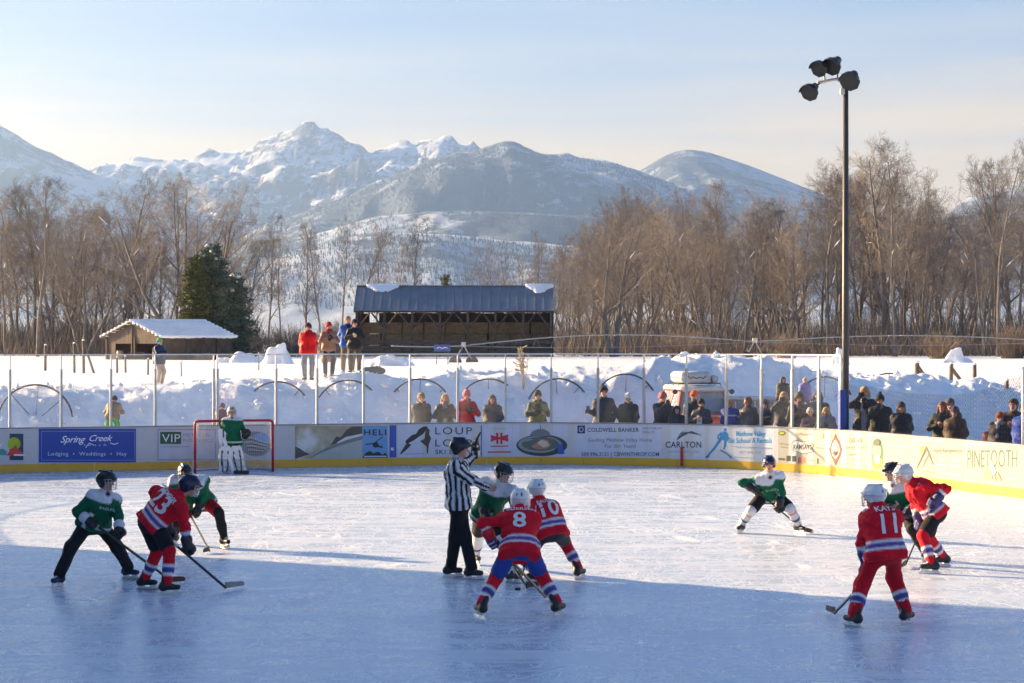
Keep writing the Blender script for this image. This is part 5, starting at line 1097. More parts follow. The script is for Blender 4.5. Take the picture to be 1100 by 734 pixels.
# grey trailer next to it
Dt = 61.0; tr_ = empty('cargo_trailer', ((808 - CX) / FPX * Dt, Dt, .12)); tag(tr_, 'low grey box trailer right of the orange car', 'trailer'); M_TRL = mat('trailer_grey', (.17, .19, .22), .6, var=.2)
hull(MB(), [sec(-.7, .82, .45, 1.35, .05), sec(.7, .82, .45, 1.35, .05)]).build('box', M_TRL, tr_); MB().box((0, 0, 1.38), (1.7, 1.46, .06)).build('lid', mat('trailer_lid', (.30, .33, .38), .5), tr_)
for k in range(3): MB().box((-.55 + .55 * k, -.72, .9), (.04, .03, .8)).build('rib', M_ALU, tr_)
for s_ in (-1, 1): wh = MB().lathe([(.15, -.09), (.28, -.08), (.3, 0), (.28, .08), (.15, .09)], (s_ * .9, 0, .3), 18, (1, 0, 0)).build('wheel', M_TYRE, tr_, None, True); MB().lathe([(.14, -.095), (.14, .095)], (s_ * .9, 0, .3), 12, (1, 0, 0)).build('rim', M_CHROME, wh)
# ------------------------------------------------------------------ people
SKIN = srgb('#c89a82'); WHITE = (.78, .79, .81); 
def C(h): return np.array(srgb(h)[:3])
def V3(p): return np.array([p[0], p[1], p[2]], float)
def unit(v): v = np.asarray(v, float); return v / (np.linalg.norm(v) + 1e-9)
def facing(deg): return np.array([math.sin(R(deg)), -math.cos(R(deg)), 0.0])          # 0 looks at the camera, 90 to the picture's right
def rightof(deg): return np.array([-math.cos(R(deg)), -math.sin(R(deg)), 0.0])
def seg_t(V, a, b):
    ab = b - a; t = np.clip((V - a) @ ab / (ab @ ab + 1e-9), 0, 1); d = np.linalg.norm(V - (a + t[:, None] * ab), axis=1); return t, d
def bend(A, B, L1, L2, hint):
    """middle joint between A and B for bone lengths L1, L2, bent towards hint"""
    d = B - A; L = np.linalg.norm(d); u = d / (L + 1e-9)
    if L > (L1 + L2) * .995: k = (L1 + L2) * .995 / L; return A + d * L1 / (L1 + L2)
    x = (L1 * L1 - L2 * L2 + L * L) / (2 * L); h = math.sqrt(max(L1 * L1 - x * x, 1e-6)); hv = np.asarray(hint, float); hv = hv - u * (hv @ u); return A + u * x + unit(hv) * h

class Person:
    """joints are world points; parts are grown as implicit surfaces around them"""
    def __init__(s, base, scale=1.0, fine=True, seed=0):
        s.base = V3(base); s.k = scale; s.fine = fine; s.seed = seed; s.parts = []
    def pose(s, pelvis, neck, yaw, head, head_yaw, feet, hands, hands_elbow=None, knee_hint=None, shoulders=None, hips=None, head_pitch=0.0, foot_yaw=None, head_roll=0.0, legL=(.43, .42), armL=(.29, .27)):
        k = s.k; s.pelvis = V3(pelvis); s.neck = V3(neck); s.yaw = yaw; s.f = facing(yaw); s.r = rightof(yaw); s.up = unit(s.neck - s.pelvis)
        # torso's own front, square to the spine
        s.tf = unit(s.f - s.up * (s.f @ s.up)); s.tr = np.cross(s.tf, s.up)
        s.head = V3(head); s.hf = facing(head_yaw); ru = rightof(head_yaw); hp = R(head_pitch); s.hf = s.hf * math.cos(hp) + np.array([0, 0, math.sin(hp)]); s.hr = ru; s.hu = np.cross(s.hr, s.hf)
        if shoulders is None: c = s.neck - s.up * .085 * k; s.sh = {'R': c + s.tr * .17 * k, 'L': c - s.tr * .17 * k}
        else: s.sh = {'R': V3(shoulders[0]), 'L': V3(shoulders[1])}
        s.hip = {'R': s.pelvis + s.r * .095 * k, 'L': s.pelvis - s.r * .095 * k} if hips is None else {'R': V3(hips[0]), 'L': V3(hips[1])}
        s.foot = {'R': V3(feet[0]), 'L': V3(feet[1])}; s.fy = {'R': (foot_yaw or (yaw, yaw))[0], 'L': (foot_yaw or (yaw, yaw))[1]}
        s.hand = {'R': V3(hands[0]), 'L': V3(hands[1])}
        s.ankle = {q: s.foot[q] + np.array([0, 0, s.ankle_h * k]) for q in 'RL'}; s.knee = {}; s.elbow = {}; s.wrist = {}
        for q in 'RL':
            L = np.linalg.norm(s.hip[q] - s.ankle[q]); l1, l2 = legL[0] * k, legL[1] * k
            hint = knee_hint[q] if knee_hint and q in knee_hint else facing(s.fy[q]) + .25 * s.f
            if L > (l1 + l2): l1, l2 = l1 * L / (l1 + l2) * 1.005, l2 * L / (l1 + l2) * 1.005
            s.knee[q] = bend(s.hip[q], s.ankle[q], l1, l2, hint)
            e_h = hands_elbow[q] if hands_elbow and q in hands_elbow else (s.r * (.8 if q == 'R' else -.8) - s.f * .5 + np.array([0, 0, -.5]))
            a1, a2 = armL[0] * k, armL[1] * k; L = np.linalg.norm(s.sh[q] - s.hand[q])
            if L > a1 + a2: s.hand[q] = s.sh[q] + (s.hand[q] - s.sh[q]) * (a1 + a2) * .99 / L
            s.elbow[q] = bend(s.sh[q], s.hand[q], a1, a2, e_h); s.wrist[q] = s.hand[q] - unit(s.hand[q] - s.elbow[q]) * .03 * k
        s.chest = s.neck - s.up * .17 * k; s.belly = (s.pelvis + s.chest) / 2 - s.tf * .01 * k
        return s
    ankle_h = .15
    def bounds(s, pts, m):
        P = np.array(pts); return P.min(0) - m, P.max(0) + m
    def field(s, pts, m, h, focus=None, fh=None):
        lo, hi = s.bounds(pts, m); ax = []
        for i in range(3):
            if focus is None: ax.append(np.arange(lo[i] - 2 * h, hi[i] + 3 * h, h)); continue
            c, r = focus; a = np.arange(lo[i] - 2 * h, max(lo[i] - 2 * h, c[i] - r) , h); b = np.arange(c[i] - r, c[i] + r, fh); d = np.arange(c[i] + r, hi[i] + 3 * h, h); ax.append(np.unique(np.concatenate([a, b, d])))
        return Field(*ax)
    def torso(s, F, inf, k=.05, pads=0.0, long=0.0):
        u = s.k; w = s.tr * .075 * u
        F.cone(s.pelvis - s.r * .085 * u - s.up * long, s.pelvis + s.r * .085 * u - s.up * long, .115 * u + inf * 1.1, .115 * u + inf * 1.1, k); F.cone(s.pelvis - s.r * .075 * u, s.pelvis + s.r * .075 * u, .115 * u + inf, .115 * u + inf, k); F.cone(s.belly - w * .8, s.belly + w * .8, .105 * u + inf, .105 * u + inf, k)
        F.cone(s.chest - w, s.chest + w, .115 * u + inf, .115 * u + inf, k); F.cone(s.sh['R'], s.sh['L'], .052 * u + inf * .7 + pads, .052 * u + inf * .7 + pads, k); F.cone(s.neck - s.up * .02 * u, (s.sh['R'] + s.sh['L']) / 2, .06 * u + inf * .3, .07 * u + inf * .5, k)
        F.cone(s.pelvis, s.chest, .11 * u + inf, .12 * u + inf, k)
    def arm(s, F, q, r, k=.03, upto=1.0):
        F.cone(s.sh[q], s.elbow[q], r[0], r[1], k); F.cone(s.elbow[q], s.elbow[q] + (s.wrist[q] - s.elbow[q]) * upto, r[1], r[2], k)
    def leg(s, F, q, r, k=.03, a=0.0, b=1.0):
        """a..b in 0..2: hip to knee to ankle"""
        h, n, e = s.hip[q], s.knee[q], s.ankle[q]
        def at(t): return h + (n - h) * t if t <= 1 else n + (e - n) * (t - 1)
        def rr(t): return r[0] + (r[1] - r[0]) * t if t <= 1 else r[1] + (r[2] - r[1]) * (t - 1)
        if a < 1: F.cone(at(a), at(min(b, 1)), rr(a), rr(min(b, 1)), k)
        if b > 1: F.cone(at(max(a, 1)), at(b), rr(max(a, 1)), rr(b), k)
    def put(s, name, F, m, colour, parent=None):
        v, f = F.mesh() if isinstance(F, Field) else F
        col = colour(v) if callable(colour) else np.tile(np.asarray(colour, float)[:3], (len(v), 1))
        o = mesh_obj(name, v, f, m, parent if parent is not None else s.obj, s.base, True, col); return o
    def body(s, skin=None, hair=None, beard=None, hide_hands=True):
        u = s.k; skin = C('#c0917a') if skin is None else skin; h = .033 if s.fine else .042; fh = .0095 if s.fine else .0135
        pts = [s.pelvis, s.neck, s.head] + [d[q] for d in (s.sh, s.hip, s.knee, s.ankle, s.elbow, s.hand) for q in 'RL']
        F = s.field(pts, .17, h, (s.head, .155 * u), fh)
        s.torso(F, 0.0)
        F.cone(s.neck - s.up * .03, s.head - s.hu * .05 * u - s.hf * .01, .062 * u, .055 * u, .03)
        H = s.head; hf, hr, hu = s.hf, s.hr, s.hu
        F.cone(H + hu * .028 * u - hf * .022 * u, H + hu * .03 * u + hf * .02 * u, .083 * u, .078 * u, .03); F.cone(H - hu * .03 * u + hf * .035 * u, H - hu * .085 * u + hf * .05 * u, .056 * u, .036 * u, .03)
        F.cone(H - hu * .0 * u + hf * .095 * u, H - hu * .03 * u + hf * .112 * u, .009 * u, .016 * u, .012); F.cone(H + hu * .028 * u + hf * .085 * u - hr * .03 * u, H + hu * .028 * u + hf * .085 * u + hr * .03 * u, .014 * u, .014 * u, .012)
        for q in (-1, 1):
            F.cone(H + hr * .082 * u * q - hu * .005 * u, H + hr * .085 * u * q + hu * .025 * u - hf * .008 * u, .014 * u, .018 * u, .012); F.cone(H + hr * .033 * u * q + hf * .092 * u + hu * .008 * u, H + hr * .033 * u * q + hf * .1 * u + hu * .008 * u, .015 * u, .015 * u, 0, True)
            F.cone(H + hr * .033 * u * q + hf * .082 * u + hu * .008 * u, H + hr * .033 * u * q + hf * .083 * u + hu * .008 * u, .014 * u, .014 * u, .004)
        for q in 'RL': s.arm(F, q, (.05 * u, .04 * u, .03 * u)); s.leg(F, q, (.082 * u, .056 * u, .042 * u)); F.cone(s.wrist[q], s.hand[q] + unit(s.hand[q] - s.elbow[q]) * .0 * u, .026 * u, .022 * u, .03)
        for q in 'RL': F.cone(s.ankle[q], s.ankle[q] + facing(s.fy[q]) * .1 * u - np.array([0, 0, .04 * u]), .038 * u, .03 * u, .03)
        v, f = F.mesh(); col = np.tile(skin, (len(v), 1)); L = v - H; lx, ly, lz = L @ hr / u, L @ hf / u, L @ hu / u
        eye = (np.abs(np.abs(lx) - .033) < .016) & (np.abs(lz - .008) < .010) & (ly > .05); col[eye] = C('#3a2a22'); br = (np.abs(np.abs(lx) - .034) < .022) & (np.abs(lz - .032) < .007) & (ly > .06); col[br] = col[br] * .45
        lip = (np.abs(lx) < .024) & (np.abs(lz + .062) < .008) & (ly > .06); col[lip] = C('#9a5a50'); ck = (np.abs(np.abs(lx) - .045) < .02) & (np.abs(lz + .025) < .025) & (ly > .03); col[ck] = col[ck] * np.array([1.08, .9, .88])
        if beard is not None: bd = (lz < -.04) & (ly > .0) & (lz > -.15) & ~lip & (np.abs(lz + .05) + np.abs(lx) > .03); col[bd] = beard
        if hair is not None: hh = (lz > .055) | ((ly < .0) & (lz > -.05)); col[hh] = hair
        o = mesh_obj('person', v, f, M_SKIN, None, s.base, True, col); o.location = s.base; s.obj = o; return o
    # ---- clothing
    def jersey(s, scheme, inf=.043, pads=.014, long=.03, name='jersey', cuff=.9, mat_=None, h=None, arms=(.068, .06, .054), wr=.021):
        u = s.k; pts = [s.pelvis - s.up * long, s.neck] + [d[q] for d in (s.sh, s.elbow, s.hand, s.hip) for q in 'RL']; F = s.field(pts, .26, h or (.019 if s.fine else .028))
        s.torso(F, inf * u, .06, pads * u, long * u)
        for q in 'RL': s.arm(F, q, tuple(a * u for a in arms), .04, cuff)
        F.cone(s.neck - s.up * .03, s.neck + (s.head - s.neck) * .22, .082 * u, .074 * u, .03)
        if wr: F.wrinkle(wr, 17, s.seed); F.wrinkle(wr * .55, 39, s.seed + 5)
        F.half(s.pelvis - s.up * (long + .05) * u, -s.up) if name == 'jersey' else F.half(s.pelvis - s.up * (long + .10) * u, -s.up)
        v, f = F.mesh(); col = scheme(s, v); o = mesh_obj(name, v, f, mat_ or M_CLOTH, s.obj, s.base, True, col); s.jobj = o; s.jv, s.jf = v, f; return o
    def arm_coords(s, v):
        """for each vertex: nearest arm side, position 0..2 along shoulder-elbow-wrist, whether it is sleeve rather than torso"""
        best = np.full(len(v), 9.); u = np.zeros(len(v))
        for q in 'RL':
            t1, d1 = seg_t(v, s.sh[q], s.elbow[q]); t2, d2 = seg_t(v, s.elbow[q], s.wrist[q]); d = np.minimum(d1, d2); t = np.where(d1 < d2, t1, 1 + t2); m = d < best; best[m] = d[m]; u[m] = t[m]
        tt = np.minimum(seg_t(v, s.chest - s.tr * .1 * s.k, s.pelvis - s.r * .08 * s.k)[1], seg_t(v, s.chest + s.tr * .1 * s.k, s.pelvis + s.r * .08 * s.k)[1])
        sleeve = (best + .035 < tt) & (u > .12); return u, sleeve, best
    def pants(s, col, r=(.105, .078, .062), a=0.0, b=1.9, inf=.025, name='trousers', wr=.008, waist=True, mat_=None, stripe=None):
        u = s.k; pts = [s.pelvis + s.up * .1] + [d[q] for d in (s.hip, s.knee, s.ankle) for q in 'RL']; F = s.field(pts, .16, .021 if s.fine else .03)
        if waist: F.cone(s.pelvis - s.r * .065 * u, s.pelvis + s.r * .065 * u, (.118 + inf) * u, (.118 + inf) * u, .05); F.cone(s.pelvis, s.pelvis + s.up * .03 * u, (.12 + inf) * u, (.11 + inf) * u, .05)
        for q in 'RL': s.leg(F, q, tuple(x * u for x in r), .05, a, b)
        if wr: F.wrinkle(wr, 16, s.seed + 3)
        v, f = F.mesh(); c = np.tile(np.asarray(col, float)[:3], (len(v), 1))
        if stripe: c = stripe(s, v, c)
        return mesh_obj(name, v, f, mat_ or M_CLOTH, s.obj, s.base, True, c)
    def socks(s, base, bands=(), r=(.078, .066), name='sock', a=.93, b=1.97):
        """hockey socks over shin pads; bands: (t0, t1, colour) along knee 0 .. ankle 1"""
        u = s.k
        for q in 'RL':
            F = s.field([s.hip[q] + (s.knee[q] - s.hip[q]) * a, s.knee[q], s.ankle[q]], .13, .016); h, n, e = s.hip[q], s.knee[q], s.ankle[q]
            F.cone(h + (n - h) * .85, n, .082 * u, r[0] * 1.06 * u, .03); F.cone(n, n + (e - n) * .55, r[0] * 1.06 * u, r[0] * .95 * u, .03); F.cone(n + (e - n) * .5, n + (e - n) * .97, r[0] * .95 * u, r[1] * u * .9, .03); F.wrinkle(.004, 30, s.seed + 8)
            v, f = F.mesh(); t, _ = seg_t(v, n, e); c = np.tile(np.asarray(base, float)[:3], (len(v), 1))
            for t0, t1, cc in bands: paint(c, soft(t, t0, t1, .045), cc)
            mesh_obj(name, v, f, M_CLOTH, s.obj, s.base, True, c)
    def skate(s, col, lace=(.6, .6, .6), holder=(.75, .76, .78)):
        u = s.k
        for q in 'RL':
            d = facing(s.fy[q]); g = s.foot[q]; up = np.array([0, 0, 1.]); a = s.ankle[q]; sole = g + up * .075 * u
            F = s.field([sole - d * .12, sole + d * .18, a + up * .08], .11, .013); F.cone(sole - d * .07 * u + up * .035 * u, sole + d * .13 * u + up * .03 * u, .045 * u, .038 * u, .02); F.cone(sole - d * .06 * u + up * .03 * u, a + (s.knee[q] - a) * .18, .048 * u, .058 * u, .04); F.cone(sole + d * .02 * u + up * .06 * u, a + d * .02 * u, .035 * u, .04 * u, .03); F.cone(a - d * .04 * u, a - d * .055 * u + (s.knee[q] - a) * .25, .035 * u, .03 * u, .02)
            lx = lambda v: v
            v, f = F.mesh(); c = np.tile(np.asarray(col, float)[:3], (len(v), 1)); L = v - sole; fr = (L @ d > .03 * u) & (np.abs(L @ np.cross(d, up)) < .018 * u) & (L[:, 2] > .06 * u); c[fr] = lace
            b = mesh_obj('skate', v, f, M_LEATHER, s.obj, s.base, True, c)
            w = np.cross(d, up); ax = (Vector(d), Vector(w), Vector(up)); hb = MB(); hb.box(Vector(g + up * .058 * u - d * .045 * u), (.09 * u, .03 * u, .036 * u), ax, .9); hb.box(Vector(g + up * .058 * u + d * .105 * u), (.09 * u, .03 * u, .036 * u), ax, .9); hb.box(Vector(g + up * .036 * u + d * .03 * u), (.27 * u, .014 * u, .02 * u), ax)
            hb.build('blade_holder', M_WHITEPOST, b, s.base); pts = [(-.13, .026), (-.125, .004), (-.09, .0), (.14, .0), (.175, .006), (.19, .03)]; bl = MB(); P = [Vector(g + d * x * u + up * z * u) for x, z in pts]; wv = Vector(w) * .002
            bl.add([p - wv for p in P] + [p + wv for p in P], [tuple(range(6)), tuple(range(11, 5, -1))] + [(i, i + 6, (i + 1) % 6 + 6, (i + 1) % 6) for i in range(6)]); bl.build('blade', M_CHROME, b, s.base)
    def shoe(s, col, name='boot', hgt=.10):
        u = s.k
        for q in 'RL':
            d = facing(s.fy[q]); g = s.foot[q] + np.array([0, 0, .04 * u]); F = s.field([g - d * .1, g + d * .2, s.ankle[q]], .1, .016 if s.fine else .022); F.cone(g - d * .05 * u, g + d * .15 * u, .046 * u, .042 * u, .03); F.cone(g - d * .04 * u, s.ankle[q] + (s.knee[q] - s.ankle[q]) * hgt, .05 * u, .058 * u, .04); F.half(s.foot[q], (0, 0, -1)); s.put(name, F, M_LEATHER, col)
    def glove(s, q, col, big=1.0, grip=None, name='glove', cuffc=None, pattern=None, point=None, palm=None):
        """five-fingered glove; grip = direction of a held shaft, fingers closed round it; point = straight fingers along a direction"""
        u = s.k * big; w = s.wrist[q]; hd = s.hand[q]; d = unit(hd - s.elbow[q]); F = s.field([w - d * .1, hd + d * .16], .12 * big, .0105 if s.fine else .015)
        side = np.cross(d, np.array([0, 0, 1.])); side = unit(side) if np.linalg.norm(side) > .1 else s.r
        if grip is not None:
            a = unit(grip); pd = unit(d - a * (d @ a)); t = np.cross(a, pd)      # pd: from wrist towards the shaft
            c = hd - pd * .035 * u
            F.cone(c - a * .032 * u, c + a * .032 * u, .036 * u, .036 * u, .02); F.cone(w - d * .01, c, .038 * u, .038 * u, .03)
            for i in range(4):
                o = hd + a * (.042 - .028 * i) * u; ln = (.95, 1.05, 1.0, .85)[i]; k1 = o + t * .034 * u - pd * .012 * u; k2 = o + t * .03 * u + pd * .03 * u * ln; k3 = o - t * .012 * u + pd * .034 * u * ln; F.cone(c + a * (.036 - .024 * i) * u + t * .012 * u, k1, .017 * u, .016 * u, .006); F.cone(k1, k2, .0165 * u, .0155 * u, .004); F.cone(k2, k3, .0155 * u, .013 * u, .004)
            F.cone(c + a * .03 * u - t * .02 * u, hd + a * .05 * u - t * .034 * u, .019 * u, .017 * u, .008); F.cone(hd + a * .05 * u - t * .034 * u, hd + a * .045 * u + pd * .022 * u - t * .02 * u, .017 * u, .014 * u, .005)
        else:
            fd = unit(point) if point is not None else d; sd = np.cross(fd, s.f); sd = unit(sd) if np.linalg.norm(sd) > .2 else side; nrm = unit(np.cross(sd, fd)); curl = 0.0 if point is not None else .35
            F.cone(w, hd + fd * .03 * u, .033 * u, .03 * u, .03); F.cone(hd - sd * .022 * u + fd * .02 * u, hd + sd * .022 * u + fd * .02 * u, .026 * u, .026 * u, .02)
            for i in range(4):
                o = hd + sd * (-.036 + .024 * i) * u + fd * .045 * u; ln = (.062, .075, .07, .055)[i] * u; f1 = unit(fd + nrm * curl + sd * (i - 1.5) * .08); f2 = unit(fd + nrm * curl * 2.6 + sd * (i - 1.5) * .08); k1 = o + f1 * ln * .55; F.cone(o - fd * .02 * u, k1, .0145 * u, .0135 * u, .006); F.cone(k1, k1 + f2 * ln * .6, .0135 * u, .011 * u, .004)
            tb = hd - sd * .03 * u; k1 = tb + unit(fd * .7 - sd * .8) * .045 * u; F.cone(tb - fd * .01 * u, k1, .0165 * u, .015 * u, .008); F.cone(k1, k1 + unit(fd - sd * .3) * .032 * u, .015 * u, .012 * u, .005)
        if big > 1.05: F.cone(w - d * .075 * u, w - d * .0 * u, .058 * u, .044 * u, .012)
        else: F.cone(w - d * .05 * u, w, .04 * u, .034 * u, .015)
        v, f = F.mesh(); c_ = np.tile(np.asarray(col, float)[:3], (len(v), 1)); L = (v - w) @ d
        if cuffc is not None: c_[L < -.02 * u] = cuffc
        if pattern is not None: c_[(np.sin((v @ (grip if grip is not None else side)) * 95) > .55) & (L > .0)] = pattern
        mesh_obj(name, v, f, M_LEATHER if big > 1.05 else M_CLOTH, s.obj, s.base, True, c_)
    def helmet(s, col, cage=True, visor=False, trim=(.03, .03, .035), cagec=None):
        u = s.k; H, hf, hr, hu = s.head, s.hf, s.hr, s.hu; F = s.field([H], .2, .0105 if s.fine else .014)
        F.cone(H + hu * .045 * u - hf * .035 * u, H + hu * .04 * u + hf * .035 * u, .112 * u, .104 * u, .03); F.cone(H + hu * .02 * u - hf * .055 * u, H - hu * .035 * u - hf * .05 * u, .098 * u, .07 * u, .03)
        for q in (-1, 1): F.cone(H + hr * .085 * u * q + hu * .02 * u - hf * .01 * u, H + hr * .088 * u * q - hu * .03 * u - hf * .01 * u, .032 * u, .026 * u, .02); F.cone(H + hr * .05 * u * q + hu * .15 * u - hf * .09 * u, H + hr * .045 * u * q + hu * .145 * u + hf * .06 * u, .012 * u, .010 * u, .01)
        F.cone(H + hu * .045 * u + hf * .09 * u, H + hu * .045 * u + hf * .125 * u, .07 * u, .05 * u, .02, flat=(hu, 3.0))
        # open the face
        F.cone(H - hu * .055 * u + hf * .085 * u, H - hu * .12 * u + hf * .10 * u, .088 * u, .1 * u, 0, True); F.half(H - hu * .085 * u, -hu)
        v, f = F.mesh(); c = np.tile(np.asarray(col, float)[:3], (len(v), 1)); L = v - H; z = L @ hu / u; x = L @ hr / u; y = L @ hf / u; vent = (np.abs(np.abs(x) - .03) < .008) & (z > .07) & (np.sin(y * 75) > .2); c[vent] = trim; c[(np.abs(z - .03) < .006) & (y < .06)] = np.asarray(trim) * .5 + c[(np.abs(z - .03) < .006) & (y < .06)] * .5
        o = mesh_obj('helmet', v, f, M_PLASTIC, s.obj, s.base, True, c)
        if cage:
            m = MB(); P = lambda a, z, rr=.128: Vector(H + (hf * math.cos(a) + hr * math.sin(a)) * rr * u + hu * z * u + hf * .012 * u)
            for z in (.035, .0, -.035, -.07, -.1): m.tube([P(a, z, .128 - .03 * max(0, -z - .05) * 6) for a in np.linspace(-1.25, 1.25, 9)], .0032, 4)
            for a in np.linspace(-1.1, 1.1, 8): m.tube([P(a, z, .129 - .03 * max(0, -z - .05) * 6) for z in (.045, .0, -.04, -.08, -.105)], .0032, 4)
            m.build('face_cage', M_CHROME if cagec is None else mat('cage_dark', (.06, .06, .07), .4, .5), o, s.base, True)
        if visor:
            m = MB(); k = 9; vs = []
            for z, rr in ((.045, .125), (-.045, .132)): vs += [Vector(H + (hf * math.cos(a) + hr * math.sin(a)) * rr * u + hu * z * u + hf * .012 * u) for a in np.linspace(-1.2, 1.2, k)]
            m.add(vs, [(i, i + 1, k + i + 1, k + i) for i in range(k - 1)]); m.build('visor', M_GLASS, o, s.base, True)
        return o
    def beanie(s, col, pom=None, brim=0.0, band=None, name='hat', ears=False):
        u = s.k; H, hf, hr, hu = s.head, s.hf, s.hr, s.hu; F = s.field([H], .24, .012 if s.fine else .016); F.cone(H + hu * .06 * u - hf * .03 * u, H + hu * .055 * u + hf * .018 * u, .102 * u, .098 * u, .03); F.cone(H + hu * .02 * u - hf * .04 * u, H + hu * .1 * u - hf * .01 * u, .098 * u, .07 * u, .03)
        if ears:
            for q in (-1, 1): F.cone(H + hr * q * .085 * u + hu * .02 * u, H + hr * q * .085 * u - hu * .07 * u, .035 * u, .022 * u, .02)
        F.cone(H - hu * .06 * u + hf * .10 * u, H - hu * .1 * u + hf * .12 * u, .105 * u, .11 * u, 0, True)
        if not ears: F.half(H - hu * .02 * u, -hu)
        if brim: F.cone(H + hu * .05 * u + hf * .09 * u, H + hu * .04 * u + hf * (.09 + brim) * u, .06 * u, .045 * u, .015, flat=(hu, 4.0))
        if pom is not None: F.cone(H + hu * .185 * u, H + hu * .19 * u, .034 * u, .034 * u, .008)
        F.wrinkle(.003, 60, s.seed); v, f = F.mesh(); c = np.tile(np.asarray(col, float)[:3], (len(v), 1)); z = (v - H) @ hu / u
        if band is not None: c[z < .06] = band
        if pom is not None: c[z > .158] = pom
        return s.put(name, (v, f), M_CLOTH, lambda _: c)
    def hair(s, col, long=0.0, vol=1.0):
        u = s.k; H, hf, hr, hu = s.head, s.hf, s.hr, s.hu; F = s.field([H, H - hu * (long + .1)], .2, .0115 if s.fine else .016); F.cone(H + hu * .045 * u - hf * .025 * u, H + hu * .045 * u + hf * .008 * u, .096 * u * vol, .092 * u * vol, .03); F.cone(H - hf * .045 * u, H - hu * .05 * u - hf * .045 * u, .085 * u * vol, .07 * u, .03)
        if long:
            for q in (-1, 1): F.cone(H + hr * q * .075 * u, H + hr * q * .095 * u - hu * (long) + hf * .02, .04 * u, .03 * u, .03); F.cone(H + hr * q * .09 * u - hu * long * .5, H + hr * q * .1 * u - hu * (long + .06) + hf * .05, .03 * u, .02 * u, .02)
            F.cone(H - hf * .06 * u, H - hf * .08 * u - hu * long, .07 * u, .06 * u, .03)
        F.cone(H - hu * .045 * u + hf * .10 * u, H - hu * .12 * u + hf * .11 * u, .092 * u, .1 * u, 0, True); F.wrinkle(.006, 55, s.seed + 2)
        return s.put('hair', F, M_CLOTH, lambda v: np.asarray(col)[None, :3] * (.8 + .4 * vnoise(v[:, 0] * 90 + v[:, 1] * 60, v[:, 2] * 12, 3))[:, None])
    def hood(s, col, up=False):
        u = s.k; H = s.head
        if up: F = s.field([H], .26, .014 if s.fine else .02); F.cone(H + s.hu * .03 * u - s.hf * .04 * u, H + s.hu * .04 * u, .125 * u, .125 * u, .03); F.cone(H - s.hu * .08 * u - s.hf * .03 * u, s.neck, .11 * u, .10 * u, .04); F.cone(H - s.hu * .02 * u + s.hf * .10 * u, H - s.hu * .03 * u + s.hf * .16 * u, .085 * u, .10 * u, 0, True); nm = 'hood'
        else: n = s.neck + s.up * .03 * u; F = s.field([n], .26, .017 if s.fine else .022); F.cone(n - s.tr * .07 * u - s.tf * .06 * u, n + s.tr * .07 * u - s.tf * .06 * u, .055 * u, .055 * u, .03); F.cone(n - s.tr * .08 * u, n - s.tr * .06 * u + s.tf * .07 * u, .045 * u, .035 * u, .03); F.cone(n + s.tr * .08 * u, n + s.tr * .06 * u + s.tf * .07 * u, .045 * u, .035 * u, .03); nm = 'collar'
        F.wrinkle(.006, 28, s.seed); s.put(nm, F, M_PUFF, col)
    def scarf(s, col, tail=.28):
        u = s.k; n = s.neck + s.up * .035 * u; F = s.field([n, n - s.up * tail], .22, .017 if s.fine else .022)
        ring = [n + (s.tf * math.cos(a) + s.tr * math.sin(a)) * .085 * u for a in np.linspace(0, 2 * math.pi, 11)]
        for a, b in zip(ring[:-1], ring[1:]): F.cone(a, b, .042 * u, .042 * u, .02)
        F.cone(n + s.tf * .12 * u + s.tr * .03, n + s.tf * .16 * u - s.up * tail + s.tr * .04, .045 * u, .05 * u, .02, flat=(s.tf, 1.8)); F.wrinkle(.008, 40, s.seed); s.put('scarf', F, M_CLOTH, col)
    def number(s, body, u0, v0, hgt, col, name='number', front=False, width=None, edge=None):
        """lettering laid on the back (or chest): u0 across, v0 up from the pelvis as a share of the spine"""
        v, f = text_geo(body, 0, 1.05, .02); v = v * hgt; w = v[:, 0].max()
        if width: v[:, 0] *= width / w; w = width
        d = s.tf if front else -s.tf; ac = (-s.tr if front else s.tr) ; sp_ = s.neck - s.pelvis; o = s.pelvis + sp_ * v0 + ac * (u0 - w / 2)
        tree = getattr(s, '_bvh', None)
        if tree is None: tree = s._bvh = BVHTree.FromPolygons([tuple(x) for x in s.jv], [tuple(int(i) for i in q) for q in s.jf])
        def lay(vv, lift):
            out = []
            for x, y in vv:
                p = o + ac * x + unit(sp_) * y; h = tree.ray_cast(Vector(p + d * .6), Vector(-d)); q = V3(h[0]) if h[0] is not None else p + d * .15; out.append(q + d * lift)
            return out
        # cut big faces so that the print follows the cloth
        bm = __import__('bmesh').new(); vv = [bm.verts.new((x, y, 0)) for x, y in v]
        for q in f:
            try: bm.faces.new([vv[i] for i in q])
            except ValueError: pass
        B_ = __import__('bmesh'); B_.ops.triangulate(bm, faces=bm.faces[:]); 
        for _ in range(2): B_.ops.subdivide_edges(bm, edges=[e for e in bm.edges if e.calc_length() > hgt * .22], cuts=1); B_.ops.triangulate(bm, faces=bm.faces[:])
        bm.verts.ensure_lookup_table(); v2 = [(q.co.x, q.co.y) for q in bm.verts]; bm.verts.index_update(); f2 = [tuple(x.index for x in q.verts) for q in bm.faces]; bm.free()
        mesh_obj(name, lay(v2, .007), f2, mat('print_' + col.lstrip('#'), col, .7, var=.04), s.jobj, s.base)

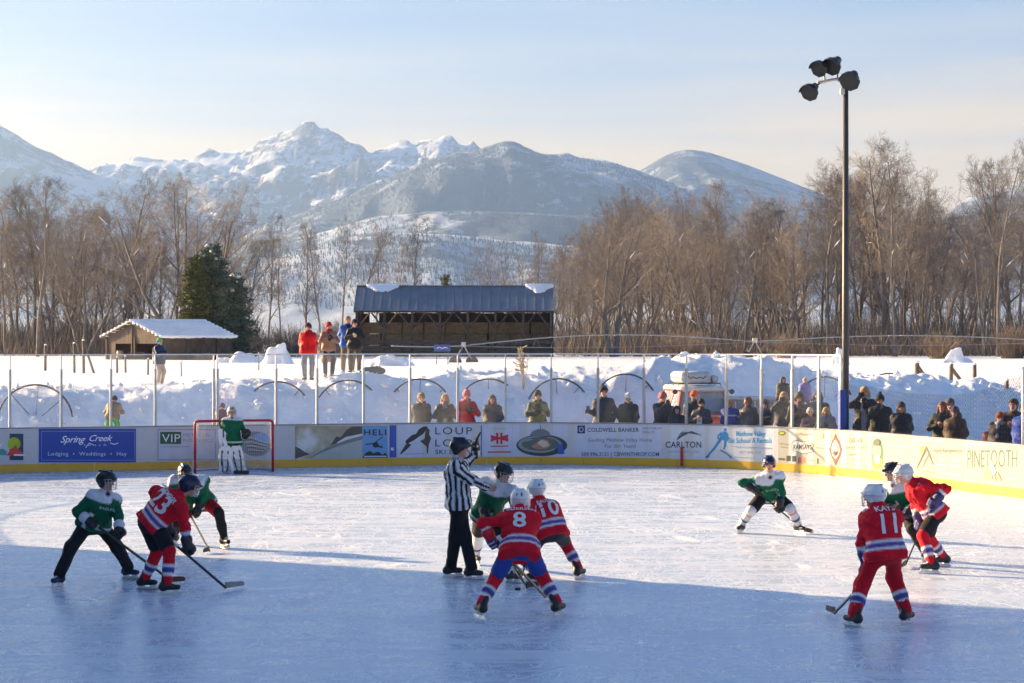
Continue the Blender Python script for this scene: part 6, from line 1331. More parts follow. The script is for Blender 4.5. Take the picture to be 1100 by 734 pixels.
def stick(top, heel, toe, label, shaft='#22252a', blade='#2a2a2c', tape='#c8c8c6', grip='#cfcfcf', group='hockey sticks'):
    top, heel, toe = V3(top), V3(heel), V3(toe); d = unit(heel - top); e = empty('hockey_stick', Vector(heel)); b = unit(toe - heel); w = unit(np.cross(d, b)); n = unit(np.cross(w, d))
    MB().box(Vector((top + heel) / 2), (.03, .02, float(np.linalg.norm(heel - top))), (Vector(n), Vector(w), Vector(d))).build('shaft', mat('shaft_' + shaft[1:], shaft, .4), e, e.location)
    MB().box(Vector(top + d * .07), (.037, .027, .16), (Vector(n), Vector(w), Vector(d))).build('grip_tape', mat('tape_' + grip[1:], grip, .85), e, e.location)
    L = float(np.linalg.norm(toe - heel)); k = 7; up = np.array([0, 0, 1.]); vs = []; cv = unit(np.cross(b, up))
    for i in range(k + 1):
        t = i / k; c = heel - d * .015 + b * L * t + cv * .03 * t * t; hh = .038 * (1 - .25 * t) if i < k else .02
        for sx, sz in ((-1, -.3), (1, -.3), (1, 1.7), (-1, 1.7)): vs.append(Vector(c + cv * .005 * sx + up * hh * sz))
    mb = MB(); fs = []
    for i in range(k):
        for j in range(4): fs.append((i * 4 + j, i * 4 + 4 + j, i * 4 + 4 + (j + 1) % 4, i * 4 + (j + 1) % 4))
    fs += [(3, 2, 1, 0), (k * 4, k * 4 + 1, k * 4 + 2, k * 4 + 3)]; mb.add(vs, fs).build('blade', mat('blade_' + blade[1:], blade, .6), e, e.location)
    return tag(e, label, 'hockey stick', group)

# colour schemes
RED, NAVY, BLK, GRN = np.array([.66, .008, .024]), np.array([.03, .035, .14]), np.array([.016, .016, .02]), np.array([.006, .115, .055])
WHT = np.array([.70, .71, .74])
PURP = np.array([.12, .08, .32])
def soft(x, a, b, w): return np.clip((x - a) / w + .5, 0, 1) * np.clip((b - x) / w + .5, 0, 1)
def paint(c, m, col): m = np.asarray(m, float)[:, None]; c[:] = c * (1 - m) + np.asarray(col)[None, :] * m
def red_scheme(s, v):
    c = np.tile(RED, (len(v), 1)); u, sl, d = s.arm_coords(v); sp_ = s.neck - s.pelvis; t = (v - s.pelvis) @ sp_ / (sp_ @ sp_); L = np.linalg.norm(sp_) / .53
    for a, b, k in ((.06, .115, WHT), (.115, .205, PURP), (.205, .26, WHT)): paint(c, soft(t * L + getattr(s, 'hem', 0), a, b, .03) * (~sl), k)
    for a, b, k in ((1.18, 1.36, WHT), (1.36, 1.62, PURP), (1.62, 1.80, WHT)): paint(c, soft(u, a, b, .07) * sl, k)
    lat = np.abs((v - s.neck) @ s.tr) / s.k; paint(c, soft(lat, .06, .22, .02) * soft((v - s.neck) @ s.tf / s.k, -.035, .0, .02) * (t > .85) * soft(d, -1, .11, .02), WHT)
    return c
def green_scheme(s, v):
    c = np.tile(GRN, (len(v), 1)); u, sl, d = s.arm_coords(v); sp_ = s.neck - s.pelvis; t = (v - s.pelvis) @ sp_ / (sp_ @ sp_); L = np.linalg.norm(sp_) / .53
    paint(c, soft((t - 1) * L, -.17, 9, .035) * np.where(sl, soft(u, -1, .24, .06), 1), WHT * np.array([.95, .97, 1.0])); nd = np.linalg.norm(v - (s.neck + s.tf * .06 * s.k), axis=1) / s.k; paint(c, soft(nd, -1, .045, .02), BLK)
    paint(c, soft(u, 1.66, 1.92, .07) * sl, WHT); paint(c, soft(u, 1.56, 1.62, .05) * sl, BLK); paint(c, soft(t * L, -.02, .03, .03) * (~sl), WHT)
    return c
def ref_scheme(s, v):
    u, sl, d = s.arm_coords(v); x = (v - s.pelvis) @ s.tr; y = (v - s.pelvis) @ s.tf; a = np.arctan2(x, y * 1.3); st = lambda q, f: np.clip(np.sin(q * f) * 2.2 + .5, 0, 1)[:, None]; c = st(a, 13) * WHT * .95 + (1 - st(a, 13)) * BLK
    cs = np.zeros((len(v), 3)); best = np.full(len(v), 9.)
    for q in 'RL':
        for p0, p1 in ((s.sh[q], s.elbow[q]), (s.elbow[q], s.wrist[q])):
            ax = unit(p1 - p0); e1 = unit(np.cross(ax, s.tf)); e2 = np.cross(ax, e1); t, dd = seg_t(v, p0, p1); L = v - p0; an = np.arctan2(L @ e1, L @ e2); k = st(an, 5) * WHT * .95 + (1 - st(an, 5)) * BLK; m = dd < best; best[m] = dd[m]; cs[m] = k[m]
    c[sl] = cs[sl]; return c
RED_SOCK = ((.42, .52, WHT), (.52, .68, NAVY * 2), (.68, .78, WHT))
def pt(px, py, D): return V3(PX(px, py, D))
def gp(px, py): return V3(GP(px, py))

def player(label, base_px, pelvis, neck, head, yaw, hyaw, feet, hands, dn=0.0, dh=0.0, dhand=(0, 0), dpel=0.0, scale=.95, fine=True, seed=1, scheme=red_scheme, helmet=WHT, cage=True, visor=False, shorts=BLK, sock=RED, bands=RED_SOCK, long_pants=None, gl=BLK, gl2=None, sk=BLK, grips=(None, None), fyaw=None, elb=None, knee=None, sh=None, pitch=0, trim=(.03, .03, .035), jl=.02, point=(None, None), skate=True, cuff=None, pattern=None):
    """pixel joints: pelvis, neck, head, feet, hands; d* = metres nearer (-) or farther (+) than the feet"""
    g = [gp(*feet[0]), gp(*feet[1])]; D = (g[0][1] + g[1][1]) / 2
    P = Person((float((g[0][0] + g[1][0]) / 2), float(D), 0.0), scale, fine, seed)
    if not skate: P.ankle_h = .11
    shp = None if sh is None else [pt(sh[i][0], sh[i][1], D + sh[i][2]) for i in (0, 1)]
    P.pose(pt(*pelvis, D + dpel), pt(*neck, D + dn), yaw, pt(*head, D + dh), hyaw, g, [pt(*hands[i], D + dhand[i]) for i in (0, 1)], elb, knee, shp, None, pitch, fyaw)
    P.body(); P.D = D
    if long_pants is not None: P.pants(long_pants, (.105, .085, .078), 0, 1.93)
    else: P.pants(shorts, (.108, .102, .095), 0, .8, .018, 'shorts'); P.socks(sock, bands)
    P.hem = (jl - .02) * 1.2; P.jersey(scheme, long=jl, cuff=.9 if gl is not None else 1.0)
    if helmet is not None: P.helmet(helmet, cage, visor, trim)
    for i, q in enumerate('RL'):
        if gl is not None: P.glove(q, gl, 1.35, grips[i], cuffc=cuff, pattern=pattern, point=point[i])
    if skate: P.skate(sk)
    tag(P.obj, label, 'person', 'hockey players and officials'); return P
# ------------------------------------------------------------------ players (photo pixels -> poses)
def stick_px(a, b, c, Da, Db, label, **k):
    """a: top pixel at distance Da, heel b and toe c on the ice"""
    return stick(pt(a[0], a[1], Da), gp(*b) + np.array([0, 0, .03]), gp(*c) + np.array([0, 0, .03]), label, **k)
def dirv(a, b): return unit(np.asarray(b, float) - np.asarray(a, float))
DN = np.array([0, 0, -1.])
# green winger on the left, looking right
D = gp(63, 630)[1] * .5 + gp(138, 622)[1] * .5
tp, hl = pt(96, 559, D - .25), gp(186, 628)
P = player('green jersey player with white shoulders and black trousers at the far left', None, (101, 562.5), (113, 529), (114.5, 517.5), 40, 62, ((63, 631), (138.5, 622.5)), ((98.5, 561.5), (128.5, 578)), dn=-.08, dh=-.12, dhand=(-.26, -.34), seed=1, scheme=green_scheme, helmet=BLK, long_pants=BLK, gl=BLK, sk=NAVY * .6, grips=(dirv(tp, hl), dirv(tp, hl)), fyaw=(-20, 65), elb={'R': (-1, .2, -.2), 'L': (.9, .3, -.3)}, knee={'R': (-.3, -1, .1), 'L': (.5, -1, .1)}, cuff=WHT)
stick(tp, hl + np.array([0, 0, .03]), gp(198, 626.5) + np.array([0, 0, .03]), 'black and yellow hockey stick of the green player at the far left', shaft='#4a4620', blade='#5a2f22'); P.number('EAGLES', 0, .62, .035, '#c9d2d4', 'lettering', True, .2)
# red 23
D = gp(155.6, 634)[1] * .5 + gp(180, 639)[1] * .5
tp, hl = pt(181, 579, D + .05), gp(243, 634.5)
hr_ = pt(203, 596, D - .33)
P = player('red jersey player wearing 23 bending over his stick', None, (162, 561), (192, 531.5), (203.5, 523), 132, 100, ((180, 639.5), (156, 634)), ((202.5, 595), (184, 581)), dn=.0, dh=-.02, dhand=(-.36, .1), seed=2, helmet=NAVY * .35, gl=BLK, grips=(dirv(tp, hl), dirv(tp, hl)), fyaw=(95, 80), sh=((195, 546, -.2), (168, 530, .16)), elb={'R': (.2, -.6, -.2), 'L': (.4, .9, 0)}, knee={'R': (1, -.2, 0), 'L': (1, .1, 0)}, pitch=-15, shorts=BLK * 1.1)
stick(tp, hl + np.array([0, 0, .03]), gp(261, 631.5) + np.array([0, 0, .03]), 'black hockey stick with a taped blade held by player 23', blade='#8d8d8d')
P.number('23', .0, .36, .25, '#d9dde2', width=.30); P.number('BERKMEYER', .0, .80, .062, '#d9dde2', 'lettering', width=.36)
# green player behind 23
D = gp(241, 588)[1] * .5 + gp(186, 585)[1] * .5
tp, hl = pt(200, 545, D - .3), gp(225, 594)
P = player('green player in red shorts crouching behind the player wearing 23', None, (216, 540), (205, 518), (199, 508.5), 10, 20, ((187, 585), (241, 588.5)), ((199, 549), (208.5, 555)), dn=-.25, dh=-.33, dhand=(-.34, -.40), seed=3, scheme=green_scheme, helmet=BLK, shorts=RED * .75, sock=BLK, bands=(), gl=BLK, grips=(dirv(tp, hl), dirv(tp, hl)), fyaw=(-20, 35), elb={'R': (-1, .1, .3), 'L': (.8, .1, -.3)}, sh=((186, 517, -.2), (219, 517, -.1)), pitch=-8)
stick(tp, hl + np.array([0, 0, .03]), gp(221, 596) + np.array([0, 0, .03]), 'black hockey stick held by the crouching player behind 23')
# referee
D = gp(484, 621)[1] * .5 + gp(506, 623.5)[1] * .5
P = player('referee in a black and white striped shirt raising one arm', None, (493, 543), (490.5, 496.5), (494.5, 482), 95, 84, ((484.5, 621), (507, 623.5)), ((524, 523.5), (510.5, 475)), dn=-.02, dh=-.02, dhand=(-.05, .16), seed=4, scheme=ref_scheme, helmet=BLK, cage=False, visor=True, long_pants=BLK * .9, gl=None, fyaw=(105, 70), elb={'R': (.3, -.6, -.8), 'L': (.5, .7, .2)}, jl=.0, knee={'R': (.4, -.6, 0), 'L': (.6, -.4, 0)}, sh=((489, 502, -.20), (497, 500, .18)))
P.glove('R', C('#b98a75'), 1.0, None, 'hand'); 
# the raised arm points up and back with the open black glove
P.glove('L', BLK, 1.15, None, 'glove', point=unit(np.array([.45, .1, .85])))
P.number('9', -.0, .62, .12, '#2a2a2c', width=.07)
# green centre at the face-off
D = gp(511, 606)[1] * .35 + gp(549, 627)[1] * .65
tp, hl = pt(520, 560, D - .35), gp(566, 634)
P = player('green jersey centre leaning forward beside the referee', None, (523, 552), (536, 520), (541, 509), 35, 42, ((511, 607), (549.5, 627)), ((521.5, 560), (556, 606)), dn=-.28, dh=-.36, dhand=(-.34, -.5), seed=5, scheme=green_scheme, helmet=BLK, sock=WHT, bands=((.5, .62, NAVY),), gl=BLK, grips=(dirv(tp, hl), dirv(tp, hl)), fyaw=(20, 40), elb={'R': (-.6, .3, -.3), 'L': (.7, -.2, -.2)}, pitch=-8, sh=((522, 518, -.12), (550, 528, -.32)), sk=BLK * 3)
stick(tp, hl + np.array([0, 0, .03]), gp(577, 632) + np.array([0, 0, .03]), 'hockey stick of the green centre half hidden behind player 8')
# red 8
D = gp(516, 663)[1] * .5 + gp(599, 661.5)[1] * .5
tp, hl = pt(526, 578, D + .22), gp(586, 644)
P = player('red jersey player wearing 8 with blue shorts and white helmet seen from behind', None, (558, 589), (558, 549), (558.5, 538), 180, 176, ((599, 661.5), (516.5, 663)), ((560, 611), (529.5, 582.5)), dn=.30, dh=.42, dhand=(.42, .20), seed=6, shorts=np.array([.03, .07, .32]), gl=NAVY, cuff=RED, pattern=WHT * .8, grips=(dirv(tp, hl), dirv(tp, hl)), fyaw=(150, 205), elb={'R': (.7, -.3, -.3), 'L': (-.9, -.2, -.2)}, knee={'R': (-.15, 1, .1), 'L': (.15, 1, .1)}, sh=((573, 558, .20), (543.5, 557.5, .20)), jl=.09)
stick(tp, hl + np.array([0, 0, .03]), gp(592, 642) + np.array([0, 0, .03]), 'black hockey stick of player 8 passing behind his knees')
P.number('8', .0, .36, .20, '#dfe2e6', width=.15); P.number('PEDERSEN', .0, .84, .06, '#dfe2e6', 'lettering', width=.38)
# red 10
D = gp(624, 622)[1] * .6 + gp(572, 628)[1] * .4
tp, hl = pt(577, 566, D - .1), gp(560, 622)
P = player('red jersey player wearing 10 in dark shorts leaning behind player 8', None, (592, 571), (581, 538.5), (576.5, 526.5), 196, 205, ((622, 622.5), (575, 628)), ((574, 586), (568, 582)), dn=.18, dh=.26, dhand=(.22, .26), seed=7, shorts=np.array([.05, .05, .055]), gl=NAVY, cuff=RED, grips=(dirv(tp, hl), dirv(tp, hl)), fyaw=(150, 225), elb={'R': (.6, .2, -.3), 'L': (-.8, -.2, -.1)}, knee={'R': (.0, .9, 0), 'L': (-.5, .7, 0)}, sh=((594, 545.5, .06), (573, 543, .16)), jl=.05)
stick(tp + np.array([.0, .3, .05]), hl + np.array([0, 0, .03]), gp(551, 620) + np.array([0, 0, .03]), 'hockey stick of player 10 reaching towards the face-off spot')
P.number('10', .03, .36, .21, '#dfe2e6', width=.24); P.number('BAUER', .0, .80, .055, '#dfe2e6', 'lettering', width=.2)
# green right wing
D = gp(796, 573)[1] * .5 + gp(858, 573.5)[1] * .5
tp, hl = pt(809, 524.5, D - .22), gp(865, 573)
P = player('green jersey player with white socks crouching wide on the right', None, (826.5, 531.5), (826.5, 510), (826, 499), 4, -4, ((796, 573), (858, 573.5)), ((812.5, 527), (836.5, 546.5)), dn=-.30, dh=-.38, dhand=(-.30, -.42), seed=8, scheme=green_scheme, helmet=NAVY * .5, sock=WHT * .92, bands=((.12, .2, np.array([.6, .1, .05])), (.5, .64, NAVY)), gl=BLK, grips=(dirv(tp, hl), dirv(tp, hl)), fyaw=(-25, 30), elb={'R': (-1, .3, .3), 'L': (.8, .1, -.2)}, knee={'R': (-.05, -1, .2), 'L': (.05, -1, .2)}, cage=False, visor=True)
stick(tp, hl + np.array([0, 0, .03]), gp(876, 575) + np.array([0, 0, .03]), 'hockey stick held low by the green player with white socks', blade='#4a3026'); P.number('EAGLES', 0, .55, .05, '#9fb5a8', 'lettering', True, .2)
# red 11
D = gp(917, 674)[1] * .5 + gp(973, 671)[1] * .5
tp, hl = pt(951, 601, D + .3), gp(896, 662)
P = player('red jersey player wearing 11 in long red trousers seen from behind', None, (951, 593), (944.5, 544.5), (938.5, 534.5), 190, 228, ((973.5, 671), (917.5, 674.5)), ((953, 601), (930.5, 606.5)), dn=.10, dh=.14, dhand=(.30, .12), seed=9, long_pants=RED * .8, gl=NAVY, grips=(dirv(tp, hl), None), fyaw=(140, 215), elb={'R': (.9, .1, -.3), 'L': (-.8, -.2, -.3)}, knee={'R': (-.1, .9, 0), 'L': (0, .9, 0)}, sh=((962, 556.5, .04), (931.5, 556, .10)), jl=.05)
P.socks(RED * .8, RED_SOCK, (.088, .078), 'sock')
stick(tp, hl + np.array([0, 0, .03]), gp(884, 658) + np.array([0, 0, .03]), 'dark hockey stick reaching left from player 11', blade='#3c3c3c')
P.number('11', .03, .38, .22, '#dfe2e6', width=.18); P.number('KAYS', .02, .87, .062, '#dfe2e6', 'lettering', width=.22)
# green player on the right, half hidden
D = gp(993, 603)[1] * .5 + gp(968, 600)[1] * .5
tp, hl = pt(974, 546, D - .25), gp(933, 606)
P = player('green player with white shoulders half hidden behind the leaning red player', None, (970, 547), (961, 520), (957.5, 508), -30, -62, ((966, 599), (993, 603)), ((964, 549), (974, 551)), dn=-.1, dh=-.14, dhand=(-.3, -.32), seed=10, scheme=green_scheme, helmet=BLK, sock=BLK, bands=(), gl=BLK, grips=(dirv(tp, hl), dirv(tp, hl)), fyaw=(-60, -20), elb={'R': (-.8, .2, -.3), 'L': (.6, -.2, -.3)}, pitch=-5)
stick(tp, hl + np.array([0, 0, .03]), gp(921.5, 605) + np.array([0, 0, .03]), 'hockey stick whose pale blade lies left of player 11', blade='#9a9a98')
# red player on the right leaning left
D = gp(1000, 616)[1] * .5 + gp(1013, 609)[1] * .5
tp, hl = pt(1001, 541, D - .28), gp(973, 609)
P = player('red jersey player in black shorts leaning forward on the right', None, (1005, 551), (978.5, 518), (970.5, 510.5), -84, -72, ((1013, 609), (1000.5, 616.5)), ((988, 563.5), (1002, 540.5)), dn=.02, dh=-.04, dhand=(.2, -.30), seed=11, gl=NAVY, grips=(dirv(tp, hl), dirv(tp, hl)), fyaw=(-75, -95), elb={'R': (-.5, .7, -.3), 'L': (.9, -.5, .0)}, knee={'R': (-1, .2, 0), 'L': (-1, -.1, 0)}, sh=((986, 523, .2), (995, 522, -.2)), pitch=-6)
stick(tp, hl + np.array([0, 0, .03]), gp(971, 612) + np.array([0, 0, .03]), 'dark hockey stick of the red player leaning on the right'); P.number('7', .0, .45, .2, '#dfe2e6')
# goalkeeper
def goalie_scheme(s, v):
    c = green_scheme(s, v); t = (v - s.pelvis) @ (s.neck - s.pelvis) / ((s.neck - s.pelvis) @ (s.neck - s.pelvis)); u, sl, d = s.arm_coords(v); paint(c, ((t > .6) & (t < .93) & ~sl).astype(float), GRN); return c
g0, g1 = gp(241.5, 508.5), gp(258, 508.5); D = (g0[1] + g1[1]) / 2
P = player('goalkeeper in a green jersey and white leg pads standing in front of the goal', None, (249, 474.5), (249.5, 449.3), (249, 443), 2, 6, ((242.5, 508.5), (258, 508.5)), ((240.5, 470), (263.5, 467)), dn=-.03, dh=-.06, dhand=(-.2, -.16), seed=12, scheme=goalie_scheme, helmet=C('#b5a590'), cage=True, shorts=BLK, sock=WHT, bands=(), gl=None, fyaw=(-12, 12), elb={'R': (-.5, .4, -1), 'L': (.5, .4, -1)}, knee={'R': (.1, -1, 0), 'L': (-.1, -1, 0)}, sk=BLK, jl=.04)
for q, sgn_ in (('R', -1), ('L', 1)):   # leg pads
    n, a = P.knee[q], P.ankle[q]; F = P.field([n + (P.hip[q] - n) * .6, a], .22, .016); c0_ = n + np.array([0, 0, .26]) + P.f * .15 + P.r * -sgn_ * .015; c1_ = a + P.f * .12 - np.array([0, 0, .05]); w = P.r
    for t in np.linspace(-.085, .085, 4): F.cone(c0_ + w * t, (c0_ + c1_) / 2 + w * t + P.f * .02, .055, .06, .03); F.cone((c0_ + c1_) / 2 + w * t + P.f * .02, c1_ + w * t * 1.1, .06, .055, .03)
    F.cone(c1_ - w * .1, c1_ + w * .1 + P.f * .06, .06, .05, .03); v, f = F.mesh(); t, _ = seg_t(v, c0_, c1_); dv = v - (c0_ + t[:, None] * (c1_ - c0_)); x = dv @ w; y = dv @ P.f; c = np.tile(WHT, (len(v), 1)); st = np.abs(np.abs(x) - .045 - .03 * np.sin(t * 3.1)) < .018; c[st & (y > 0)] = BLK * 2; c[(np.abs(np.sin(t * 11)) < .16) & (y > .02)] = WHT * .45; mesh_obj('leg_pad', v, f, M_LEATHER, P.obj, P.base, True, c)
hnd = P.hand['R']; F = P.field([hnd], .24, .015); F.cone(hnd + np.array([-.05, -.06, .12]), hnd + np.array([-.02, -.08, -.12]), .09, .08, .02, flat=(P.f, 2.4)); F.cone(P.wrist['R'] + np.array([0, 0, .08]), hnd, .06, .05, .03); P.put('blocker', F, M_LEATHER, lambda v: np.where((np.abs((v - hnd) @ P.r) < .018)[:, None], BLK, WHT))
hnd = P.hand['L']; F = P.field([hnd], .24, .015); F.cone(hnd + np.array([0, -.02, -.02]), hnd + np.array([.05, -.1, .04]), .09, .10, .03, flat=(P.f, 1.6)); F.cone(P.wrist['L'], hnd, .07, .06, .03); F.cone(hnd + np.array([-.02, -.14, .02]), hnd + np.array([.0, -.16, .03]), .06, .06, 0, True); P.put('catching_glove', F, M_LEATHER, BLK * 1.3)
hl = gp(252, 509.5); gt = P.hand['R'] + np.array([-.12, -.05, .42]); gs = empty('goalkeeper_stick', Vector(hl)); d_ = unit(hl - gt)
MB().box(Vector((gt + P.hand['R']) / 2), (.03, .02, float(np.linalg.norm(P.hand['R'] - gt))), (Vector(P.r), Vector(np.cross(d_, P.r)), Vector(d_))).build('shaft', mat('shaft_22252a', '#22252a'), gs, gs.location)
MB().box(Vector((P.hand['R'] + hl) / 2 + Vector((0, -.06, 0))), (.09, .025, float(np.linalg.norm(hl - P.hand['R'])) * .98), (Vector(P.r), Vector(np.cross(d_, P.r)), Vector(d_))).build('paddle', mat('paddle_white', (.7, .71, .73), .4), gs, gs.location)
MB().box(Vector(hl) + Vector((.17, -.1, .05)), (.36, .03, .085), None, .96).build('blade', mat('blade_2a2a2c', '#2a2a2c'), gs, gs.location); tag(gs, 'broad white goalkeeper stick with a black blade on the ice', 'hockey stick', 'hockey sticks')
# puck held low over the dot by the referee's hand side
pk = gp(556, 634); o = MB().lathe([(.0381, 0), (.0381, .0254)], (0, 0, 0), 20).build('puck', mat('puck_black', (.012, .012, .012), .6)); o.location = Vector(pk) + Vector((0, 0, .002)); tag(o, 'black puck lying on the ice at the face-off between the sticks', 'puck')
# ------------------------------------------------------------------ spectators
def plain(col, col2=None, zip_=None, stripe=None):
    col = np.asarray(col, float)
    def f(s, v):
        c = np.tile(col, (len(v), 1)); u, sl, d = s.arm_coords(v); sp_ = s.neck - s.pelvis; t = (v - s.pelvis) @ sp_ / (sp_ @ sp_)
        if col2 is not None: x = np.abs((v - s.pelvis) @ s.tr) / s.k; fr = (v - s.pelvis) @ s.tf > 0; c[(~sl) & fr & (x < .055)] = col2
        if zip_ is not None: x = np.abs((v - s.pelvis) @ s.tr) / s.k; c[(x < .012) & ((v - s.pelvis) @ s.tf > 0) & (~sl)] = zip_
        if stripe is not None: c[sl & (u > .4) & (u < .55)] = stripe; c[(~sl) & (t > .62) & (t < .68)] = stripe
        return c
    return f
def camo(cols, sc_=9):
    cols = [np.asarray(c, float) for c in cols]
    def f(s, v):
        n = fbm(v[:, 0] * sc_ + v[:, 1] * 4, v[:, 2] * sc_ + v[:, 1] * 5, 7, 3); c = np.tile(cols[0], (len(v), 1)); c[n > .52] = cols[1]; c[n < .42] = cols[2]; return c
    return f
JEANS, DARK, CHAR = C('#5d6876'), np.array([.02, .021, .026]), np.array([.045, .045, .05])
OUTLEN = 0
def spectator(label, px, ytop, off, yaw, scheme, height=None, arms='pockets', hat=None, hair=None, hairlong=0.0, pants=DARK, boots=DARK, scarf=None, hood=None, hoodup=False, beard=None, glv=DARK, a=None, gz=None, coat=.05, seed=None, pom=None, brim=0.0, band=None, D=None, skin=None, inf=.05, ears=False, hyaw=None, lean=0.0, pitch=0.0):
    """px: head column; ytop: top of the head or hat in the photo; stands off metres outside the boards (or at rink coordinate a, or distance D) on the ground"""
    if D is not None: y = D; x = (px - CX) / FPX * y
    elif a is not None: q = on_a(px, a); x, y = q.x, q.y
    else:
        S = np.linspace(-LE - 2, LCN + 9, 500); PT = [path(s_, off, 0) for s_ in S]; pp_ = np.array([proj(p)[0] for p in PT]); s_ = float(np.interp(px, pp_, S)); q = path(s_, off, 0); x, y = q.x, q.y
    g = gz1(x, y) if gz is None else gz
    zt = CAMH - (ytop - CY) / FPX * y; H = zt - g - (.045 if hat is not None else .01); k = H / 1.76
    if height: k = height / 1.76
    sd = int(px * 3) if seed is None else seed; rr = random.Random(sd)
    P = Person((x, y, g), k, False, sd); P.ankle_h = .11; f_, r_ = facing(yaw), rightof(yaw); z = np.array([0, 0, 1.]); B_ = np.array([x, y, g])
    B_ = np.array([x, y, zt - k * 1.755 - (.045 if hat is not None else .01)]) if height else B_
    pel = B_ + z * .93 * k; nk = B_ + z * 1.465 * k + f_ * (.01 + lean) * k; hd = B_ + z * 1.605 * k + f_ * (.035 + lean * 1.3) * k
    if arms == 'pockets': hs = [pel + r_ * q * .155 * k + f_ * .12 * k + z * .05 * k for q in (1, -1)]; el = {'R': r_ * .45 - f_, 'L': -r_ * .45 - f_}
    elif arms == 'chest': hs = [nk - z * .24 * k + r_ * q * .05 * k + f_ * .25 * k for q in (1, -1)]; el = {'R': r_ - z * .9, 'L': -r_ - z * .9}
    elif arms == 'crossed': hs = [nk - z * .24 * k - r_ * q * .10 * k + f_ * (.2 + .02 * q) * k for q in (1, -1)]; el = {'R': r_ - z * .7, 'L': -r_ - z * .7}
    elif arms == 'face': hs = [nk + z * .06 * k + r_ * .07 * k + f_ * .26 * k, nk - z * .05 * k - r_ * .06 * k + f_ * .25 * k]; el = {'R': r_ - z, 'L': -r_ - z}
    elif arms == 'phone': hs = [nk - z * .02 * k + r_ * .02 * k + f_ * .3 * k, pel - r_ * .2 * k + f_ * .1 * k]; el = {'R': r_ - z, 'L': -r_ - f_ * .5}
    elif arms == 'out': hs = [nk - z * .30 * k + r_ * .42 * k + f_ * .12 * k, pel - r_ * .2 * k + f_ * .1 * k]; el = {'R': -z - f_ * .3, 'L': -r_ - f_ * .5}
    else: hs = [pel + r_ * q * .25 * k - z * .12 * k + f_ * .04 for q in (1, -1)]; el = {'R': -f_ + r_ * .4, 'L': -f_ - r_ * .4}
    st = rr.uniform(.1, .16)
    P.pose(pel, nk, yaw, hd, yaw + rr.uniform(-12, 12) if hyaw is None else hyaw, [B_ + r_ * st * k + f_ * rr.uniform(-.04, .06), B_ - r_ * st * k + f_ * rr.uniform(-.04, .06)], hs, el, None, None, None, pitch, (yaw - 18 if True else 0, yaw + 18))
    P.body(C('#c08f78') if skin is None else skin, hair, beard); P.pants(pants, (.105, .08, .07), 0, 1.92); P.shoe(boots)
    P.jersey(scheme, inf, .0, coat, 'jacket', .98, M_PUFF, .026, (.074, .066, .055), .011)
    if hood is not None: P.hood(hood, hoodup)
    if hair is not None: P.hair(hair, hairlong)
    if hat is not None: P.beanie(hat, pom, brim, band, 'hat', ears)
    if scarf is not None: P.scarf(scarf)
    if arms != 'pockets' and glv is not None:
        for q in 'RL': P.glove(q, glv, 1.0)
    tag(P.obj, label, 'person', 'spectators around the rink'); return P
def held_box(P, size, col, label, name, cat, off=(0, 0, .05)):
    c = (P.hand['R'] + P.hand['L']) / 2 if name != 'phone' else P.hand['R']; c = c + np.array(off) + P.f * .06; ax = (Vector(P.r), Vector(P.f), Vector((0, 0, 1))); e = empty(name, Vector(c)); MB().box(Vector(c), size, ax).build('body', mat(name + '_body', col, .4), e, e.location)
    if name == 'camera':
        MB().lathe([(.035, 0), (.038, .05), (.036, .09)], Vector(c + P.f * size[1] * .5), 14, Vector(P.f)).build('lens', M_LAMP, e, e.location); MB().box(Vector(c) + Vector((0, 0, size[2] * .62)), (size[0] * .4, size[1] * .7, size[2] * .3), ax).build('viewfinder', mat('camera_body', col, .4), e, e.location)
    else: MB().box(Vector(c + P.f * (size[1] * .5 + .002)), (size[0] * .25, .004, size[0] * .25), (Vector(P.r), Vector(P.f), Vector((0, 0, 1)))).build('lens', M_LAMP, e, e.location)
    tag(e, label, cat)
BL, BRN, GRY = C('#b08d5a'), C('#5b3f2c'), C('#8d8880')
O = 1.1
spectator('spectator in a charcoal jacket and tan hat, leftmost of the row behind the glass', 452.5, 420, O, 10, plain(CHAR, None, DARK), arms='pockets', hat=C('#8a7560'), hood=CHAR, brim=.04)
spectator('blonde spectator in a dark coat over a grey green top behind the glass', 478, 422, O, 5, plain(DARK * 1.4, C('#64807c')), arms='chest', hair=BL, hairlong=.14, scarf=C('#8a6f78'))
p_ = spectator('spectator in a bright red jacket and pink hat behind the glass', 501, 417, O, 15, plain(C('#a81a2c'), None, C('#7d0f1e')), arms='chest', hat=C('#c4707a'), hood=C('#a81a2c')); held_box(p_, (.13, .07, .09), (.02, .02, .022), 'black camera held by the spectator in the red jacket', 'camera', 'camera')
spectator('brown haired spectator in a navy coat right of the red jacket', 529, 423, O, -5, plain(C('#2c3340')), arms='pockets', hair=BRN, hairlong=.16)
spectator('spectator in an olive camouflage jacket alone behind the glass', 577.5, 417.5, O, 5, camo((C('#5c6338'), C('#7d7f4c'), C('#343a26'))), arms='chest', hat=C('#2e2c2a'), hood=C('#4a5030'))
p_ = spectator('spectator in a dark grey jacket and black hat reaching out one arm', 648, 412.5, O, 12, plain(C('#3b3c42')), arms='out', hat=DARK, glv=C('#5a4436')); held_box(p_, (.09, .012, .16), (.02, .02, .02), 'dark phone in the outstretched hand of the grey jacket spectator', 'phone', 'phone')
spectator('spectator in a dark green jacket and white cap behind the glass', 675, 420.5, O, 0, plain(C('#1e2a2c')), arms='pockets', hat=C('#d8d8dc'), hood=C('#1e2a2c'), brim=.06, inf=.06)
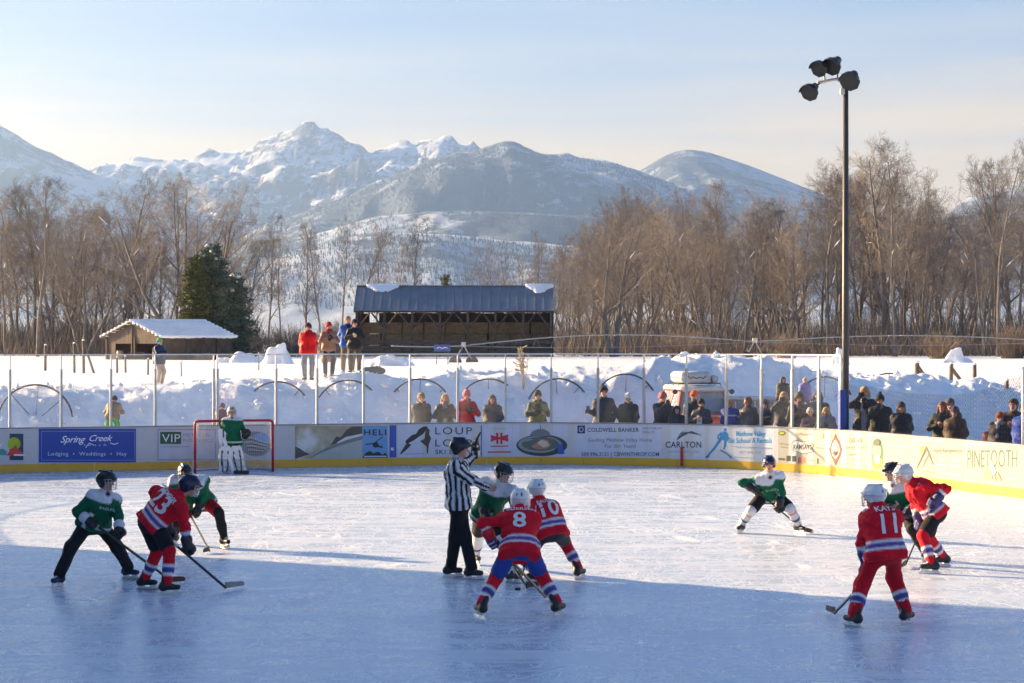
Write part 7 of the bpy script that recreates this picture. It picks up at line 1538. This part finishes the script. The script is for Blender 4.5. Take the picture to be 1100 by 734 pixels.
p_ = spectator('spectator in a black jacket and pink hat left of the orange car', 711.5, 419, O, 20, plain(DARK * 1.5, None, CHAR), arms='phone', hat=C('#a5636a'), glv=C('#b98670')); held_box(p_, (.08, .012, .15), (.015, .015, .018), 'black phone held up by the black jacket spectator', 'phone', 'phone')
spectator('child in a dark navy hooded coat in front of the orange car', 727, 435.5, O - .2, 0, plain(C('#262c3a')), arms='pockets', hood=C('#262c3a'), hoodup=True)
spectator('spectator in a blaze orange hat and dark olive jacket by the car', 745.5, 418, O + .35, -5, plain(C('#3a3c30')), arms='pockets', hat=C('#f0641e'), beard=C('#7b5a40'))
p_ = spectator('bearded spectator in a black beanie and grey coat by the orange car', 753.5, 426.5, O - .25, -15, plain(C('#4c4a4c'), None, DARK), arms='chest', hat=DARK, beard=C('#2a2220'), glv=C('#b98670')); held_box(p_, (.13, .01, .16), (.72, .72, .74), 'white paper held against the bearded spectator', 'paper', 'paper', (0, 0, -.06))
spectator('blonde spectator in a purple blue jacket with a white stripe', 784, 427, O, -25, plain(C('#3a3f9c'), None, None, WHT), arms='pockets', hair=BL, hairlong=.05)
spectator('brown haired spectator in a dark jacket looking sideways by the trailer', 804, 425, O, -40, plain(C('#3e3c44')), arms='pockets', hair=C('#6b4330'), hairlong=.02)
spectator('long haired blonde spectator in a charcoal coat under the hooded child', 842, 419.5, O, -5, plain(C('#3f3f44')), arms='face', hair=C('#9c8660'), hairlong=.2)
spectator('spectator in a brown fur hat and patterned scarf under the lavender child', 858, 419.5, O - .1, 5, plain(C('#2d2d30')), arms='chest', hat=C('#5e5548'), scarf=C('#8a6a72'), ears=True)
spectator('spectator in a grey hooded coat between the trailer and the long haired spectator', 822, 428.5, O + .5, -15, plain(C('#4a4a50')), arms='crossed', hood=C('#4a4a50'), hoodup=True)
spectator('spectator in a wine red coat in the crowd under the two raised children', 850.5, 431, O + .45, 0, plain(C('#5c2a30')), arms='pockets', hat=C('#7a6a5a'))
spectator('short spectator in a plum jacket and pale hat left of the small blond child', 870, 436, O - .15, 5, plain(C('#5a4258')), arms='chest', hat=C('#b0a8a0'))
# two children carried on shoulders
spectator('hooded child in olive sitting on the shoulders of the long haired spectator', 841, 404.5, O + .25, 0, plain(C('#4a4a40')), height=1.02, arms='down', hood=C('#4a4a40'), hoodup=True, pants=C('#3c3c40'))
spectator('blond child in a lavender jacket sitting above the fur hat spectator', 864.5, 404.8, O + .2, 10, plain(C('#8d82b8')), height=1.02, arms='down', hair=C('#c09a60'), pants=C('#5a5260'))
spectator('spectator in a black coat half hidden behind the last glass posts', 879, 418.5, O + .2, -20, plain(DARK * 1.5), arms='pockets', hair=C('#3c3430'), hairlong=.05)
spectator('small blond child in a grey jacket beside the blue padded post', 887.5, 436, O - .2, -10, plain(C('#77757c')), arms='chest', hair=C('#b8945a'), hairlong=.03)
spectator('blonde spectator in a dark vest and pale scarf right of the mast', 929, 413.5, 1.5, -15, plain(C('#2b2c33'), C('#8f8d90')), arms='face', hair=BL, hairlong=.12, scarf=C('#a9a6a8'))
p_ = spectator('spectator in a dark olive coat and pom pom hat photographing the game', 945.5, 421.5, 1.0, -12, plain(C('#2e2f26'), None, C('#55503c')), arms='phone', hat=C('#33302e'), pom=C('#3a3634'), glv=C('#a87a66'), inf=.062); held_box(p_, (.08, .012, .15), (.015, .015, .018), 'black phone held by the pom pom hat spectator', 'phone', 'phone')
spectator('spectator in a black puffer coat with long blonde hair and beanie', 968, 430, .9, -8, plain(DARK * 1.3), arms='pockets', hat=C('#4c4842'), hair=C('#a8844e'), hairlong=.22, inf=.066)
spectator('brown haired spectator in a dark green coat, left of the group of three', 1012.5, 430, .9, -20, plain(C('#2c3128')), arms='chest', hair=C('#7b5138'), hairlong=.12, glv=C('#b98670'))
spectator('spectator in a patterned knit cap at the back of the group of three', 1020.5, 426, 1.4, -10, plain(C('#2a2c26')), arms='pockets', hat=C('#554a4c'), band=C('#7a6a66'))
spectator('spectator in a brown coat and flapped cap, right of the group of three', 1026, 434.5, .8, -25, plain(C('#4b3a2c')), arms='pockets', hat=C('#4d4a5c'), ears=True, brim=.05, inf=.062)
spectator('spectator in a rust beanie and grey scarf near the right edge', 1074.5, 440.5, .8, -20, plain(C('#2e2c34')), arms='pockets', hat=C('#8a4a2a'), scarf=C('#8d939c'))
spectator('spectator in a maroon coat half hidden behind the rust beanie spectator', 1066, 452, 1.2, -10, plain(C('#5a2a2a')), height=1.4, arms='pockets', hair=C('#4a3226'))
spectator('tall spectator in a dark brown coat beside the white fence post', 1089, 426.5, 1.1, -25, plain(C('#3a2c26')), arms='chest', hair=C('#2e2420'), glv=C('#b98670'))
spectator('spectator in a royal blue jacket at the right edge', 1101, 430, .9, -30, plain(C('#1f45a8')), arms='pockets', hat=DARK)
# people up on the snow bank and the child skier
def bank_person(label, px, yf, yt, D, *a, **k):
    z = CAMH - (yf - CY) / FPX * D; return spectator(label, px, yt, 0, *a, D=D, gz=z, **k)
bank_person('man in a bright red jacket and blue jeans standing on the snow bank', 331, 408.5, 345.5, 64.6, 5, plain(C('#cc0a12'), None, C('#8f0d16')), arms='pockets', hat=C('#4a2a2c'), hood=C('#cc0a12'), pants=C('#6f7986'), boots=C('#4a4038'), inf=.062, beard=C('#5b4436'))
p_ = bank_person('woman in a long brown coat and red beanie on the snow bank', 353, 405.5, 344.5, 65.2, 12, plain(C('#8a6f5f')), arms='chest', hat=C('#b02a3c'), pants=C('#2c3440'), boots=C('#9a6a44'), scarf=C('#8c3a42'), coat=.34, hair=BRN); held_box(p_, (.16, .08, .10), (.02, .02, .022), 'black camera held by the woman in the brown coat', 'camera', 'camera')
bank_person('man in a blue jacket standing behind the dark jacket on the bank', 373.5, 401.5, 338.5, 66.6, 15, plain(C('#2a5aa8'), DARK), arms='pockets', hair=C('#9a8264'), pants=C('#6b6256'), boots=C('#4a4038'), beard=C('#8d7558'))
bank_person('person in a black jacket and cap carrying a rolled blanket on the bank', 381, 401, 341.5, 65.8, 5, plain(C('#2a2a2c'), None, None, None), arms='chest', hat=DARK, pants=C('#5c5850'), boots=DARK, glv=C('#c9b9a4'), brim=.05)
bank_person('child skier in a dark blue jacket and green hat on the left bank', 171, 414.5, 361.5, 66.0, 60, plain(C('#1f3350')), arms='chest', hat=C('#3fae3a'), band=C('#2a6ac0'), pants=C('#a0958a'), boots=C('#6a625a'))
sp0 = pt(163, 417, 65.6); sp1 = pt(164.5, 378, 65.6); e = empty('ski_pole', Vector(sp0)); MB().tube([Vector(sp0), Vector(sp1)], .011, 6).build('shaft', M_ALU, e, e.location); MB().tube([Vector(sp1), Vector(sp1) + Vector((0, 0, .12))], .018, 6).build('grip', M_LAMP, e, e.location); MB().lathe([(.05, .05), (.05, .06)], Vector(sp0), 10).build('basket', M_LAMP, e, e.location); tag(e, 'thin ski pole planted beside the child skier on the bank', 'ski pole')
# two crouching children at the foot of the bank
def croucher(label, px, D, yt, coat, trousers, yaw, spread, hatc, boots=DARK):
    x = (px - CX) / FPX * D; g = gz1(x, D); zt = CAMH - (yt - CY) / FPX * D; k = .74; f_, r_ = facing(yaw), rightof(yaw); z = np.array([0, 0, 1.]); B_ = np.array([x, D, g]); hgt = zt - g
    P = Person(B_, k, False, int(px)); P.ankle_h = .11; pel = B_ + z * max(.34, hgt - .42) - f_ * .08; nk = pel + z * .34 + f_ * .17; hd = nk + z * .09 + f_ * .06
    P.pose(pel, nk, yaw, hd, yaw, [B_ + r_ * spread + f_ * .08, B_ - r_ * spread + f_ * .08], [nk + f_ * .16 + r_ * .12 - z * .26, nk + f_ * .16 - r_ * .12 - z * .26], None, {'R': f_ + r_ * .8 + z * .2, 'L': f_ - r_ * .8 + z * .2}, None, None, -15, (yaw - 30, yaw + 30)); P.body(); P.pants(trousers, (.11, .085, .075), 0, 1.92); P.shoe(boots); P.jersey(plain(coat), .055, .02, .02, 'jacket', .98, M_PUFF, .024, (.078, .07, .058), .012); P.beanie(hatc)
    for q in 'RL': P.glove(q, DARK, 1.0)
    tag(P.obj, label, 'person', 'spectators around the rink')
croucher('child in green snow trousers crouching behind the glass on the left', 121.5, 57.5, 430.5, C('#6a5e50'), C('#2f8a3c'), 175, .3, DARK)
croucher('child in a dull purple coat huddled behind the glass above the goal', 237, 57.0, 438.5, C('#5a5266'), C('#4a4656'), 170, .2, C('#4c4658'))
